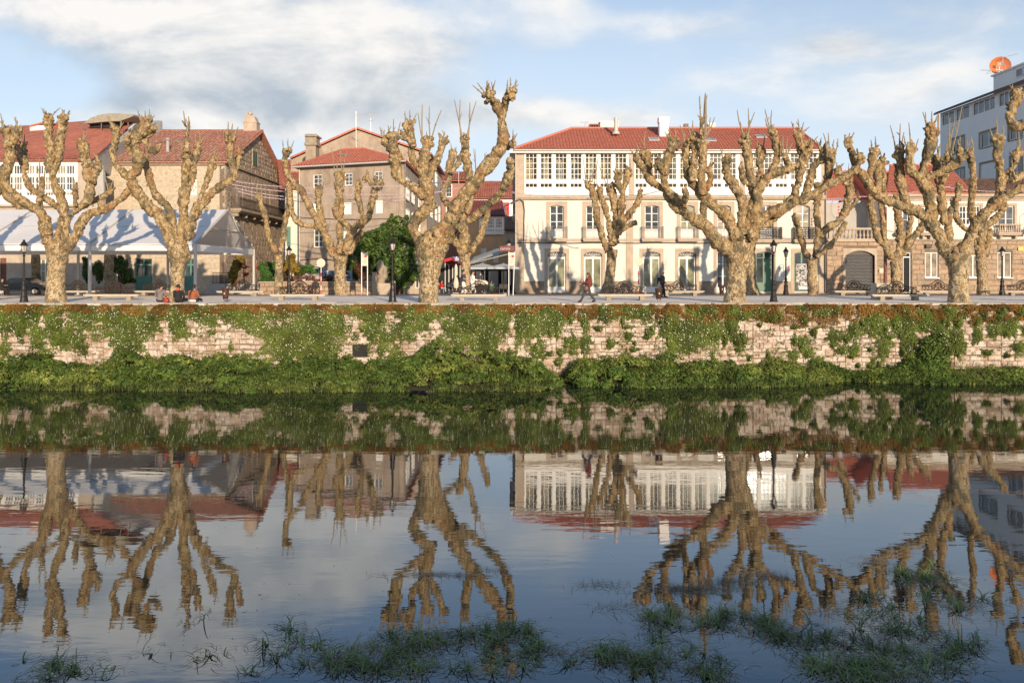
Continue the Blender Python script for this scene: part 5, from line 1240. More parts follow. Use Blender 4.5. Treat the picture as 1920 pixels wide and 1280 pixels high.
# ------------------------------------------------------------------ creeper, moss and daisies on the river wall
SW = F / 44.4
patches = [(10,600,18,30),(45,600,25,22),(75,643,14,12),(70,622,15,15),(105,605,18,35),(118,632,20,20),(150,640,15,18),(85,660,12,8),(10,655,12,12),(160,598,30,18),(190,590,38,15),(232,610,45,36),(245,645,26,18),(280,600,30,25),(330,600,16,28),
(345,622,12,12),(370,588,20,15),(395,600,16,12),(440,590,25,15),(470,605,30,18),(530,632,50,34),(580,610,40,30),(560,658,45,16),(605,640,30,30),(622,600,22,35),(520,590,22,10),(640,610,8,20),(672,580,12,12),(708,592,16,28),(700,622,18,22),
(730,632,20,10),(770,590,28,18),(758,617,24,20),(805,590,15,16),(792,612,12,9),(742,662,14,16),(720,650,10,8),(845,610,20,16),(880,600,30,32),(868,636,28,16),(905,600,14,30),(915,642,20,38),(940,600,20,30),(975,602,10,50),(1000,610,22,30),(1022,600,28,20),(1045,600,15,18),
(1010,655,14,16),(1076,643,9,17),(1097,600,9,20),(1097,645,9,20),(1130,590,16,14),(1145,643,8,10),(1180,580,14,14),(1210,585,20,16),(1255,612,20,34),(1272,628,16,28),(1178,630,7,9),(1300,612,36,34),(1290,642,30,22),(1320,580,22,12),(1345,625,24,16),(1370,612,12,26),(1390,590,22,11),
(1392,638,9,9),(1445,595,14,10),(1500,575,14,7),(1505,645,11,16),(1515,662,10,9),(1487,665,10,10),(1565,630,17,11),(1577,657,12,8),(1600,620,11,18),(1600,655,11,11),(1530,677,12,10),(1640,605,24,28),(1655,650,14,24),(1680,602,12,24),(1700,620,20,44),(1705,667,15,18),(1735,600,22,22),(1795,602,9,14),
(1790,640,17,28),(1830,602,9,11),(1830,627,9,16),(1870,595,8,9),(1862,620,14,12),(1895,610,15,18),(1907,650,11,10),(1850,660,10,6),(1760,625,20,20),(-60,610,60,40),(-130,620,50,40),(1980,620,60,45),(2060,600,40,30)]
pr2 = random.Random(31)
for _ in range(190): patches.append((pr2.uniform(-60, 1980), 575 + 110 * pr2.random() ** 1.1, pr2.uniform(3, 10), pr2.uniform(3, 11)))
for _ in range(24): patches.append((pr2.uniform(-60, 1980), 582, pr2.uniform(8, 26), pr2.uniform(8, 16)))
pts = []; flo = []
for cx_, cy_, rx_, ry_ in patches:
    n = int(rx_ * ry_ * 3.4) + 90
    a = RN.rand(n) * 2 * np.pi; r_ = RN.rand(n) ** .62 * (1.08 + .30 * np.sin(a * 3 + cx_) + .25 * np.sin(a * 7 + cy_) + .18 * np.sin(a * 13 + cx_))
    px_ = cx_ + np.cos(a) * r_ * rx_; py_ = cy_ + np.sin(a) * r_ * ry_
    keep = (py_ > 572) & (py_ < 712)
    th = (1 - np.clip(r_, 0, 1) ** 2) * RN.uniform(.16, .34); yy = 44.3 - th * (.55 + .55 * RN.rand(n))
    q = np.stack([(px_ - 960) / SW, yy, CZ - (py_ - H0) / SW], 1)[keep]
    pts.append(q)
    k_ = q[RN.rand(len(q)) < (.016 if cx_ < 1350 else .007)]; flo.append(k_ + np.array([0, -.09, 0]))
# sparse sprigs in the joints
n = 26000; xs_ = RN.uniform(-31, 31, n); z_ = 1.2 + RN.rand(n) * 2.8
keep = np.array([noise.noise(Vector((a * .9, b * 1.6, 3.3))) + .5 * noise.noise(Vector((a * 3.1, b * 5.0, 1.3))) > .20 for a, b in zip(xs_, z_)])
pts.append(np.stack([xs_, 44.3 - RN.rand(n) * .1, z_], 1)[keep])
pts = np.concatenate(pts); nm = np.tile(np.array([0, -1.0, .35]), (len(pts), 1))
obj_of('creeper', leaf_mesh('creeper', pts, nm, RN.uniform(.028, .062, len(pts)), M['ivy']), rw, kind='stuff', loc=(0, 44.6, 0))
# scattered daisies outside the thick patches too
n = 1700; xs_ = RN.uniform(-31, 22, n); z_ = 1.6 + RN.rand(n) ** .7 * 2.4
keep = np.array([noise.noise(Vector((a * .35, b * .8, 9.1))) > .02 for a, b in zip(xs_, z_)])
flo.append(np.stack([xs_, 44.1 + RN.rand(n) * .1, z_], 1)[keep]); fl = np.concatenate(flo)
obj_of('daisy_flowers', leaf_mesh('daisy_flowers', fl, np.tile(np.array([0, -1.0, .2]), (len(fl), 1)), RN.uniform(.016, .028, len(fl)), M['daisy'], 1.0, 0), rw, kind='stuff', loc=(0, 44.6, 0))
# rusty moss cushions along the top
n = 80000; xs_ = RN.uniform(-33, 33, n); dep = RN.rand(n) ** 1.5
band = np.array([.42 + .75 * max(0, noise.noise(Vector((a * .22, 0, 1.7)))) + (.55 if a > 8 else .0) * (0.6 + .6 * noise.noise(Vector((a * .5, 4, 0)))) for a in xs_])
z_ = 4.12 - dep * band * 1.15
keep = np.array([noise.noise(Vector((a * 1.7, 0, b * 2.6))) + .25 * noise.noise(Vector((a * 6, 0, b * 7))) > -.12 for a, b in zip(xs_, z_)])
q = np.stack([xs_, 44.30 - RN.rand(n) * .22, z_], 1)[keep]
obj_of('moss', leaf_mesh('moss', q, np.tile(np.array([0, -1.0, .5]), (len(q), 1)), RN.uniform(.02, .045, len(q)), M['moss'], .8), rw, kind='stuff', loc=(0, 44.6, 0))

# ------------------------------------------------------------------ river bank and its growth
topx = [-200,0,60,120,170,240,300,350,420,480,520,560,600,640,700,740,790,830,850,900,950,990,1020,1035,1045,1062,1075,1090,1150,1200,1260,1320,1400,1450,1500,1540,1580,1620,1680,1720,1780,1840,1880,1920,2100]
topy = [665,668,662,668,675,655,668,660,660,650,670,672,664,668,670,660,645,658,640,650,662,658,678,700,722,712,682,668,668,665,670,668,675,670,690,680,692,694,682,672,690,682,686,690,680]
botx = [-200,0,150,480,500,740,1000,1035,1045,1062,1075,1400,1520,1560,1700,1920,2100]
boty = [733,735,732,735,738,735,735,728,708,708,728,728,722,714,722,722,724]
def bankrow(px_):
    yt = np.interp(px_, topx, topy); yb = np.interp(px_, botx, boty); df = CZ * F / (yb - H0); zt = CZ - (yt - H0) / F * 43.6
    return zt, df
mb = MB(); xs_ = np.linspace(-42, 42, 169); rows_ = 9; vs = []; fs = []
for X_ in xs_:
    zt, df = bankrow(960 + X_ * SW)
    for j in range(rows_):
        t = j / (rows_ - 1); yy = 44.4 - (44.4 - df - .15) * t; vs.append((X_, yy, max(zt * .40, .1) * (1 - t) ** .8 - .12 + .06 * noise.noise(Vector((X_, yy, 0)))))
for i in range(len(xs_) - 1):
    for j in range(rows_ - 1): a = i*rows_ + j; fs.append((a, a+rows_, a+rows_+1, a+1))
mb.add(vs, fs); solo('river_bank', mb, M['earth'], '', '', kind='structure', smooth=True)
bp_, bn_, bs_ = [], [], []; hp_, hn_, hs_ = [], [], []
r_ = random.Random(77)
for k_ in range(2100):
    X_ = r_.uniform(-34, 34); px_ = 960 + X_ * SW; zt, df = bankrow(px_); t = r_.random() ** .9
    Dp = 44.2 - df - .1; yy = 44.2 - Dp * t
    if zt < .35: continue
    h = zt * (1.0 if t < .3 else max(0.04, 1 - ((t - .3) / .72) ** 1.5)) * (.74 + .42 * noise.noise(Vector((X_ * .6, yy * .6, 5))) + .42 * noise.noise(Vector((X_ * 1.7, yy * 1.7, 9))) + r_.uniform(-.06, .10))
    rad = r_.uniform(.16, .58) * (1.0 if t < .75 else .55); n = int(95 * (rad / .4) ** 2)
    d = RN.normal(0, 1, (n, 3)); d[:, 2] = np.abs(d[:, 2]) * .9 + .0; d[:, 1] -= .25; d /= np.linalg.norm(d, axis=1, keepdims=True)
    rr_ = rad * (.72 + .36 * RN.rand(n, 1)); c = np.array([X_, min(yy, 44.1 - rad * .4), max(h - rad * .8, .0)])
    q = c + d * rr_ * np.array([1.15, .9, .95]); ok_ = q[:, 2] > .01; lite = noise.noise(Vector((X_ * .25, yy * .5, 21))) + r_.uniform(-.3, .3) > .04; (hp_ if lite else bp_).append(q[ok_]); (hn_ if lite else bn_).append(d[ok_] + np.array([0, -.2, .5])); (hs_ if lite else bs_).append(RN.uniform(.045, .10, ok_.sum()) * r_.uniform(.8, 1.6))
bp_ = np.concatenate(bp_); bn_ = np.concatenate(bn_); bs_ = np.concatenate(bs_)
obj_of('bank_vegetation', leaf_mesh('bank_vegetation', bp_, bn_, bs_, M['nettle'], .5), None, 'dense green nettles and herbs massed along the foot of the river wall', 'vegetation', 'stuff')
hp_ = np.concatenate(hp_); hn_ = np.concatenate(hn_); hs_ = np.concatenate(hs_)
obj_of('bank_herbs', leaf_mesh('bank_herbs', hp_, hn_, hs_, M['herb'], .45), None, 'lighter green herbs mixed through the darker growth below the river wall', 'vegetation', 'stuff')
n = 5200; X_ = RN.uniform(-34, 34, n); zt, df = bankrow(960 + X_ * SW); t = RN.rand(n) * .7; b0 = np.stack([X_, 44.2 - (44.2 - df) * t, zt * (.55 - .3 * t)], 1)
obj_of('tall_stalks', blades('tall_stalks', b0, RN.uniform(.25, .75, n), RN.uniform(.010, .022, n), .7, M['herb']), None, 'taller grass stalks poking out of the bank growth', 'grass', 'stuff')
# grass and reeds along the waterline
n = 15000; X_ = RN.uniform(-34, 34, n); _, df = bankrow(960 + X_ * SW); t = RN.rand(n) ** 2.2; yy = df + .02 + t * 2.6
dens = np.array([noise.noise(Vector((a * .3, 1.1, 0))) for a in X_]); keep = (dens > -.25) & ((X_ < 2.4) | (X_ > 3.4) | (RN.rand(n) < .2))
b0 = np.stack([X_, yy, t * .75], 1)[keep]; nn_ = keep.sum()
obj_of('bank_grass', blades('bank_grass', b0, RN.uniform(.18, .62, nn_), RN.uniform(.008, .017, nn_), .75, M['grassb']), None, 'pale grass blades fringing the waterline', 'grass', 'stuff')
# the dark leafy shrub rooted in the wall, right
c = P(1752, 662, 43.9); bl = [(c.x + a, c.y + b, c.z + d_, .55, .35, .5) for a, b, d_ in ((0, 0, .2), (-.4, 0, -.1), (.35, .05, 0), (0, -.1, -.5), (.2, 0, .6), (-.3, 0, .45), (.4, 0, -.45))]
q, nn_ = ball_pts(bl, 3200); sb = thing('wall_shrub', 'round dark leafy shrub growing out of the river wall near the right', 'shrub', tuple(P(1752, 700, 44.2)))
obj_of('foliage', leaf_mesh('foliage', q, nn_, RN.uniform(.05, .09, len(q)), M['nettle'], .7), sb, loc=tuple(sb.location)); mb = MB(); mb.tube([P(1752, 705, 44.3), P(1750, 660, 43.9), P(1756, 640, 43.8)], [.05, .04, .02], 5); part('stem', mb, M['brown_wood'], sb)

# ------------------------------------------------------------------ floating grass in the foreground
def wpt(px_, py_): d = CZ * F / (py_ - H0); return (px_ - 960) / F * d, d
GP = [('grass clump floating alone at the bottom left corner', [(120,1256,42,18,230),(40,1240,25,15,10),(190,1262,40,12,25)]),
 ('few loose grass sprigs on pale cloud reflection, left', [(270,1222,60,8,18),(383,1158,6,5,9),(480,1122,6,6,6),(440,1245,90,22,45),(400,1238,50,15,25),(245,1120,10,3,3)]),
 ('thin branching grass mat left of the bottom middle', [(545,1182,50,22,100),(520,1222,30,20,80),(590,1210,30,14,60)]),
 ('long dense grass raft at the bottom middle', [(620,1240,80,22,420),(740,1215,90,22,420),(830,1205,110,22,520),(950,1192,60,24,420),(800,1255,120,18,420),(940,1240,70,22,220),(1010,1215,35,22,130)]),
 ('tangled grass mat right of the bottom middle', [(1180,1225,70,20,300),(1270,1245,110,22,420),(1110,1240,50,20,110),(1360,1262,50,14,120),(1210,1195,40,12,90)]),
 ('curved grass raft under the broad tree reflection', [(1250,1160,40,16,260),(1320,1168,80,18,260),(1400,1160,60,20,300),(1470,1178,60,20,320),(1520,1205,50,18,220)]),
 ('tall grass raft near the right side of the water', [(1735,1085,55,32,420),(1790,1130,60,24,200),(1690,1065,30,14,90),(1645,1110,40,18,90)]),
 ('thick leafy grass raft in the bottom right', [(1580,1228,95,34,760),(1660,1165,80,26,420),(1720,1215,80,30,480),(1700,1262,110,20,440),(1790,1205,50,24,130),(1610,1265,70,14,240)])]
for lab, pcs in GP:
    B_ = []; Lg = []; S_ = []
    for cx_, cy_, rx_, ry_, n in pcs:
        n = int(n * .48); a = RN.rand(n) * 2*np.pi; rr_ = np.sqrt(RN.rand(n)); 
        ncl = max(3, n // 14); ca = RN.rand(ncl) * 2*np.pi; cr = np.sqrt(RN.rand(ncl)); kk = RN.randint(0, ncl, n)
        px_ = cx_ + np.cos(ca[kk]) * cr[kk] * rx_ + RN.normal(0, 3.5, n); py_ = cy_ + np.sin(ca[kk]) * cr[kk] * ry_ + RN.normal(0, 1.5, n)
        if True:
          for x_, y_ in zip(px_, py_):
            gx, gy = wpt(x_, min(max(y_, 1040), 1300)); B_.append((gx, gy, -.01)); Lg.append(RN.uniform(.16, .48))
    B_ = np.array(B_); Lg = np.array(Lg); nb = len(B_)
    ct = thing('floating_grass', lab, 'grass', (float(B_[:, 0].mean()), float(B_[:, 1].mean()), 0), 'grass rafts floating in the foreground water')
    for pr in ct.keys(): pass
    obj_of('blades', blades('blades', B_, Lg, RN.uniform(.008, .018, nb), 1.3, M['waterweed'], 4), ct, kind='stuff', loc=tuple(ct.location))
    ns = nb; sel = RN.randint(0, nb, ns); sb_ = B_[sel] + np.stack([RN.normal(0, .2, ns), RN.normal(0, .22, ns), np.full(ns, .02)], 1)
    obj_of('dead_stalks', blades('dead_stalks', sb_, RN.uniform(.12, .45, ns), RN.uniform(.005, .011, ns), 1.5, M['straw'], 4, flat=True), ct, kind='stuff', loc=tuple(ct.location))
for lab, pcs in [('line of pale straw floating below the huge tree reflection', [(820,1078,95,3,160),(930,1070,25,4,30)]), ('band of dead reeds under the broad tree reflection', [(1300,1106,110,8,420),(1370,1092,60,10,160),(1440,1080,60,10,120)]),
                 ('wispy straw trail floating right of centre', [(1120,1098,50,6,60),(1150,1140,50,8,40),(1070,1225,60,14,60)]), ('straw wisps lying beside the right grass raft', [(1640,1052,40,12,90),(1820,1135,50,16,60),(1560,1140,60,20,60)])]:
    B_ = []
    for cx_, cy_, rx_, ry_, n in pcs:
        for _ in range(n): gx, gy = wpt(RN.normal(cx_, rx_*.5), RN.normal(cy_, ry_*.5)); B_.append((gx, gy, .012))
    B_ = np.array(B_); ct = tuple(B_.mean(0)); nb = len(B_)
    obj_of('floating_straw', blades('floating_straw', B_, RN.uniform(.15, .5, nb), RN.uniform(.003, .007, nb), 1.5, M['straw'], 4, flat=True), None, lab, 'straw', 'stuff', None, (float(ct[0]), float(ct[1]), 0))
n = 420; py_ = H0 + 225 + RN.rand(n) ** 1.1 * 545; px_ = RN.uniform(0, 1920, n); q = np.array([(*wpt(a, b), .006) for a, b in zip(px_, py_)])
obj_of('floating_petals', leaf_mesh('floating_petals', q, np.tile(np.array([0, 0, 30.0]), (n, 1)), RN.uniform(.008, .026, n), M['debris'], .6, 0), None, 'tiny pale flecks drifting over the whole river surface', 'petals', 'stuff')
# ------------------------------------------------------------------ left side buildings
# old stone house with gable side
pf = Pl(0, 80.0); XF = lambda x: (x - 960) / F * 80; ZF = lambda y: CZ - (y - H0) / F * 80
sh3 = thing('stone_house', 'old stone house with mossy tiled roof, green gable shutters and a stone chimney', 'house', (XF(310), 80, 3.7))
fh = [(252, 285, 484, 548), (345, 368, 484, 548), (353, 369, 335, 367), (300, 316, 400, 440), (218, 240, 484, 530)]
HF = [(XF(a), XF(b), ZF(d_), ZF(c)) for a, b, c, d_ in fh]
mb = MB(); wall(mb, pf, XF(197), XF(422), 3.4, ZF(305), HF, .5, -.045); lay_stones(sh3, pf, XF(197), XF(422), 3.5, ZF(310), [(a - .02, b + .02, c - .02, d_ + .02) for a, b, c, d_ in HF], (.44, .60), (.9, 1.7), M['pale_ashlar'], .06, -.018, 280); part('wall', mb, M['stone_front'], sh3)
mb = MB(); pf.box(mb, XF(193), XF(425), ZF(306.5), ZF(303), -.3, .38); pf.box(mb, XF(195), XF(423), ZF(310), ZF(306.5), -.3, .22); part('cornice', mb, M['granite_d'], sh3)
for i in (0, 1):
    a, b, c, d_ = HF[i]; window(sh3, pf, a, b, c, d_, 1, 1, fm='teal', gm='glass_dark', n=-.2, fw=.13, leaves=2, panel=.45, name='door', label='teal painted double door'); mb = MB(); pf.box(mb, a + .1, b - .1, ZF(498), ZF(495), -.25, -.15); part('transom', mb, M['teal'], sh3)
a, b, c, d_ = HF[2]; w_ = window(sh3, pf, a, b, c, d_, 1, 1, gm='c_white', fm='granite_d', n=-.15, fw=.05, name='poster_opening', label='barred opening with a red and white poster')
mb = MB(); rr_ = random.Random(9)
for k_ in range(14): cu = rr_.uniform(a + .12, b - .12); cz = rr_.uniform(c + .2, d_ - .2); mb.tube([pf.w(cu, cz, -.12), pf.w(min(cu + rr_.uniform(-.1, .15), b - .08), cz + rr_.uniform(.1, .3), -.12)], rr_.uniform(.03, .06), 4)
part('poster_pattern', mb, simple('poster_red', (.55, .14, .09), .8, .05, 5, 0), w_)
for i in (3, 4): a, b, c, d_ = HF[i]; window(sh3, pf, a, b, c, d_, 1, 2, gm='glass_dark', n=-.15, leaves=2)
plL = Pl.through(422, 80.0, 535, 28.83*F/425.0)   # gable side, facing the lane
SL = lambda x: plL.px(x, H0)[0]; uL0, uL1 = 0.0, SL(535); zE = ZF(305)
def slz(x, y): return plL.px(x, y)[1]
gw = [(445, 455, 350, 390), (473, 482, 345, 394), (498, 506, 355, 396), (474.5, 481, 415, 449), (449, 456, 412, 428), (474, 481, 484, 500)]
HL = []
for a, b, c, d_ in gw: xm = (a + b) / 2; HL.append((SL(a), SL(b), slz(xm, d_), slz(xm, c)))
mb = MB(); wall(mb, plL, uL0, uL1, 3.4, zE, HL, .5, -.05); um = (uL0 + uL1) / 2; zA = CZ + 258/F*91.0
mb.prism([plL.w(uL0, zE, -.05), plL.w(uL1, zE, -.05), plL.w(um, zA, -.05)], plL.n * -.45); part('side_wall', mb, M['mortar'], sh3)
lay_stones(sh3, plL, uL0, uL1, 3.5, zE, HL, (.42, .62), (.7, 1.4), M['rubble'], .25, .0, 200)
# stones in the gable triangle, stepped courses
gwin = (SL(473.5), SL(482.5), slz(478, 312), slz(478, 284)); zz = zE
while zz < zA - .5:
    t0 = (zz + .5 - zE) / (zA - zE); a = uL0 + (um - uL0) * t0; b = uL1 - (uL1 - um) * t0
    if b - a > .8: lay_stones(sh3, plL, a, b, zz, zz + .5, [gwin], (.5, .5), (.7, 1.4), M['rubble'], .25, .0, 30)
    zz += .5
for i, h_ in enumerate(HL):
    if i < 3:
        mb = MB(); nb = 6
        for k_ in range(nb): plL.box(mb, h_[0] + (h_[1]-h_[0])*k_/nb + .01, h_[0] + (h_[1]-h_[0])*(k_+1)/nb - .01, h_[2], h_[3], -.12, -.04 - .02*(k_ % 2))
        part('shutter', mb, M['green'], sh3); surround(sh3, plL, *h_, .16, M['granite'], 0, .02)
    else: window(sh3, plL, *h_, 1, 3, gm='dark', fm='granite_d', n=-.2)
mb = MB()
for k_ in range(4): plL.box(mb, gwin[0] + (gwin[1]-gwin[0])*k_/4 + .01, gwin[0] + (gwin[1]-gwin[0])*(k_+1)/4 - .01, gwin[2], gwin[3], -.06, .05 - .015*(k_ % 2))
part('shutter', mb, M['green'], sh3); surround(sh3, plL, *gwin, .14, M['granite'], 0, .06)
mb = MB(); plL.box(mb, uL0, uL1, zE - .16, zE + .02, -.1, .22); part('molding', mb, M['granite_d'], sh3)
zB = slz(480, 401); mb = MB(); plL.box(mb, SL(432), uL1 - .5, zB - .28, zB, .0, 1.1); plL.box(mb, SL(432) + .1, uL1 - .6, zB - .42, zB - .28, .0, .9)
for k_ in range(7): uu = SL(434) + k_ * (uL1 - SL(434)) / 7.2; plL.box(mb, uu, uu + .25, zB - .8, zB - .42, .0, .7)
part('balcony_slab', mb, M['granite_d'], sh3); railing(sh3, plL, SL(432), uL1 - .5, zB, zB + 1.1, 1.0, M['iron'], 'bars')
ev = .5; A = Vector((XF(190), 80 - .5, zE + .05)); B = Vector((XF(422) + .5, 80 - .5, zE + .05)); rz = zA + .35; ym = (80 + plL.w(uL1, 0).y) / 2
D = Vector((A.x, ym, rz)); Cc = Vector((B.x, ym, rz)); A2 = Vector((A.x, 2*ym - A.y, A.z)); B2 = Vector((B.x, 2*ym - B.y, B.z))
mb = MB(); tiles(mb, A, B, Cc, D, .36, .085, .45); tiles(mb, A2, B2, Cc, D, .36, .085, .45); mb.tube([D, Cc], .15, 6); rf = part('roof', mb, M['tile_moss'], sh3)
c = Vector((XF(422) - .9, ym + .3, rz)); mb = MB(); mb.box(c.x - .75, c.x + .75, c.y - .6, c.y + .6, rz - 1.0, rz + .85); mb.box(c.x - .8, c.x + .8, c.y - .65, c.y + .65, rz + .85, rz + 1.0)
mb.prism([(c.x - .7, c.y - .55, rz + 1.0), (c.x + .7, c.y - .55, rz + 1.0), (c.x + .45, c.y - .55, rz + 1.6), (c.x - .45, c.y - .55, rz + 1.9)], (0, 1.1, 0)); mb.ball((c.x - .15, c.y, rz + 2.05), .3, 1); part('chimney', mb, M['beige_render2'], rf, label='carved stone chimney')
mb = MB(); q = P(314.5, 303, 82.5); mb.tube([q, P(314.5, 264, 82.5)], .16, 8); mb.tube([P(314.5, 263, 82.5), P(314.5, 259, 82.5)], [.26, .12], 8); part('flue', mb, M['grey_render'], rf)
mb = MB(); mb.box(XF(197), XF(422) - .02, 80.5, 100.5, 3.4, zE - .1); part('inner_mass', mb, M['beige_render'], sh3)

# gallery house at far left
pg = Pl(0, 75.0); XG = lambda x: (x - 960) / F * 75; ZG = lambda y: CZ - (y - H0) / F * 75
gl = thing('gallery_house', 'red roofed house with a white glazed gallery at the left edge', 'house', (XG(60), 75, 3.8))
bay2 = [-34, 8.5, 25.5, 49, 66, 84, 107, 124]; bw = 15.5
hg = []
for b in bay2: hg += [(XG(b), XG(b + bw), ZG(327), ZG(310)), (XG(b), XG(b + bw), ZG(357), ZG(331)), (XG(b), XG(b + bw), ZG(367), ZG(360))]
mb = MB(); wall(mb, pg, XG(-90), XG(146), ZG(384), ZG(299), hg, .3); part('gallery_frame', mb, M['white'], gl)
for i, h_ in enumerate(hg): window(gl, pg, *h_, 3, (1, 2, 1)[i % 3], gm=('glass_warm', 'glass_grey', 'glass_dark')[(i // 3 + i) % 3], n=-.08, fw=.06, mw=.06)
gdd = [(-40, -12, 484, 540), (0, 12, 484, 530), (75, 92, 486, 530), (100, 112, 486, 545)]
HG = [(XG(a), XG(b), ZG(d_), ZG(c)) for a, b, c, d_ in gdd]
mb = MB(); wall(mb, pg, XG(-90), XG(196), 3.4, ZG(388), HG, .5); pg.box(mb, XG(146), XG(172), ZG(388), ZG(300), -.5, 0); part('wall', mb, M['beige_render2'], gl)
for i, h_ in enumerate(HG): window(gl, pg, *h_, 1, 2, fm=('brown_wood', 'brown_wood', 'white', 'teal')[i], gm=('glass_dark', 'brown_wood', 'glass_green', 'glass_dark')[i], n=-.15, leaves=2)
mb = MB(); pg.box(mb, XG(-90), XG(150), ZG(388), ZG(384), -.3, .35); pg.box(mb, XG(-90), XG(147), ZG(303), ZG(298), -.3, .25); part('cornice', mb, M['granite'], gl)
mb = MB(); mb.prism([P(146, 392, 75.4), P(196, 392, 75.4), P(193, 310, 75.4), P(170, 296, 75.4), P(146, 300, 75.4)], (0, .3, 0)); part('party_wall', mb, M['grey_render'], gl)
A, B, Cc, D = P(-90, 299, 74.6), P(170, 299, 74.6), P(262, 226, 86), P(-90, 250, 86); B.z = A.z; D.z = CZ + 265/F*86; Cc.z = D.z + 1.5
mb = MB(); tiles(mb, A, B, Cc, D, .30, .07, .42); rf = part('roof', mb, M['tile_old'], gl)
mb = MB(); mb.prism([P(168, 299, 75), P(205, 330, 80), P(300, 330, 90), P(300, 226, 90), P(262, 227, 86)], (.1, .4, 0)); part('fire_wall', mb, M['grey_render'], gl)
dm = MB(); dz0 = 82.0
pr = [P(157, 232, dz0), P(170, 221, dz0), P(186, 215.5, dz0), P(205, 212.5, dz0), P(225, 213, dz0), P(250, 215, dz0), P(250, 218, dz0), P(225, 227, dz0), P(200, 228, dz0)]
dm.prism(pr, (0, 3.2, .3)); part('dormer_roof', dm, simple('lichen_slab', (.30, .27, .21), .95, .3, 4, .5), rf)
dm = MB(); bx3(dm, 168, 222, 229, 240, 82.8, 2.0); part('dormer_opening', dm, M['dark'], rf)
dm = MB(); a = P(222, 240, 82.2); b = P(224, 216, 82.2)
for x_ in (160, 190, 226, 240): q = P(x_, 243, 82.3); dm.tube([q, Vector((q.x + (-.5 if x_ == 160 else 0), q.y, q.z + .75))], .06, 4)
part('dormer_post', dm, M['wood_cap'], rf)
dm = MB(); bx3(dm, 56, 88, 235, 262, 84, 2); part('chimney', dm, M['white'], rf); dm = MB(); dm.prism([P(51, 235.5, 83.8), P(90, 226.5, 83.8), P(90, 229, 83.8), P(56, 237, 83.8)], (0, 2.5, 0)); part('chimney_cap', dm, M['tile_old'], rf)

# narrow white house and low red roofs behind the slender tree
nh = thing('narrow_house', 'narrow white rendered house squeezed between the stone house and beige house', 'house', P(548, 548, 88)); pn = Pl(0, 88.0)
a, b, c, d_ = pn.r(536, 350, 563, 552); mb = MB(); pn.box(mb, a, b, 3.4, d_, -8, 0); part('wall', mb, M['cream_wall'], nh)
h_ = pn.r(538, 425, 545, 462); mb = MB(); pn.box(mb, *h_, .01, .08); part('shutter', mb, M['teal'], nh)
mb = MB(); A, B = P(524, 352, 87.5), P(566, 352, 87.5); D, Cc = P(520, 300, 98), P(600, 296, 98); tiles(mb, A, B, Cc, D, .34, .08); part('roof', mb, M['tile_old'], nh)

# beige rendered house
pb = Pl.through(562, 83.5, 757, 79.2); bh = thing('beige_house', 'stained beige rendered house with red hipped roof and small white windows', 'house', P(660, 550, 81))
SB = lambda x: pb.px(x, H0)[0]
def br(x0, y0, x1, y1): return pb.r(x0, y0, x1, y1)
bwn = [(587, 327, 604, 352), (646, 324, 661, 348), (701, 321, 717, 345), (587, 380, 601, 405), (643, 379, 659, 402), (704, 375, 718, 400), (588, 430, 606, 464), (643, 433, 652, 452), (585, 498, 606, 512)]
HB = [br(*w_) for w_ in bwn]; zt = pb.px(562, 313.5)[1]; u0b, u1b = SB(562), SB(757)
mb = MB(); wall(mb, pb, u0b, u1b, 3.4, zt, HB, .45); part('wall', mb, M['beige_render'], bh)
for i, h_ in enumerate(HB):
    window(bh, pb, *h_, 2, 3, gm='glass_dark' if i in (0, 6, 8) else ('glass_grey' if i < 3 else 'white_far'), n=-.10, fw=.10, mw=.05, leaves=1, label=None if i not in (3, 4, 5) else 'white slatted shutter')
cr = pb.w(u1b, 0); plr = Pl(cr.x, cr.y, 0, 1); ul = 22.0
sw = [(757, 777, 330, 470), (813-30, 825-30, 350, 385)]
hr = [(1.2, 3.6, 6.0, 8.6), (1.2, 3.6, 9.6, 12.4), (1.2, 3.6, 13.2, 15.6), (6, 8, 9.6, 12.4), (6, 8, 13.2, 15.6), (12, 14, 9.6, 12.4), (12, 14, 13.2, 15.6)]
mb = MB(); wall(mb, plr, 0, ul, 3.4, zt, hr, .45); part('side_wall', mb, M['beige_render'], bh)
for h_ in hr: window(bh, plr, *h_, 2, 4, gm='glass_dark', n=.1, fw=.14, mw=.06, leaves=2, name='bay_window')
mb = MB(); c1, c2 = pb.w(u0b, 0), pb.w(u1b, 0); mb.add([(c1.x+.5, c1.y+.8, 3.4), (c2.x-.5, c2.y+.8, 3.4), (c2.x-.5, c2.y+20, 3.4), (c1.x+.5, c1.y+18, 3.4), (c1.x+.5, c1.y+.8, zt-.1), (c2.x-.5, c2.y+.8, zt-.1), (c2.x-.5, c2.y+20, zt-.1), (c1.x+.5, c1.y+18, zt-.1)], [(0,3,2,1),(4,5,6,7),(0,1,5,4),(1,2,6,5),(2,3,7,6),(3,0,4,7)]); part('inner_mass', mb, M['beige_render'], bh)
A = pb.w(u0b - .5, zt + .05, .55); B = pb.w(u1b + .5, zt + .05, .55); D = P(640, 284, 88); Cc = P(680, 281, 87); Cc.z = D.z = CZ + 229/F*88
mb = MB(); tiles(mb, A, B, Cc, D, .33, .08); Bb = Vector((B.x, B.y + 14, B.z)); Ab = Vector((A.x, A.y + 12, A.z)); tiles(mb, B, Bb, Cc, Cc, .33, .08); tiles(mb, Ab, A, D, D, .33, .08); mb.tube([D, Cc], .15, 6); mb.tube([A, D], .12, 5); mb.tube([B, Cc], .12, 5); rf = part('roof', mb, M['tile_new'], bh)
mb = MB(); mb.tube([A - Vector((0,.1,.1)), B - Vector((0,.1,.1))], .11, 6); mb.tube([pb.w(SB(563), zt, .15), pb.w(SB(563), 3.8, .15)], .07, 6); part('gutter', mb, M['gutter'], bh)
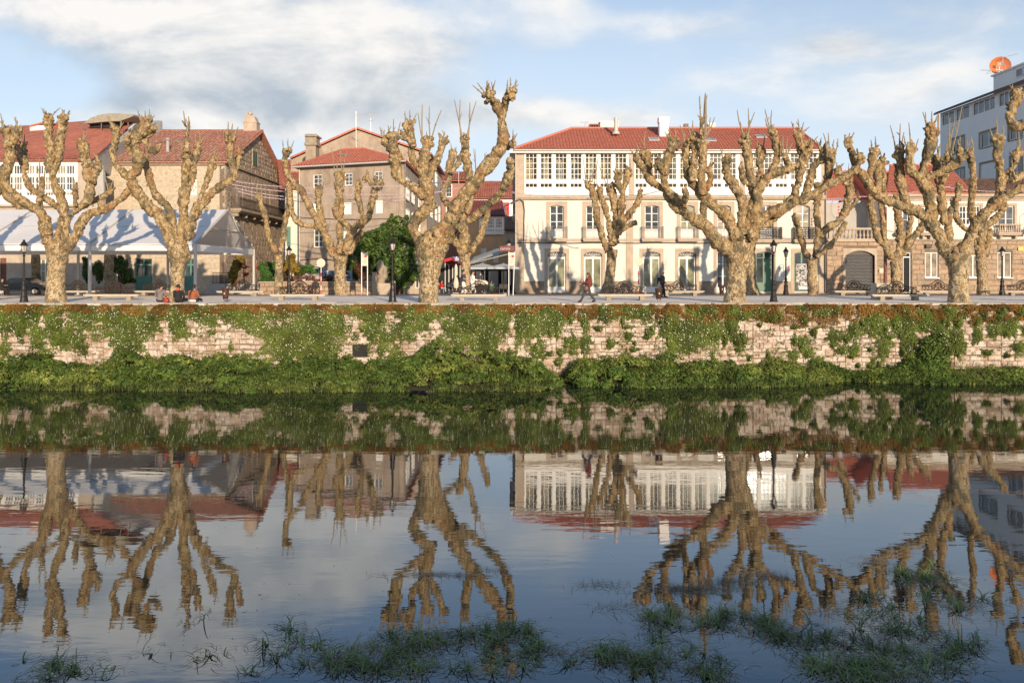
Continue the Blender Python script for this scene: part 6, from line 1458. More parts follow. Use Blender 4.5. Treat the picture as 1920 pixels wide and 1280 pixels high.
mb = MB(); bx3(mb, 573, 592, 271, 312, 86, 1.6); bx3(mb, 570, 594, 267.5, 272, 85.8, 2.0); bx3(mb, 572, 593, 256, 267.5, 86, 1.6); bx3(mb, 571, 595, 253, 256, 85.8, 2.0)
for k_ in range(5): bx3(mb, 572.5 + k_*4.4, 574.5 + k_*4.4, 251, 253.2, 86, 1.4)
part('chimney', mb, M['granite_d'], rf, label='massive stone chimney with ledges')
mb = MB(); bx3(mb, 634, 656, 288, 291, 84.5, 1.2); part('roof_vent', mb, M['wood_cap'], rf)
mb = MB(); cc_ = [(690, 415), (740, 412), (757, 410)]; mb.tube([pb.w(SB(562), pb.px(562, 409)[1], .06), pb.w(SB(660), pb.px(660, 412)[1], .06), pb.w(SB(757), pb.px(757, 409)[1], .06)], .03, 4)
mb.tube([pb.w(SB(562), pb.px(562, 488)[1], .06), pb.w(SB(600), pb.px(600, 485)[1], .06), pb.w(SB(640), pb.px(640, 490)[1], .06)], .05, 4); part('cable', mb, M['cable'], bh)
# large gabled block behind
gb = thing('gabled_block', 'big rendered gable end rising behind the beige house, with antennas', 'building', P(680, 545, 93)); pq = Pl(0, 93.0)
XQ = lambda x: (x - 960) / F * 93; ZQ = lambda y: CZ - (y - H0) / F * 93
ap = pq.w(XQ(670), ZQ(244)); e1 = pq.w(XQ(545), ZQ(300)); e2 = pq.w(XQ(800), ZQ(290))
mb = MB(); mb.prism([pq.w(XQ(545), 3.4), pq.w(XQ(800), 3.4), e2, ap, e1], (0, 1, 0)); part('gable_wall', mb, M['beige_render'], gb)
mb = MB(); zt2 = ZQ(290); pr_ = Pl(XQ(800), 93.0, 0, 1); hr = [(4, 6.5, 17.0, 19.0), (10, 12.5, 17.0, 19.0), (4, 6.5, 12.5, 15), (10, 12.5, 12.5, 15), (15, 17, 12.5, 15), (4, 6.5, 8.5, 11), (10, 12.5, 8.5, 11)]
wall(mb, pr_, 1, 20, 3.4, zt2 - .1, hr, .5); part('side_wall', mb, M['beige_render2'], gb)
for h_ in hr: window(gb, pr_, *h_, 2, 3, gm='glass_grey', n=.05, fw=.16, mw=.06, leaves=2)
mb = MB(); fa = ap + Vector((0, 20, 0)); f1 = e1 + Vector((0, 20, 0)); f2 = e2 + Vector((.6, 20, -.1)); off = Vector((0, -.3, .12))
mb.prism([e1 + off, ap + off, fa, f1], (0, 0, .22)); mb.prism([ap + off, e2 + off + Vector((.6, 0, -.15)), f2, fa], (0, 0, .22)); part('roof', mb, M['tile_old'], gb)
antenna('tv_antenna', 'tall mast antenna on the gable ridge of the beige block', 667.5, 209, 292, 92.6, [(667, 215.5, 686, 214, 8), (660, 255, 672, 262, 3)])
antenna('tv_antenna', 'white antenna right of the tall ridge mast', 695, 222, 250, 93.5, [(688, 212, 712, 211, 8), (690, 226, 700, 226, 4)])
antenna('tv_antenna', 'antenna on the roofs down the cafe lane', 860, 322, 345, 112, [(852, 324, 862, 324, 5)])

# ------------------------------------------------------------------ the lane behind: distant houses
lh = thing('lane_house', 'small ochre house with a white arched gallery at the end of the lane', 'house', P(920, 540, 112)); pz = Pl(0, 112.0)
def zr(x0, y0, x1, y1): return pz.r(x0, y0, x1, y1)
w1 = [zr(901, 465, 912, 492), zr(924, 465, 935, 492), zr(868, 465, 876, 492)]; g1 = [zr(902, 409, 912.5, 428), zr(914, 409, 927, 428), zr(929, 409, 942, 428)]; g2 = [zr(902, 431, 912.5, 434), zr(914, 431, 927, 434), zr(929, 431, 942, 434)]
a, b, c, d_ = zr(862, 402, 951, 548); mb = MB(); wall(mb, pz, a, b, 3.4, d_, w1 + [zr(899, 404, 944, 440)], .5); part('wall', mb, simple('ochre_render', (.58, .40, .24), .9, .1, 1.5, .3, streak=.25), lh)
for h_ in w1: window(lh, pz, *h_, 1, 3, gm='white', n=-.1, fw=.12, leaves=2, label='closed white shutter window')
mb = MB(); e_ = zr(898, 403, 945, 440); wall(mb, pz, *e_, g1 + g2, .3, .35); part('gallery_frame', mb, M['white'], lh)
for h_ in g1: window(lh, pz, *h_, 4, 3, gm='glass_warm', n=.28, fw=.10, mw=.05, arch=.45)
for h_ in g2: window(lh, pz, *h_, 4, 1, gm='glass_dark', n=.28, fw=.05, mw=.12)
A, B, Cc, D = P(858, 404, 111.3), P(947, 403, 111.3), P(942, 376, 117), P(880, 376, 117); B.z = A.z; Cc.z = D.z
mb = MB(); tiles(mb, A, B, Cc, D, .4, .08, 4.0); part('roof', mb, M['tile_maroon'], lh)
rh = thing('lane_house', 'white house with red roof and red oriel above the lane', 'house', P(930, 540, 124)); py = Pl(0, 124.0)
a, b, c, d_ = py.r(850, 368, 975, 548); mb = MB(); py.box(mb, a, b, 3.4, d_, -6, 0); part('wall', mb, M['white_far'], rh)
A, B, Cc, D = P(846, 370, 123.2), P(980, 366, 123.2), P(970, 335, 130), P(862, 340, 130); B.z = A.z; Cc.z = D.z
mb = MB(); tiles(mb, A, B, Cc, D, .36, .08); part('roof', mb, M['tile_old'], rh)
h_ = py.r(943, 380, 955, 405); window(rh, py, *h_, 2, 3, fm='red', gm='glass_grey', n=.4, fw=.2, mw=.12)
kh = thing('lane_house', 'low brown tiled house tucked beside the white house corner', 'house', P(955, 540, 104)); pk = Pl(0, 104.0)
a, b, c, d_ = pk.r(948, 430, 968, 545); mb = MB(); pk.box(mb, a, b + 1, 3.4, d_, -5, 0); part('wall', mb, M['beige_render2'], kh)
A, B, Cc, D = P(946, 431, 103.5), P(972, 431, 103.5), P(972, 406, 108), P(946, 406, 108); mb = MB(); tiles(mb, A, B, Cc, D, .36, .08); part('roof', mb, M['tile_brown'], kh)
ch = thing('lane_house', 'red painted house on the left of the cafe lane', 'house', P(846, 540, 120)); pc = Pl(0, 120.0)
a, b, c, d_ = pc.r(826, 335, 872, 548); mb = MB(); pc.box(mb, a, b, 3.4, d_, -5, 0); part('wall', mb, simple('salmon_render', (.38, .20, .15), .9, .1, 1.5, .2), ch)
h_ = pc.r(836, 345, 848, 370); window(ch, pc, *h_, 2, 3, n=.05, fw=.15); h_ = pc.r(836, 385, 848, 412); window(ch, pc, *h_, 2, 3, n=.05, fw=.15)
A, B, Cc, D = P(820, 338, 119), P(876, 338, 119), P(876, 322, 124), P(820, 322, 124); mb = MB(); tiles(mb, A, B, Cc, D, .36, .08); part('roof', mb, M['tile_old'], ch)
# ground floor of lane: cafe front, awnings
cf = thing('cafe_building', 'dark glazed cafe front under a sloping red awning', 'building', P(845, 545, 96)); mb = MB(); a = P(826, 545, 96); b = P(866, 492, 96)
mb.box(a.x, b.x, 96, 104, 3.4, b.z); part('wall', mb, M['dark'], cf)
for k_ in range(5): mb = MB(); q = P(834 + 7*k_, 520, 95.9); mb.box(q.x, q.x + .10, 95.85, 95.98, 3.75, b.z); part('mullion', mb, M['steel'], cf)
aw = MB(); aw.prism([P(832, 486, 90), P(864, 500, 100), P(864, 506, 100), P(832, 492, 90)], (.9, 0, .25)); solo('awning', aw, M['awning_red'], 'red awning sloping down over the cafe front', 'awning', org=tuple(P(848, 500, 95)))
aw = thing('awning', 'long grey awning unrolled over the parasols beside the white house', 'awning', P(918, 480, 84)); mb = MB()
mb.prism([P(882, 490, 84), P(952, 465, 80), P(952, 470, 80), P(882, 494, 84)], (.3, 1.6, .5)); part('canopy', mb, M['umb_grey'], aw); mb = MB(); mb.tube([P(882, 494, 84), P(955, 476, 79.6)], .05, 5); part('arm', mb, M['white'], aw)
bs = thing('blue_sign', 'blue and white shop sign above the cafe lane', 'sign', P(856, 486, 92)); plq = Pl(0, 92.0); h_ = plq.r(849, 481, 862, 490); mb = MB(); plq.box(mb, *h_, 0, .1); part('board', mb, M['blue'], bs)
mb = MB(); plq.box(mb, h_[0] + .1, h_[1] - .1, h_[2] + .28, h_[2] + .36, .1, .12); plq.box(mb, h_[0] + .1, h_[1] - .1, h_[2] + .12, h_[2] + .18, .1, .12); plq.box(mb, h_[0] + .38, h_[0] + .5, h_[2] + .4, h_[2] + .55, .1, .12); part('lettering', mb, M['white'], bs)
def parasol(label, x, ytop, yb, d, hw, open_=True):
    g = gz(d); top = P(x, ytop, d); t_ = thing('parasol', label, 'parasol', (top.x, d, g), 'parasols on the cafe terrace'); mb = MB(); mb.tube([(top.x, d, g), top], .04, 6); part('pole', mb, M['wood_cap'] if open_ else M['brown_wood'], t_)
    mb = MB(); mb.box(top.x - .3, top.x + .3, d - .3, d + .3, g, g + .08); part('base', mb, M['bench_stone'], t_); mb = MB()
    if open_:
        h_ = P(x, yb, d).z; w_ = hw; c4 = [Vector((top.x - w_, d - w_, h_)), Vector((top.x + w_, d - w_, h_)), Vector((top.x + w_, d + w_, h_)), Vector((top.x - w_, d + w_, h_))]
        mb.add([top] + c4 + [c_ + Vector((0, 0, -.18)) for c_ in c4] + [top + Vector((0,0,-.05))] , [(0,1,2),(0,2,3),(0,3,4),(0,4,1),(1,5,6,2),(2,6,7,3),(3,7,8,4),(4,8,5,1)]); part('canopy', mb, M['umb_grey'], t_, fix=False)
        mb = MB(); [mb.tube([top - Vector((0,0,.1)), c_], .02, 4) for c_ in c4]; mb.ball(top, .12, 1); part('ribs', mb, M['wood_cap'], t_)
    else: mb.lathe(top.x, d, [(top.z - 2.4, .22), (top.z - 2.0, .30), (top.z - 1.4, .17), (top.z - .3, .16), (top.z, .04)], 8); part('folded_canopy', mb, M['umb_cream'], t_)
parasol('open grey parasol left of the pair on the terrace', 905, 493.5, 501.5, 78, 1.65); parasol('open grey parasol nearest the white house', 944, 494, 501, 77, 1.5); parasol('folded cream parasol by the red awning', 855, 495, 525, 80, .3, False)
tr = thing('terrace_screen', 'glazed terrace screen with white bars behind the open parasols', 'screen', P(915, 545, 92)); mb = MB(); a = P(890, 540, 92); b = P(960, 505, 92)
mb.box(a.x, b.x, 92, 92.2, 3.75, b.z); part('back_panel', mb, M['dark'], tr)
for k_ in range(9):
    mb = MB(); q = P(892 + 8*k_, 520, 91.9); w_ = .12 if k_ % 3 else .5; mb.box(q.x, q.x + w_, 91.8, 91.98, 4.4, b.z - .2); part('bar', mb, M['c_cream'] if k_ % 3 == 0 else M['white'], tr)
mb = MB(); q = P(920, 530, 91); mb.box(P(920,530,91).x, P(934,530,91).x, 91, 91.6, 3.8, P(920, 508, 91).z); part('column', mb, M['grey_render'], tr)
# ------------------------------------------------------------------ marquee
mq = thing('marquee', 'big white open sided marquee tent behind the left trees', 'tent', (-32, 58.8, 4.18))
EZ, RZ, EY0, RY, EY1 = 7.78, 10.5, 52.8, 58.8, 64.8
SX = [-49.5, -42.6, -35.3, -28.0, -21.0]
for a, b in zip(SX, SX[1:]):
    g = .10; nx = 12; ny = 8; mb = MB()
    for (y0, y1) in ((EY0, RY), (EY1, RY)):
        vs = []; fs = []
        for i in range(nx + 1):
            for j in range(ny + 1):
                t = i / nx; s_ = j / ny; sag = -.10 * math.sin(math.pi * t) * math.sin(math.pi * s_) ; vs.append((a + g + (b - a - 2*g) * t, y0 + (y1 - y0) * s_, EZ + (RZ - EZ) * s_ + sag))
        for i in range(nx):
            for j in range(ny): q = i*(ny+1)+j; fs.append((q, q+ny+1, q+ny+2, q+1))
        mb.add(vs, fs)
    part('roof_panel', mb, M['tent'], mq, smooth=True, fix=False)
    n_ = 14
    for yy in (EY0 - .02, EY1 + .02):
        mb = MB(); vs = []; fs = []
        for i in range(n_ + 1): t = i / n_; xx = a + g + (b - a - 2*g) * t; vs += [(xx, yy + .02*math.sin(t*9), EZ), (xx, yy + .03*math.sin(t*11), EZ - .46)]
        for i in range(n_): fs.append((2*i, 2*i+1, 2*i+3, 2*i+2))
        mb.add(vs, fs); part('valance', mb, M['tent'], mq, fix=False)
for x_ in SX:
    for yy in (EY0, EY1):
        mb = MB(); mb.box(x_ - .08, x_ + .08, yy - .08, yy + .08, gz(yy) - .05, EZ); mb.box(x_ - .2, x_ + .2, yy - .2, yy + .2, gz(yy), gz(yy) + .04); part('leg', mb, M['steel'], mq)
    mb = MB(); mb.tube([(x_, EY0, EZ), (x_, RY, RZ), (x_, EY1, EZ)], .10, 4); mb.tube([(x_, EY0 + 2.6, EZ + 1.2), (x_, EY1 - 2.6, EZ + 1.2)], .05, 4); part('rafter', mb, M['grey_render'], mq)
mb = MB(); mb.tube([(SX[0], RY, RZ - .06), (SX[-1], RY, RZ - .06)], .08, 4)
for yy, zz in ((EY0, EZ - .08), (EY1, EZ - .08), (EY0 + 3, EZ + 1.3), (EY1 - 3, EZ + 1.3)): mb.tube([(SX[0], yy, zz), (SX[-1], yy, zz)], .06, 4)
part('purlin', mb, M['steel'], mq)
mb = MB(); mb.add([(SX[-1] + .02, EY0, EZ - .02), (SX[-1] + .02, EY1, EZ - .02), (SX[-1] + .02, EY1, EZ - .48), (SX[-1] + .02, EY0, EZ - .48)], [(0, 1, 2, 3)]); part('gable_valance', mb, M['tent'], mq, fix=False)
mb = MB(); mb.tube([(SX[-1], 59.5, RZ - .2), (SX[-1] + .1, 61, RZ - 1.5), (SX[-1] + .1, 62.5, RZ - 1.9), (SX[-1], 64.4, EZ + .5)], .03, 4)
for k_ in range(8): mb.ball((SX[-1] + .1, 59.8 + k_*.6, RZ - .5 - k_*.27), .06, 1)
part('festoon', mb, M['white'], mq)

# ------------------------------------------------------------------ garden behind the low wall
gwl = thing('garden_wall', 'low pinkish stone garden wall behind the round sign and benches', 'wall', (-14.5, 70, 3.9)); pw_ = Pl(0, 70.0)
u0, u1, _, zt = pw_.r(487, 530, 700, 552); mb = MB(); pw_.box(mb, u0, u1, 3.6, zt, -.4, -.05); part('core', mb, M['mortar'], gwl); lay_stones(gwl, pw_, u0, u1, 3.85, zt, [], (.30, .40), (.6, 1.3), M['ashlar'], .3, .02, 120)
mb = MB(); pw_.box(mb, u0 - .1, u1 + .1, zt, zt + .1, -.45, .08); part('coping', mb, M['granite'], gwl)
for x0, x1, yt, lab in ((698, 706, 510, 'left'), (735, 741, 527, 'right')):
    h_ = pw_.r(x0, yt, x1, 552); mb = MB(); pw_.box(mb, h_[0], h_[1], 3.7, h_[3], -.4, .15); part('pier', mb, M['granite'], gwl)
def bush(name, label, cat, blobs, n, mat, size, d, stem=None, group=None):
    bl = []
    r_ = random.Random(n)
    for cx_, cy_, rx_, ry_ in blobs:
        c = P(cx_, cy_, d); s_ = d / F; bl.append((c.x, d, c.z, rx_ * s_ * .8, max(rx_, ry_) * s_ * .6, ry_ * s_ * .8))
        for _ in range(5): a = r_.uniform(0, 6.28); k_ = r_.uniform(.25, .5); bl.append((c.x + math.cos(a)*rx_*s_*.8, d - r_.uniform(-.2, .5)*rx_*s_, c.z + math.sin(a)*ry_*s_*.8, rx_*s_*k_, rx_*s_*k_, ry_*s_*k_))
    q, nn_ = ball_pts(bl, n); t_ = thing(name, label, cat, (bl[0][0], d, gz(d)), group); q[:, 2] = np.maximum(q[:, 2], gz(d) + .05)
    obj_of('foliage', leaf_mesh('foliage', q, nn_ + np.array([0, -.2, .3]), RN.uniform(size*.7, size*1.3, len(q)), M[mat], .55), t_, loc=tuple(t_.location))
    mb = MB(); mb.tube([(bl[0][0], d, gz(d) - .1), (bl[0][0] + .1, d, (gz(d) + bl[0][2]) / 2), (bl[0][0], d, bl[0][2])], [.09, .07, .03] if stem is None else stem, 6); part('trunk', mb, M['brown_wood'], t_)
    return t_
bush('garden_tree', 'dense dark evergreen tree behind the black lamp post and info panel', 'tree', [(745, 425, 20, 16), (735, 440, 28, 22), (700, 445, 30, 18), (680, 465, 26, 24), (712, 470, 40, 34), (755, 470, 30, 30), (765, 448, 14, 14), (690, 500, 30, 22), (735, 505, 32, 20), (768, 500, 18, 26), (655, 488, 16, 20), (662, 510, 18, 16), (735, 410, 8, 8), (760, 415, 10, 10)], 20000, 'treeleaf', .13, 74.0, [.25, .18, .1])
bush('hedge_bush', 'bright green clipped bush right of the marquee', 'bush', [(500, 512, 16, 18), (510, 498, 10, 8), (492, 500, 8, 9), (505, 528, 18, 12)], 6000, 'hedge', .07, 71.5)
bush('hedge_bush', 'small bright green bush behind the round sign', 'bush', [(575, 505, 16, 8), (590, 508, 10, 6), (562, 512, 10, 8)], 2600, 'hedge', .07, 72.5)
bush('shrub', 'yellow green shrub behind the slim lamp post beside the slender tree', 'shrub', [(545, 490, 10, 14), (552, 500, 10, 14), (535, 505, 8, 16)], 2600, 'yellowleaf', .09, 72.0)
bush('shrub', 'reddish brown hedge along the low garden wall', 'shrub', [(560, 522, 30, 10), (600, 524, 24, 9), (540, 520, 12, 10), (625, 526, 20, 8)], 6000, 'redleaf', .06, 71.0)
bush('flower_bush', 'pale pink flowering bush on the low garden wall', 'bush', [(583, 521, 16, 9), (572, 525, 10, 7)], 1600, 'whiteflower', .05, 70.7)
bush('shrub', 'dark red shrub left of the big evergreen tree', 'shrub', [(672, 505, 8, 12), (685, 512, 10, 12), (680, 522, 8, 8)], 2200, 'redleaf', .07, 71.2)
bush('climber', 'yellow climbing plant under the right end of the marquee', 'plant', [(442, 500, 9, 16), (438, 520, 8, 14), (450, 490, 8, 10)], 3400, 'yellowleaf', .09, 74.0)
bush('geranium', 'red geraniums hanging high on the stone house side', 'flowers', [(456, 500, 9, 4), (478, 501, 5, 4), (462, 514, 7, 3), (450, 498, 5, 3)], 700, 'redflower', .06, 76.0)
bush('climber', 'dark leafy creeper on trunk under the marquee left part', 'plant', [(225, 500, 16, 18), (185, 505, 9, 22), (240, 520, 14, 14), (160, 490, 6, 8), (162, 510, 6, 20)], 5000, 'treeleaf', .10, 70.0)
bush('shrub', 'low dark greenery right of the stone monument', 'shrub', [(748, 525, 8, 14), (758, 530, 8, 10)], 1600, 'treeleaf', .08, 73.0)
st = MB(); 
for cx_, cy_, rx_, ry_ in ((713, 500, 7, 14), (716, 520, 8, 12), (714, 536, 9, 14), (722, 512, 5, 14)): c = P(cx_, cy_, 70.6); st.ball(c, 1, 2, (rx_*70.6/F, .4, ry_*70.6/F))
o = thing('stone_monument', 'rough carved stone monument standing before the evergreen tree', 'monument', (P(714, 545, 70.6).x, 70.6, 3.9)); remeshed('body', st, M['granite_d'], o, .07, .16, .05)
h_ = pw_.r(706, 531, 735, 552); mb = MB(); pw_.box(mb, h_[0], h_[1], 3.8, h_[3], -.5, .1); part('base', mb, M['granite'], o)
# graffiti van panel behind the wall
pn = thing('graffiti_panel', 'pale blue panel sprayed with black graffiti behind the thick rear trunk', 'panel', (P(617, 530, 72).x, 72, 3.9)); pg2 = Pl(0, 72.0); h_ = pg2.r(597, 507, 660, 532)
mb = MB(); pg2.box(mb, h_[0], h_[1], 3.9, h_[3], -.1, 0); part('board', mb, M['c_blue'], pn); mb = MB(); rr_ = random.Random(3)
for k_ in range(60): cu = rr_.uniform(h_[0] + .15, h_[1] - .15); cz = rr_.uniform(h_[2] + .2, h_[3] - .15); mb.tube([pg2.w(min(max(cu + rr_.uniform(-.2, .2), h_[0]), h_[1]), cz + rr_.uniform(-.15, .12), .02) for _ in range(3)], .03, 4)
part('graffiti', mb, M['black'], pn)
gt = thing('lane_cottage', 'weathered stone cottage wall with door beside the huge tree', 'house', (P(775, 545, 77).x, 77, 3.75)); pt_ = Pl(0, 77.0); h_ = pt_.r(757, 497, 800, 552); dd = pt_.r(779, 505, 785, 540)
mb = MB(); wall(mb, pt_, h_[0], h_[1], 3.4, h_[3], [dd], .4); part('wall', mb, M['beige_render2'], gt); window(gt, pt_, *dd, 1, 2, gm='glass_dark', n=-.1, fw=.06)
mb = MB(); mb.prism([pt_.w(h_[0] - .2, h_[3], .6), pt_.w(h_[1] + .2, h_[3], .6), pt_.w(h_[1] + .2, h_[3] + .8, -1.5), pt_.w(h_[0] - .2, h_[3] + .8, -1.5)], (0, 0, .12)); part('roof', mb, simple('blue_grey_sheet', (.22, .28, .31), .6, .1, 3, .2), gt)
yb = thing('yard_wall', 'stone yard wall with iron fence under the right end of the marquee', 'wall', (P(435, 545, 74).x, 74, 3.85)); pv_ = Pl(0, 74.0); h_ = pv_.r(392, 532, 488, 552); mb = MB(); pv_.box(mb, h_[0], h_[1], 3.6, h_[3], -.4, 0); part('wall', mb, M['grey_render'], yb)
mb = MB(); h2 = pv_.r(397, 511, 430, 532)
for k_ in range(13): uu = h2[0] + (h2[1]-h2[0])*k_/12; mb.tube([pv_.w(uu, h2[2], -.1), pv_.w(uu, h2[3], -.1)], .02, 4)
for zz in (h2[2] + .1, h2[3]): mb.tube([pv_.w(h2[0], zz, -.1), pv_.w(h2[1], zz, -.1)], .025, 4)
part('fence', mb, M['black'], yb)

# ------------------------------------------------------------------ street lamps
def lamp_at(label, x, d, ytop, group='black cast iron street lamps'):
    g = gz(d); c = P(x, H0, d); h = P(x, ytop, d).z - g; k_ = h / 3.6; t_ = thing('street_lamp', label, 'street lamp', (c.x, d, g), group)
    L_ = lambda prof, seg=12: [(g + z_ * k_, r_ * k_) for z_, r_ in prof]
    mb = MB(); mb.lathe(c.x, d, L_([(-.1, .25), (.06, .25), (.08, .21), (.30, .19), (.34, .165), (.62, .145), (.66, .17), (.70, .17), (.74, .13), (.95, .11), (.98, .15), (1.02, .15), (1.06, .10), (1.16, .085), (1.18, .12), (1.22, .12), (1.25, .07)]), 12); part('base', mb, M['black'], t_)
    mb = MB(); mb.lathe(c.x, d, L_([(1.22, .068), (2.0, .056), (2.62, .045), (2.64, .075), (2.68, .075), (2.71, .045), (2.80, .045), (2.84, .09), (2.88, .10)]), 10); part('post', mb, M['black'], t_)
    mb = MB(); mb.lathe(c.x, d, L_([(2.90, .085), (3.25, .165)]), 6); part('lantern_glass', mb, M['lamp_glass'], t_)
    mb = MB()
    for j in range(6): a = R(60*j); mb.tube([(c.x + math.cos(a)*.09*k_, d + math.sin(a)*.09*k_, g + 2.88*k_), (c.x + math.cos(a)*.175*k_, d + math.sin(a)*.175*k_, g + 3.27*k_)], .013, 4)
    part('lantern_frame', mb, M['black'], t_)
    mb = MB(); mb.lathe(c.x, d, L_([(3.24, .23), (3.28, .235), (3.34, .17), (3.46, .10), (3.50, .055), (3.54, .075), (3.57, .07), (3.60, .015)]), 8); part('lantern_cap', mb, M['black'], t_)
lamp_at('black street lamp at far left beside the leftmost big tree', 45, 45.6, 449); lamp_at('black street lamp in front of the evergreen garden tree', 736, 45.8, 445)
lamp_at('taller black street lamp of the pair right of the broad tree', 1450.5, 46.0, 449); lamp_at('slim black street lamp against the graffitied white wall', 1473.5, 64, 463)
lamp_at('slim street lamp behind the slender tree', 542, 64, 460); lamp_at('slim street lamp in front of the granite shop windows', 1879, 64, 462)

# ------------------------------------------------------------------ benches with wrought iron backs
def bench(label, x, d, flip=False, group='stone benches with wrought iron backs'):
    g = gz(d); c = P(x, H0, d); t_ = thing('bench', label, 'bench', (c.x, d, g), group); W2 = 1.68
    mb = MB(); mb.box(c.x - W2, c.x + W2, d - .28, d + .28, g + .30, g + .38); mb.box(c.x - W2 + .08, c.x + W2 - .08, d - .23, d + .23, g + .25, g + .30); part('seat', mb, M['bench_stone'], t_)
    for s_ in (-1, 1): mb = MB(); mb.box(c.x + s_*1.02 - .14, c.x + s_*1.02 + .14, d - .2, d + .2, g - .05, g + .25); part('leg', mb, M['granite_d'], t_)  # darker granite colour on the legs stands for shade under the seat
    pb_ = Pl(c.x, d + .24); mb = MB(); hw = 1.22; zb = g + .40; top = [(-hw, .38), (-.75, .40), (-.5, .48), (-.28, .68), (0, .78), (.28, .68), (.5, .48), (.75, .40), (hw, .38)]
    def zt_(u_): return np.interp(u_, [a for a, _ in top], [b for _, b in top])
    mb.tube([pb_.w(-hw + 2*hw*i/28, zb + float(zt_(-hw + 2*hw*i/28)), 0) for i in range(29)], .036, 5); mb.tube([pb_.w(-hw, zb, 0), pb_.w(hw, zb, 0)], .030, 4)
    for u_ in (-hw, hw): mb.tube([pb_.w(u_, zb - .06, 0), pb_.w(u_, zb + .38, 0)], .02, 4); mb.ball(pb_.w(u_, zb + .40, 0), .035, 1)
    for s_ in (-1, 1):
        for i, u_ in enumerate((1.08, .84, .60)):
            ring(mb, pb_, s_*u_, zb + .20, .095, 0, .022, 0, 300, 9); ring(mb, pb_, s_*u_, zb + .19, .17, 0, .024, 100 if s_ > 0 else -80, 330 if s_ > 0 else 150, 9, .95)
        ring(mb, pb_, s_*.36, zb + .28, .17, 0, .026, 0, 320, 10); ring(mb, pb_, s_*.36, zb + .28, .09, 0, .022, 60, 360, 8); ring(mb, pb_, s_*.14, zb + .50, .12, 0, .024, 0, 360, 9); ring(mb, pb_, s_*.16, zb + .16, .13, 0, .024, 0, 340, 9)
        mb.tube([pb_.w(s_*.55, zb, 0), pb_.w(s_*.30, zb + .30, 0), pb_.w(s_*.05, zb + .70, 0)], .024, 4); mb.tube([pb_.w(s_*.08, zb, 0), pb_.w(s_*.22, zb + .35, 0), pb_.w(s_*.02, zb + .62, 0)], .024, 4)
    mb.tube([pb_.w(0, zb, 0), pb_.w(0, zb + .78, 0)], .014, 4); part('iron_back', mb, M['iron'], t_)
def low_bench(label, x, d): bench(label, x, d)
bench('iron backed bench near the water left of the seated people', 212, 48.6); bench('iron backed bench just right of the slender tree', 560, 48.6)
bench('iron backed bench next to the strolling couple', 898, 48.4); bench('iron backed bench right of the small tree before the white house', 1172, 48.8)
bench('iron backed bench beside the stone block near the v forked tree', 1684, 48.3)
bench('bench set back under the right end of the marquee', 452, 57.2); bench('bench beside the walking old man', 1276, 58.2); bench('bench in front of the arched shutter', 1604, 60.2)
bench('bench under the first shop window, left of the v forked tree', 1762, 60.2); bench('bench cut by the right edge of the photo', 1922, 60.2); bench('bench behind the leftmost big tree, under the marquee', 142, 60.5); bench('bench under the marquee behind the grey hooded person', 296, 60.5)
mb = MB(); h_ = Pl(0, 49.6); q0 = P(1641, 560, 49.6); q1 = P(1677, 560, 49.6); mb.box(q0.x, q1.x - .2, 49.4, 50.2, 4.18, CZ - (531 - H0)/F*49.6); solo('stone_block', mb, M['bench_stone'], 'plain pale stone block beside the ornate bench', 'block', org=(q0.x, 49.6, 4.18))

# ------------------------------------------------------------------ litter bins
def litter(label, x, d, tilt=0):
    g = gz(d); c = P(x, H0, d); t_ = thing('litter_bin', label, 'litter bin', (c.x, d, g), 'wrought iron litter bins'); mb = MB(); r_ = random.Random(int(x))
    z0, z1 = g + .20, g + .80
    for j in range(14): a = R(360*j/14); mb.tube([(c.x + math.cos(a)*.135, d + math.sin(a)*.135, z0), (c.x + math.cos(a)*.20, d + math.sin(a)*.20, z1)], .014, 4)
    for z_, rr_ in ((z0, .14), (z0 + .08, .15), (z0 + .3, .175), (z1 - .08, .195), (z1, .21)): mb.tube([(c.x + math.cos(R(20*j))*rr_, d + math.sin(R(20*j))*rr_, z_) for j in range(19)], .02, 4)
    part('basket', mb, M['bin'], t_); mb = MB(); mb.lathe(c.x, d, [(z0, .115), (z1 - .04, .18)], 12); part('liner', mb, M['bin'], t_)
    mb = MB(); mb.ball((c.x, d - .19, g + .50), .055, 1); part('emblem', mb, M['c_cream'], t_)
    for s_ in (-1, 1): mb = MB(); mb.tube([(c.x + s_*.13, d, z0), (c.x + s_*.05, d - .03, g + .08), (c.x + s_*.12, d - .05, g)], .014, 4); part('foot', mb, M['bin'], t_)
litter('bin right of the three seated people', 423, 45.8); litter('bin in front of the old man near the bench', 1235, 45.8); litter('bin beside the long limbed broad tree trunk', 1353, 57); litter('bin seen right behind the slim bench by the round sign', 583, 57)

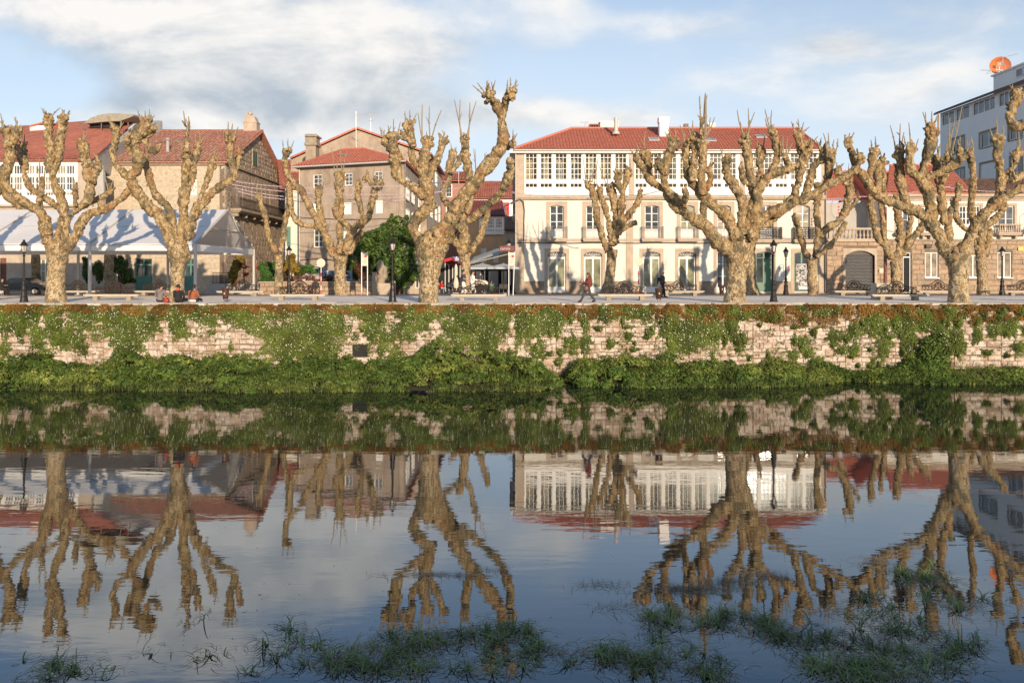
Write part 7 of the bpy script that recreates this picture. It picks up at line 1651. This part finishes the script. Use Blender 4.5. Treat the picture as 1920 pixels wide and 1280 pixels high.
# ------------------------------------------------------------------ traffic signs and information panels
def round_sign(label, x, d, y0, mat='c_cream', orange=False):
    g = gz(d); c = P(x, y0 + 8, d); t_ = thing('round_sign', label, 'traffic sign', (c.x, d, g)); mb = MB(); mb.tube([(c.x, d, g), (c.x, d, c.z + .3)], .035, 6); part('pole', mb, M['white'], t_)
    mb = MB(); mb.tube([(c.x, d - .06, c.z), (c.x, d - .04, c.z)], .34, 20); part('disc', mb, M[mat], t_)
    for z0, z1 in ((c.z - 1.05, c.z - .75), (c.z - 1.75, c.z - 1.4), (g + .1, g + .4)): mb = MB(); mb.tube([(c.x, d, z0), (c.x, d, z1)], .042, 6); part('red_band', mb, M['red'], t_)
round_sign('back of a pale round sign on a red and white pole, behind the wall', 602, 62, 485); round_sign('round sign on striped pole before the white house', 1197, 62, 482)
def info(label, x0, x1, d, y0, lean=0):
    g = gz(d); a = P(x0, y0, d); b = P(x1, y0, d); t_ = thing('info_panel', label, 'information panel', ((a.x+b.x)/2, d, g)); zb = a.z - (b.x - a.x) * 2.4
    for xx, ln in ((a.x, 0), (b.x, lean)): mb = MB(); mb.tube([(xx + ln, d, g), (xx, d, a.z)], .04, 5); part('post', mb, M['white'], t_)
    mb = MB(); mb.box(a.x + .03, b.x - .03, d - .03, d + .02, zb, a.z - .05); bd = part('board', mb, M['c_cream'], t_); w_ = b.x - a.x
    mb = MB(); mb.tube([(a.x + w_*.68, d - .05, a.z - .35), (a.x + w_*.68, d - .032, a.z - .35)], .10, 12); part('red_disc', mb, M['red'], bd)
    mb = MB(); mb.tube([(a.x + w_*.30 + math.cos(R(30*j))*.085, d - .04, a.z - .35 + math.sin(R(30*j))*.085) for j in range(13)], .012, 4)
    for k_ in range(4): mb.box(a.x + w_*.2, a.x + w_*.8, d - .04, d - .032, a.z - .62 - .08*k_, a.z - .60 - .08*k_)
    part('printed_marks', mb, M['pale_iron'], bd)
info('tall information panel on two posts left of the front lamp', 678, 689, 61, 472); info('information panel leaning by the corner of the white house', 954, 965, 61, 472, -.12)

# ------------------------------------------------------------------ parked car
cr_ = thing('parked_car', 'dark blue car parked under the far left of the marquee', 'car', (P(45, 552, 66).x, 66, gz(66))); g = gz(66); cx_ = cr_.location.x
prof = [(-2.1, .35), (-2.15, .75), (-1.9, .88), (-1.25, .98), (-.65, 1.38), (.45, 1.42), (1.15, 1.02), (1.95, .86), (2.15, .66), (2.15, .35)]
mb = MB(); mb.prism([(cx_ + a, 65.2, g + b) for a, b in prof], (0, 1.7, 0)); part('body', mb, M['car'], cr_)
mb = MB(); mb.prism([(cx_ + a, 65.18, g + b) for a, b in ((-1.15, .98), (-.62, 1.32), (.42, 1.36), (1.02, 1.02))], (0, .01, 0)); part('side_window', mb, M['glass_dark'], cr_)
for wx in (-1.35, 1.4):
    mb = MB(); mb.tube([(cx_ + wx, 65.12, g + .33), (cx_ + wx, 65.35, g + .33)], .33, 16); w_ = part('wheel', mb, M['tyre'], cr_); mb = MB(); mb.tube([(cx_ + wx, 65.10, g + .33), (cx_ + wx, 65.13, g + .33)], .2, 12); part('rim', mb, M['steel'], w_)
mb = MB(); mb.box(cx_ - 2.17, cx_ - 2.0, 65.25, 65.5, g + .62, g + .75); part('headlight', mb, M['lamp_glass'], cr_)

# ------------------------------------------------------------------ strings of festive lights and wires
def cable(name, label, pts_, d0, d1, sag, mat, r_=.018, bulbs=0, cat='cable', group=None):
    mb = MB(); P_ = [P(x, y, d0 + (d1 - d0) * i / (len(pts_) - 1)) for i, (x, y) in enumerate(pts_)]; out_ = []
    for a, b in zip(P_, P_[1:]):
        for k_ in range(12): t = k_ / 12; out_.append(a.lerp(b, t) - Vector((0, 0, sag * 4 * t * (1 - t))))
    out_.append(P_[-1]); mb.tube(out_, r_, 4)
    c = out_[0]; t_ = thing(name, label, cat, c, group) if bulbs else None
    if not bulbs: return solo(name, mb, mat, label, cat, group, org=tuple(c))
    part('wire', mb, mat, t_); mb = MB(); L_ = len(out_)
    for k_ in range(bulbs): f = (L_ - 1) * (k_ + .5) / bulbs; i = int(f); q = out_[i].lerp(out_[i+1], f - i); mb.ball(q - Vector((0, 0, .03)), .03 + .012 * ((k_ * 7) % 3), 1)
    part('bulbs', mb, M['bulb'], t_, kind='stuff')
cable('light_string', 'highest festive light string from the stone house to the huge tree', [(432, 338), (560, 351), (700, 349), (838, 340)], 70, 58, .12, M['bulb'], .02, 150, group='festive light strings')
cable('light_string', 'second festive light string, crossing the candelabra tree', [(432, 345), (555, 360), (700, 364), (838, 358)], 70, 58, .1, M['bulb'], .02, 150, group='festive light strings')
cable('light_string', 'third festive light string down, over the beige house', [(440, 352), (560, 370), (700, 372), (860, 352)], 70, 60, .15, M['bulb'], .02, 130, group='festive light strings')
cable('light_string', 'lowest festive light string over the left lane', [(445, 358), (520, 372), (640, 382), (760, 374)], 69, 62, .1, M['bulb'], .018, 110, group='festive light strings')
cable('light_string', 'festive light string passing the small tree before the white house', [(960, 360), (1100, 372), (1190, 366), (1250, 352)], 70, 62, .12, M['bulb'], .022, 130, group='festive light strings')
cable('light_string', 'festive light string across the terrace house roof', [(1545, 372), (1610, 368), (1690, 362), (1800, 345)], 70, 64, .1, M['bulb'], .022, 110, group='festive light strings')
cable('light_string', 'festive light string below the brown tiled lean-to', [(1775, 350), (1830, 357), (1900, 356), (1960, 362)], 70, 66, .1, M['bulb'], .022, 90, group='festive light strings')
cable('overhead_wire', 'thick dark wire slanting from the white house corner down the lane', [(962, 378), (900, 410), (866, 424)], 79, 96, .1, M['cable'], .035)
cable('overhead_wire', 'thin dark wire over the beige house', [(540, 405), (660, 411), (757, 408), (830, 400)], 78, 78, .08, M['cable'], .025)
om = thing('festive_ornament', 'wire framed oval ornament with red shapes hanging before the terrace', 'ornament', P(1572, 390, 76)); po = Pl(0, 76.0); c = po.px(1571, 390); mb = MB()
ring(mb, po, c[0], c[1], .62, 0, .016, 0, 360, 24, 1.65); ring(mb, po, c[0] - .1, c[1] - .05, .62, .05, .014, 20, 340, 20, 1.6); part('frame', mb, M['pale_iron'], om)
for k_, yy in enumerate((388, 394, 399.5)): mb = MB(); q = po.w(po.px(1572, yy)[0], po.px(1572, yy)[1], .05); mb.ball(q, .10, 1, (1, .4, 1)); part('red_shape', mb, M['red'], om)
# ------------------------------------------------------------------ people
def person(label, base, J, top, legs, hair, shoe='black', hair_shape='short', vox=.013, hands=True, group=None, skirt=False, bald=False, bareforearm=False, face=(-1, 0)):
    """J: joints relative to the base point (metres, x right, y away, z up)"""
    B = Vector(base); t_ = thing('person', label, 'person', base, group)
    q = lambda k_: B + Vector(J[k_])
    hd = q('head'); nk = q('neck'); ch = q('chest'); pv = q('pelvis'); fx = Vector((face[0], face[1], 0)).normalized()
    mb = MB(); mb.ball(hd, .098, 2, (.92 if abs(fx.x) < .5 else 1.05, .92 if abs(fx.y) < .5 else 1.05, 1.22)); mb.ball(hd + fx * .095 - Vector((0, 0, .012)), .022, 1, (1, 1, 1.4)); mb.ball(hd + fx * .045 - Vector((0, 0, .075)), .062, 1)
    sdv = Vector((-fx.y, fx.x, 0))
    for s_ in (-1, 1): mb.ball(hd + sdv * s_ * .092 - fx * .01 - Vector((0, 0, .01)), .024, 1, (.8, .8, 1.4)); mb.ball(hd + sdv * s_ * .035 + fx * .085 + Vector((0, 0, .012)), .016, 1)
    mb.tube([hd - Vector((0, 0, .06)), nk, ch], [.055, .058, .10], 10); mb.tube([ch + Vector((0, 0, .1)), ch, (ch + pv) / 2, pv], [.12, .15, .125, .15], 12)
    for s_ in ('l', 'r'):
        sh, el, wr = q('sh' + s_), q('el' + s_), q('wr' + s_); hp, kn, an, to = q('hip' + s_), q('kn' + s_), q('an' + s_), q('to' + s_)
        mb.tube([ch + Vector((0, 0, .08)), sh, el, wr], [.06, .055, .042, .028], 8)
        mb.tube([hp, kn, an], [.085, .055, .04], 8); mb.tube([an, to], [.042, .035], 8)
        dv = (wr - el).normalized(); up_ = Vector((0, 0, 1)) if abs(dv.z) < .8 else fx; sd_ = dv.cross(up_).normalized(); pm = wr + dv * .045
        mb.tube([wr, wr + dv * .04, wr + dv * .09], [.026, .036, .032], 8)
        for k_, (o_, ln) in enumerate(((-.030, .066), (-.010, .078), (.010, .074), (.030, .058))):
            f0 = wr + dv * .085 + sd_ * o_; cv = sd_.cross(dv) * -.02; mb.tube([f0, f0 + dv * ln * .5 + cv * .4, f0 + dv * ln * .85 + cv * 1.4], [.010, .009, .0075], 5)
        mb.tube([wr + dv * .03 + sd_ * .03, wr + dv * .06 + sd_ * .058, wr + dv * .09 + sd_ * .062], [.012, .011, .009], 5)
    remeshed('body', mb, M['skin'], t_, vox, 0, 0, 1)
    mb = MB(); mb.tube([nk - Vector((0, 0, .03)), ch + Vector((0, 0, .12)), ch, (ch + pv) / 2, pv + Vector((0, 0, -.04))], [.075, .155, .185, .165, .185], 12)
    for s_ in ('l', 'r'):
        sh, el, wr = q('sh' + s_), q('el' + s_), q('wr' + s_)
        if bareforearm: mb.tube([ch + Vector((0, 0, .1)), sh, sh.lerp(el, .85)], [.09, .085, .075], 8)
        else: mb.tube([ch + Vector((0, 0, .1)), sh, el, wr - (wr - el) * .06], [.09, .08, .062, .045], 8)
    remeshed('jacket' if not bareforearm else 'shirt', mb, M[top], t_, vox * 1.3, .03, .012, 1)
    mb = MB()
    for s_ in ('l', 'r'):
        hp, kn, an = q('hip' + s_), q('kn' + s_), q('an' + s_); mb.tube([pv + Vector((0, 0, .02)), hp, kn, an + Vector((0, 0, .03))], [.13, .115, .083, .07], 10)
    mb.ball(pv, .155, 2, (1.05, .95, .8)); remeshed('trousers', mb, M[legs], t_, vox * 1.3, .025, .01, 1)
    for s_ in ('l', 'r'): mb = MB(); an, to = q('an' + s_), q('to' + s_); mb.tube([an - (to - an) * .25 - Vector((0, 0, .02)), an, to - Vector((0, 0, .0))], [.048, .058, .042], 8); part('shoe', mb, M[shoe], t_, smooth=True)
    if not bald:
        mb = MB(); mb.ball(hd - fx * .022 + Vector((0, 0, .03)), .112, 2, (1, 1, 1.12))
        if hair_shape == 'long': mb.tube([hd - fx * .05, nk - fx * .08, ch - fx * .15 + Vector((0, 0, .05)), ch - fx * .17 - Vector((0, 0, .12))], [.10, .085, .06, .03], 8)
        if hair_shape == 'pony': mb.tube([hd - fx * .08, nk - fx * .10 - Vector((.02, 0, 0)), ch - fx * .19 - Vector((.09, 0, -.05)), ch - fx * .20 - Vector((.16, 0, .10))], [.07, .05, .04, .015], 8)
        if hair_shape == 'bun': mb.ball(hd - fx * .08 + Vector((0, 0, .08)), .06, 1)
        ho = remeshed('hair', mb, M[hair], t_, vox * 1.2, .02, .02, 1)
    return t_
def standing(h=1.7, f=-1, stride=(.0, .0), arms=None):
    k_ = h / 1.70
    J = dict(head=(.02*f, 0, 1.56), neck=(0, 0, 1.42), chest=(0, 0, 1.22), pelvis=(0, 0, .92), shl=(.0, -.18, 1.36), shr=(0, .18, 1.36), ell=(.02*-f, -.22, 1.08), elr=(0, .22, 1.08), wrl=(.12*f, -.2, .86), wrr=(.1*f, .2, .86),
             hipl=(0, -.09, .88), hipr=(0, .09, .88), knl=(stride[0]*.45 + .05*f, -.09, .48), knr=(stride[1]*.45 + .05*f, .09, .48), anl=(stride[0], -.09, .09), anr=(stride[1], .09, .09), tol=(stride[0] + .17*f, -.09, .05), tor=(stride[1] + .17*f, .09, .05))
    if arms: J.update(arms)
    return {a: tuple(v_ * k_ for v_ in b) for a, b in J.items()}
wmn = P(1103, 0, 45.4); wmn.z = gz(45)
person('woman in a brick red jumper walking left with a shoulder bag and phone', tuple(wmn), standing(1.70, -1, (-.42, .38), dict(ell=(-.06, -.24, 1.10), wrl=(-.34, -.16, 1.18), elr=(-.08, .22, 1.06), wrr=(-.40, .12, 1.04))), 'c_red', 'c_navy', 'hair_r', hair_shape='long')
def baggy(name, label, cat, balls, mat, strap=None, vox=.02):
    c = Vector(balls[0][0]); t_ = thing(name, label, cat, c); mb = MB(); [mb.ball(b[0], b[1], 2, b[2]) for b in balls]; remeshed('pouch', mb, M[mat], t_, vox, .05, .02, 1)
    if strap: mb = MB(); mb.tube(strap, .015, 5); part('strap', mb, M[mat], t_, smooth=True)
    return t_
w0 = Vector(wmn); baggy('shoulder_bag', 'big dark brown shoulder bag on the walking woman', 'bag', [(w0 + Vector((-.14, -.26, .76)), .17, (1.1, .5, .9)), (w0 + Vector((-.14, -.26, .88)), .13, (1.1, .5, .6))], 'brown_leather', [w0 + Vector((-.25, -.26, .9)), w0 + Vector((-.05, -.25, 1.38)), w0 + Vector((.02, -.25, .9))])
mb = MB(); mb.box(w0.x - .44, w0.x - .42, 45.2, 45.28, w0.z + 1.16, w0.z + 1.30); solo('phone', mb, M['black'], 'black phone in the walking woman\'s raised hand', 'phone', org=tuple(w0 + Vector((-.43, -.16, 1.2))))
mn = P(1242, 0, 53.0); mn.z = gz(53)
person('bald old man in a dark jacket walking right with a small backpack', tuple(mn), standing(1.84, 1, (-.10, .16), dict(wrl=(.16, -.2, .92), wrr=(.14, .2, .92))), 'c_navy', 'c_black', 'hair_d', bald=True, face=(1, 0))
m0 = Vector(mn); baggy('backpack', 'small black backpack on the old man\'s back', 'bag', [(m0 + Vector((-.26, 0, 1.22)), .15, (.6, .9, 1.2)), (m0 + Vector((-.30, 0, 1.02)), .10, (.6, .9, 1))], 'c_black')
cm = P(869, 0, 56.0); cm.z = gz(56)
person('man in a grey t-shirt strolling right beside the iron bench', tuple(cm), standing(1.93, 1, (-.12, .12), dict(ell=(.02, -.24, 1.12), wrl=(.24, -.18, 1.04), elr=(.04, .24, 1.1), wrr=(.26, .16, 1.04))), 'c_navy', 'c_white', 'hair_d', bareforearm=True, face=(1, 0))
cw = P(886, 0, 56.2); cw.z = gz(56)
person('woman in a white top pushing a cream pram', tuple(cw), standing(1.86, 1, (-.16, .18), dict(ell=(.06, -.22, 1.10), wrl=(.34, -.16, 1.06), elr=(.06, .22, 1.10), wrr=(.34, .16, 1.06))), 'c_white', 'c_white', 'hair_d', hair_shape='bun', face=(1, 0))
p0 = Vector((cw.x + .75, 56.2, gz(56))); pm = thing('pram', 'pram with a cream hood pushed along the promenade', 'pram', p0)
mb = MB(); mb.ball(p0 + Vector((0, 0, .92)), .34, 2, (1.1, .7, .75)); remeshed('hood', mb, M['c_cream'], pm, .03, .03, .01); mb = MB(); mb.box(p0.x - .3, p0.x + .35, 55.98, 56.42, p0.z + .52, p0.z + .86); part('carrycot', mb, M['c_black'], pm)
mb = MB(); mb.tube([p0 + Vector((-.42, 0, 1.08)), p0 + Vector((-.1, 0, .6)), p0 + Vector((.3, 0, .2))], .02, 5); mb.tube([p0 + Vector((.25, 0, .6)), p0 + Vector((-.3, 0, .2))], .02, 5); part('frame', mb, M['steel'], pm)
for wx in (-.32, .32): mb = MB(); mb.tube([p0 + Vector((wx, -.26, .16)), p0 + Vector((wx, -.22, .16))], .16, 14); part('wheel', mb, M['tyre'], pm)
def seated(k_=1.0, lean=0):
    J = dict(head=(lean, .06, .74), neck=(lean*.7, .03, .60), chest=(lean*.4, .02, .42), pelvis=(0, 0, .13), shl=(-.19, .02, .52), shr=(.19, .02, .52), ell=(-.24, .10, .28), elr=(.24, .10, .28), wrl=(-.13, .28, .22), wrr=(.13, .28, .22),
             hipl=(-.1, .02, .11), hipr=(.1, .02, .11), knl=(-.15, .45, .14), knr=(.15, .45, .14), anl=(-.14, .5, .09), anr=(.14, .62, .09), tol=(-.14, .62, .07), tor=(.14, .76, .07))
    return {a: tuple(v_ * k_ for v_ in b) for a, b in J.items()}
def seat_at(x, d=44.95): v_ = P(x, 0, d); v_.z = 4.20; return tuple(v_)
J1 = seated(1.26, .05)
a = seat_at(300); person('person in a grey hooded top sitting on the wall, leftmost of three', a, J1, 'c_grey', 'c_black', 'hair_d', face=(.3, 1)); mb = MB(); v_ = Vector(a)
baggy('hood_roll', 'grey hood folded on the leftmost seated person\'s back', 'hood', [(v_ + Vector((.03, -.14, .68)), .13, (1.2, .6, .7)), (v_ + Vector((.03, -.18, .60)), .09, (1.2, .6, .7))], 'c_grey')
baggy('handbag', 'red leather handbag on the wall beside the grey hooded person', 'bag', [(v_ + Vector((.40, -.12, .10)), .15, (1.2, .7, .8)), (v_ + Vector((.36, -.12, .24)), .08, (1, .6, .9))], 'leather_red', [v_ + Vector((.28, -.12, .2)), v_ + Vector((.38, -.12, .42)), v_ + Vector((.5, -.12, .2))])
a = seat_at(334); person('person in a black jacket with an orange scarf sitting on the wall', a, seated(1.2, -.02), 'c_black', 'c_black', 'hair_d', face=(0, 1)); v_ = Vector(a)
baggy('scarf', 'orange red scarf around the middle seated person\'s neck', 'scarf', [(v_ + Vector((0, -.03, .735)), .11, (1.1, .9, .5)), (v_ + Vector((0, -.09, .69)), .08, (1.2, .6, .5))], 'c_orange')
a = seat_at(362); person('person in a rust jacket with a long ponytail sitting on the wall', a, seated(1.18, .03), 'c_rust', 'c_black', 'hair_d', hair_shape='pony', face=(0, 1)); v_ = Vector(a)
mb = MB(); mb.tube([v_ + Vector((-.2, -.10, .09)), v_ + Vector((0, -.19, .09)), v_ + Vector((.2, -.10, .09))], .065, 8); solo('white_hem', mb, M['c_white'], 'white shirt tail below the rust jacket', 'clothing', smooth=True, org=tuple(v_))
def chair_sit(label, x, d, top, legs, hair='hair_d', fc=(1, 0)):
    g = gz(d); v_ = P(x, 0, d); f = fc[0] or .3
    J = dict(head=(0, 0, 1.22), neck=(0, 0, 1.08), chest=(0, 0, .88), pelvis=(0, 0, .50), shl=(0, -.18, 1.0), shr=(0, .18, 1.0), ell=(.05*f, -.22, .76), elr=(.05*f, .22, .76), wrl=(.28*f, -.14, .78), wrr=(.28*f, .14, .78), hipl=(0, -.1, .48), hipr=(0, .1, .48),
             knl=(.42*f, -.12, .48), knr=(.42*f, .12, .48), anl=(.42*f, -.12, .09), anr=(.42*f, .12, .09), tol=(.58*f, -.12, .05), tor=(.58*f, .12, .05))
    person(label, (v_.x, d, g), J, top, legs, hair, face=fc, vox=.022)
    ct = thing('cafe_chair', 'cafe chair under the ' + label, 'chair', (v_.x, d, g), 'chairs on the cafe terrace'); mb = MB(); mb.box(v_.x - .22, v_.x + .22, d - .22, d + .22, g + .40, g + .44); part('seat', mb, M['black'], ct)
    mb = MB(); mb.box(v_.x - .24*f - .02, v_.x - .24*f + .02, d - .22, d + .22, g + .46, g + .85); part('backrest', mb, M['black'], ct)
    for sx in (-1, 1):
        for sy in (-1, 1): mb = MB(); mb.tube([(v_.x + sx*.2, d + sy*.2, g), (v_.x + sx*.2, d + sy*.2, g + .4)], .015, 4); part('leg', mb, M['steel'], ct)
chair_sit('seated cafe guest in a red top left of the table', 828, 82, 'red', 'c_blue'); chair_sit('seated cafe guest in pale clothes right of the table', 846, 82, 'c_blue', 'c_black', fc=(-1, 0)); chair_sit('dark haired guest sitting under the grey parasols', 921, 80, 'c_black', 'c_black'); chair_sit('dark figure sitting at the far left under the marquee', 4, 60.8, 'c_black', 'c_black')
for x_, d_, lab in ((838, 82, 'small round cafe table between the guests in red and pale clothes'), (934, 81, 'cafe table beneath the right grey parasol')):
    g = gz(d_); c = P(x_, 0, d_); t_ = thing('cafe_table', lab, 'table', (c.x, d_, g)); mb = MB(); mb.lathe(c.x, d_, [(g + .70, .38), (g + .73, .38)], 16); part('table_top', mb, M['black'], t_); mb = MB(); mb.lathe(c.x, d_, [(g, .22), (g + .03, .22), (g + .05, .03), (g + .7, .03)], 8); part('pedestal', mb, M['black'], t_)
g = gz(80)
for x_, lab in ((912, 'empty dark cafe chair left under the parasols'), (940, 'empty dark cafe chair near the info panel'), (948, 'empty dark cafe chair closest to the white house')):
    c = P(x_, 0, 80); ct = thing('cafe_chair', lab, 'chair', (c.x, 80, g), 'chairs on the cafe terrace'); mb = MB(); mb.box(c.x - .22, c.x + .22, 79.8, 80.2, g + .42, g + .46); part('seat', mb, M['black'], ct); mb = MB(); mb.box(c.x - .22, c.x + .22, 80.2, 80.24, g + .5, g + .95); part('backrest', mb, M['black'], ct)
    for sx in (-1, 1):
        for sy in (-1, 1): mb = MB(); mb.tube([(c.x + sx*.2, 80 + sy*.18, g), (c.x + sx*.2, 80 + sy*.18, g + .42)], .015, 4); part('leg', mb, M['steel'], ct)
q = P(918, 0, 79); mb = MB(); mb.box(q.x, q.x + .5, 79, 79.5, gz(79), gz(79) + .95); mb.box(q.x - .03, q.x + .53, 78.97, 79.53, gz(79) + .95, gz(79) + 1.0); solo('planter_box', mb, M['green_l'], 'dark green box standing under the grey parasols', 'box', org=(q.x, 79, gz(79)))
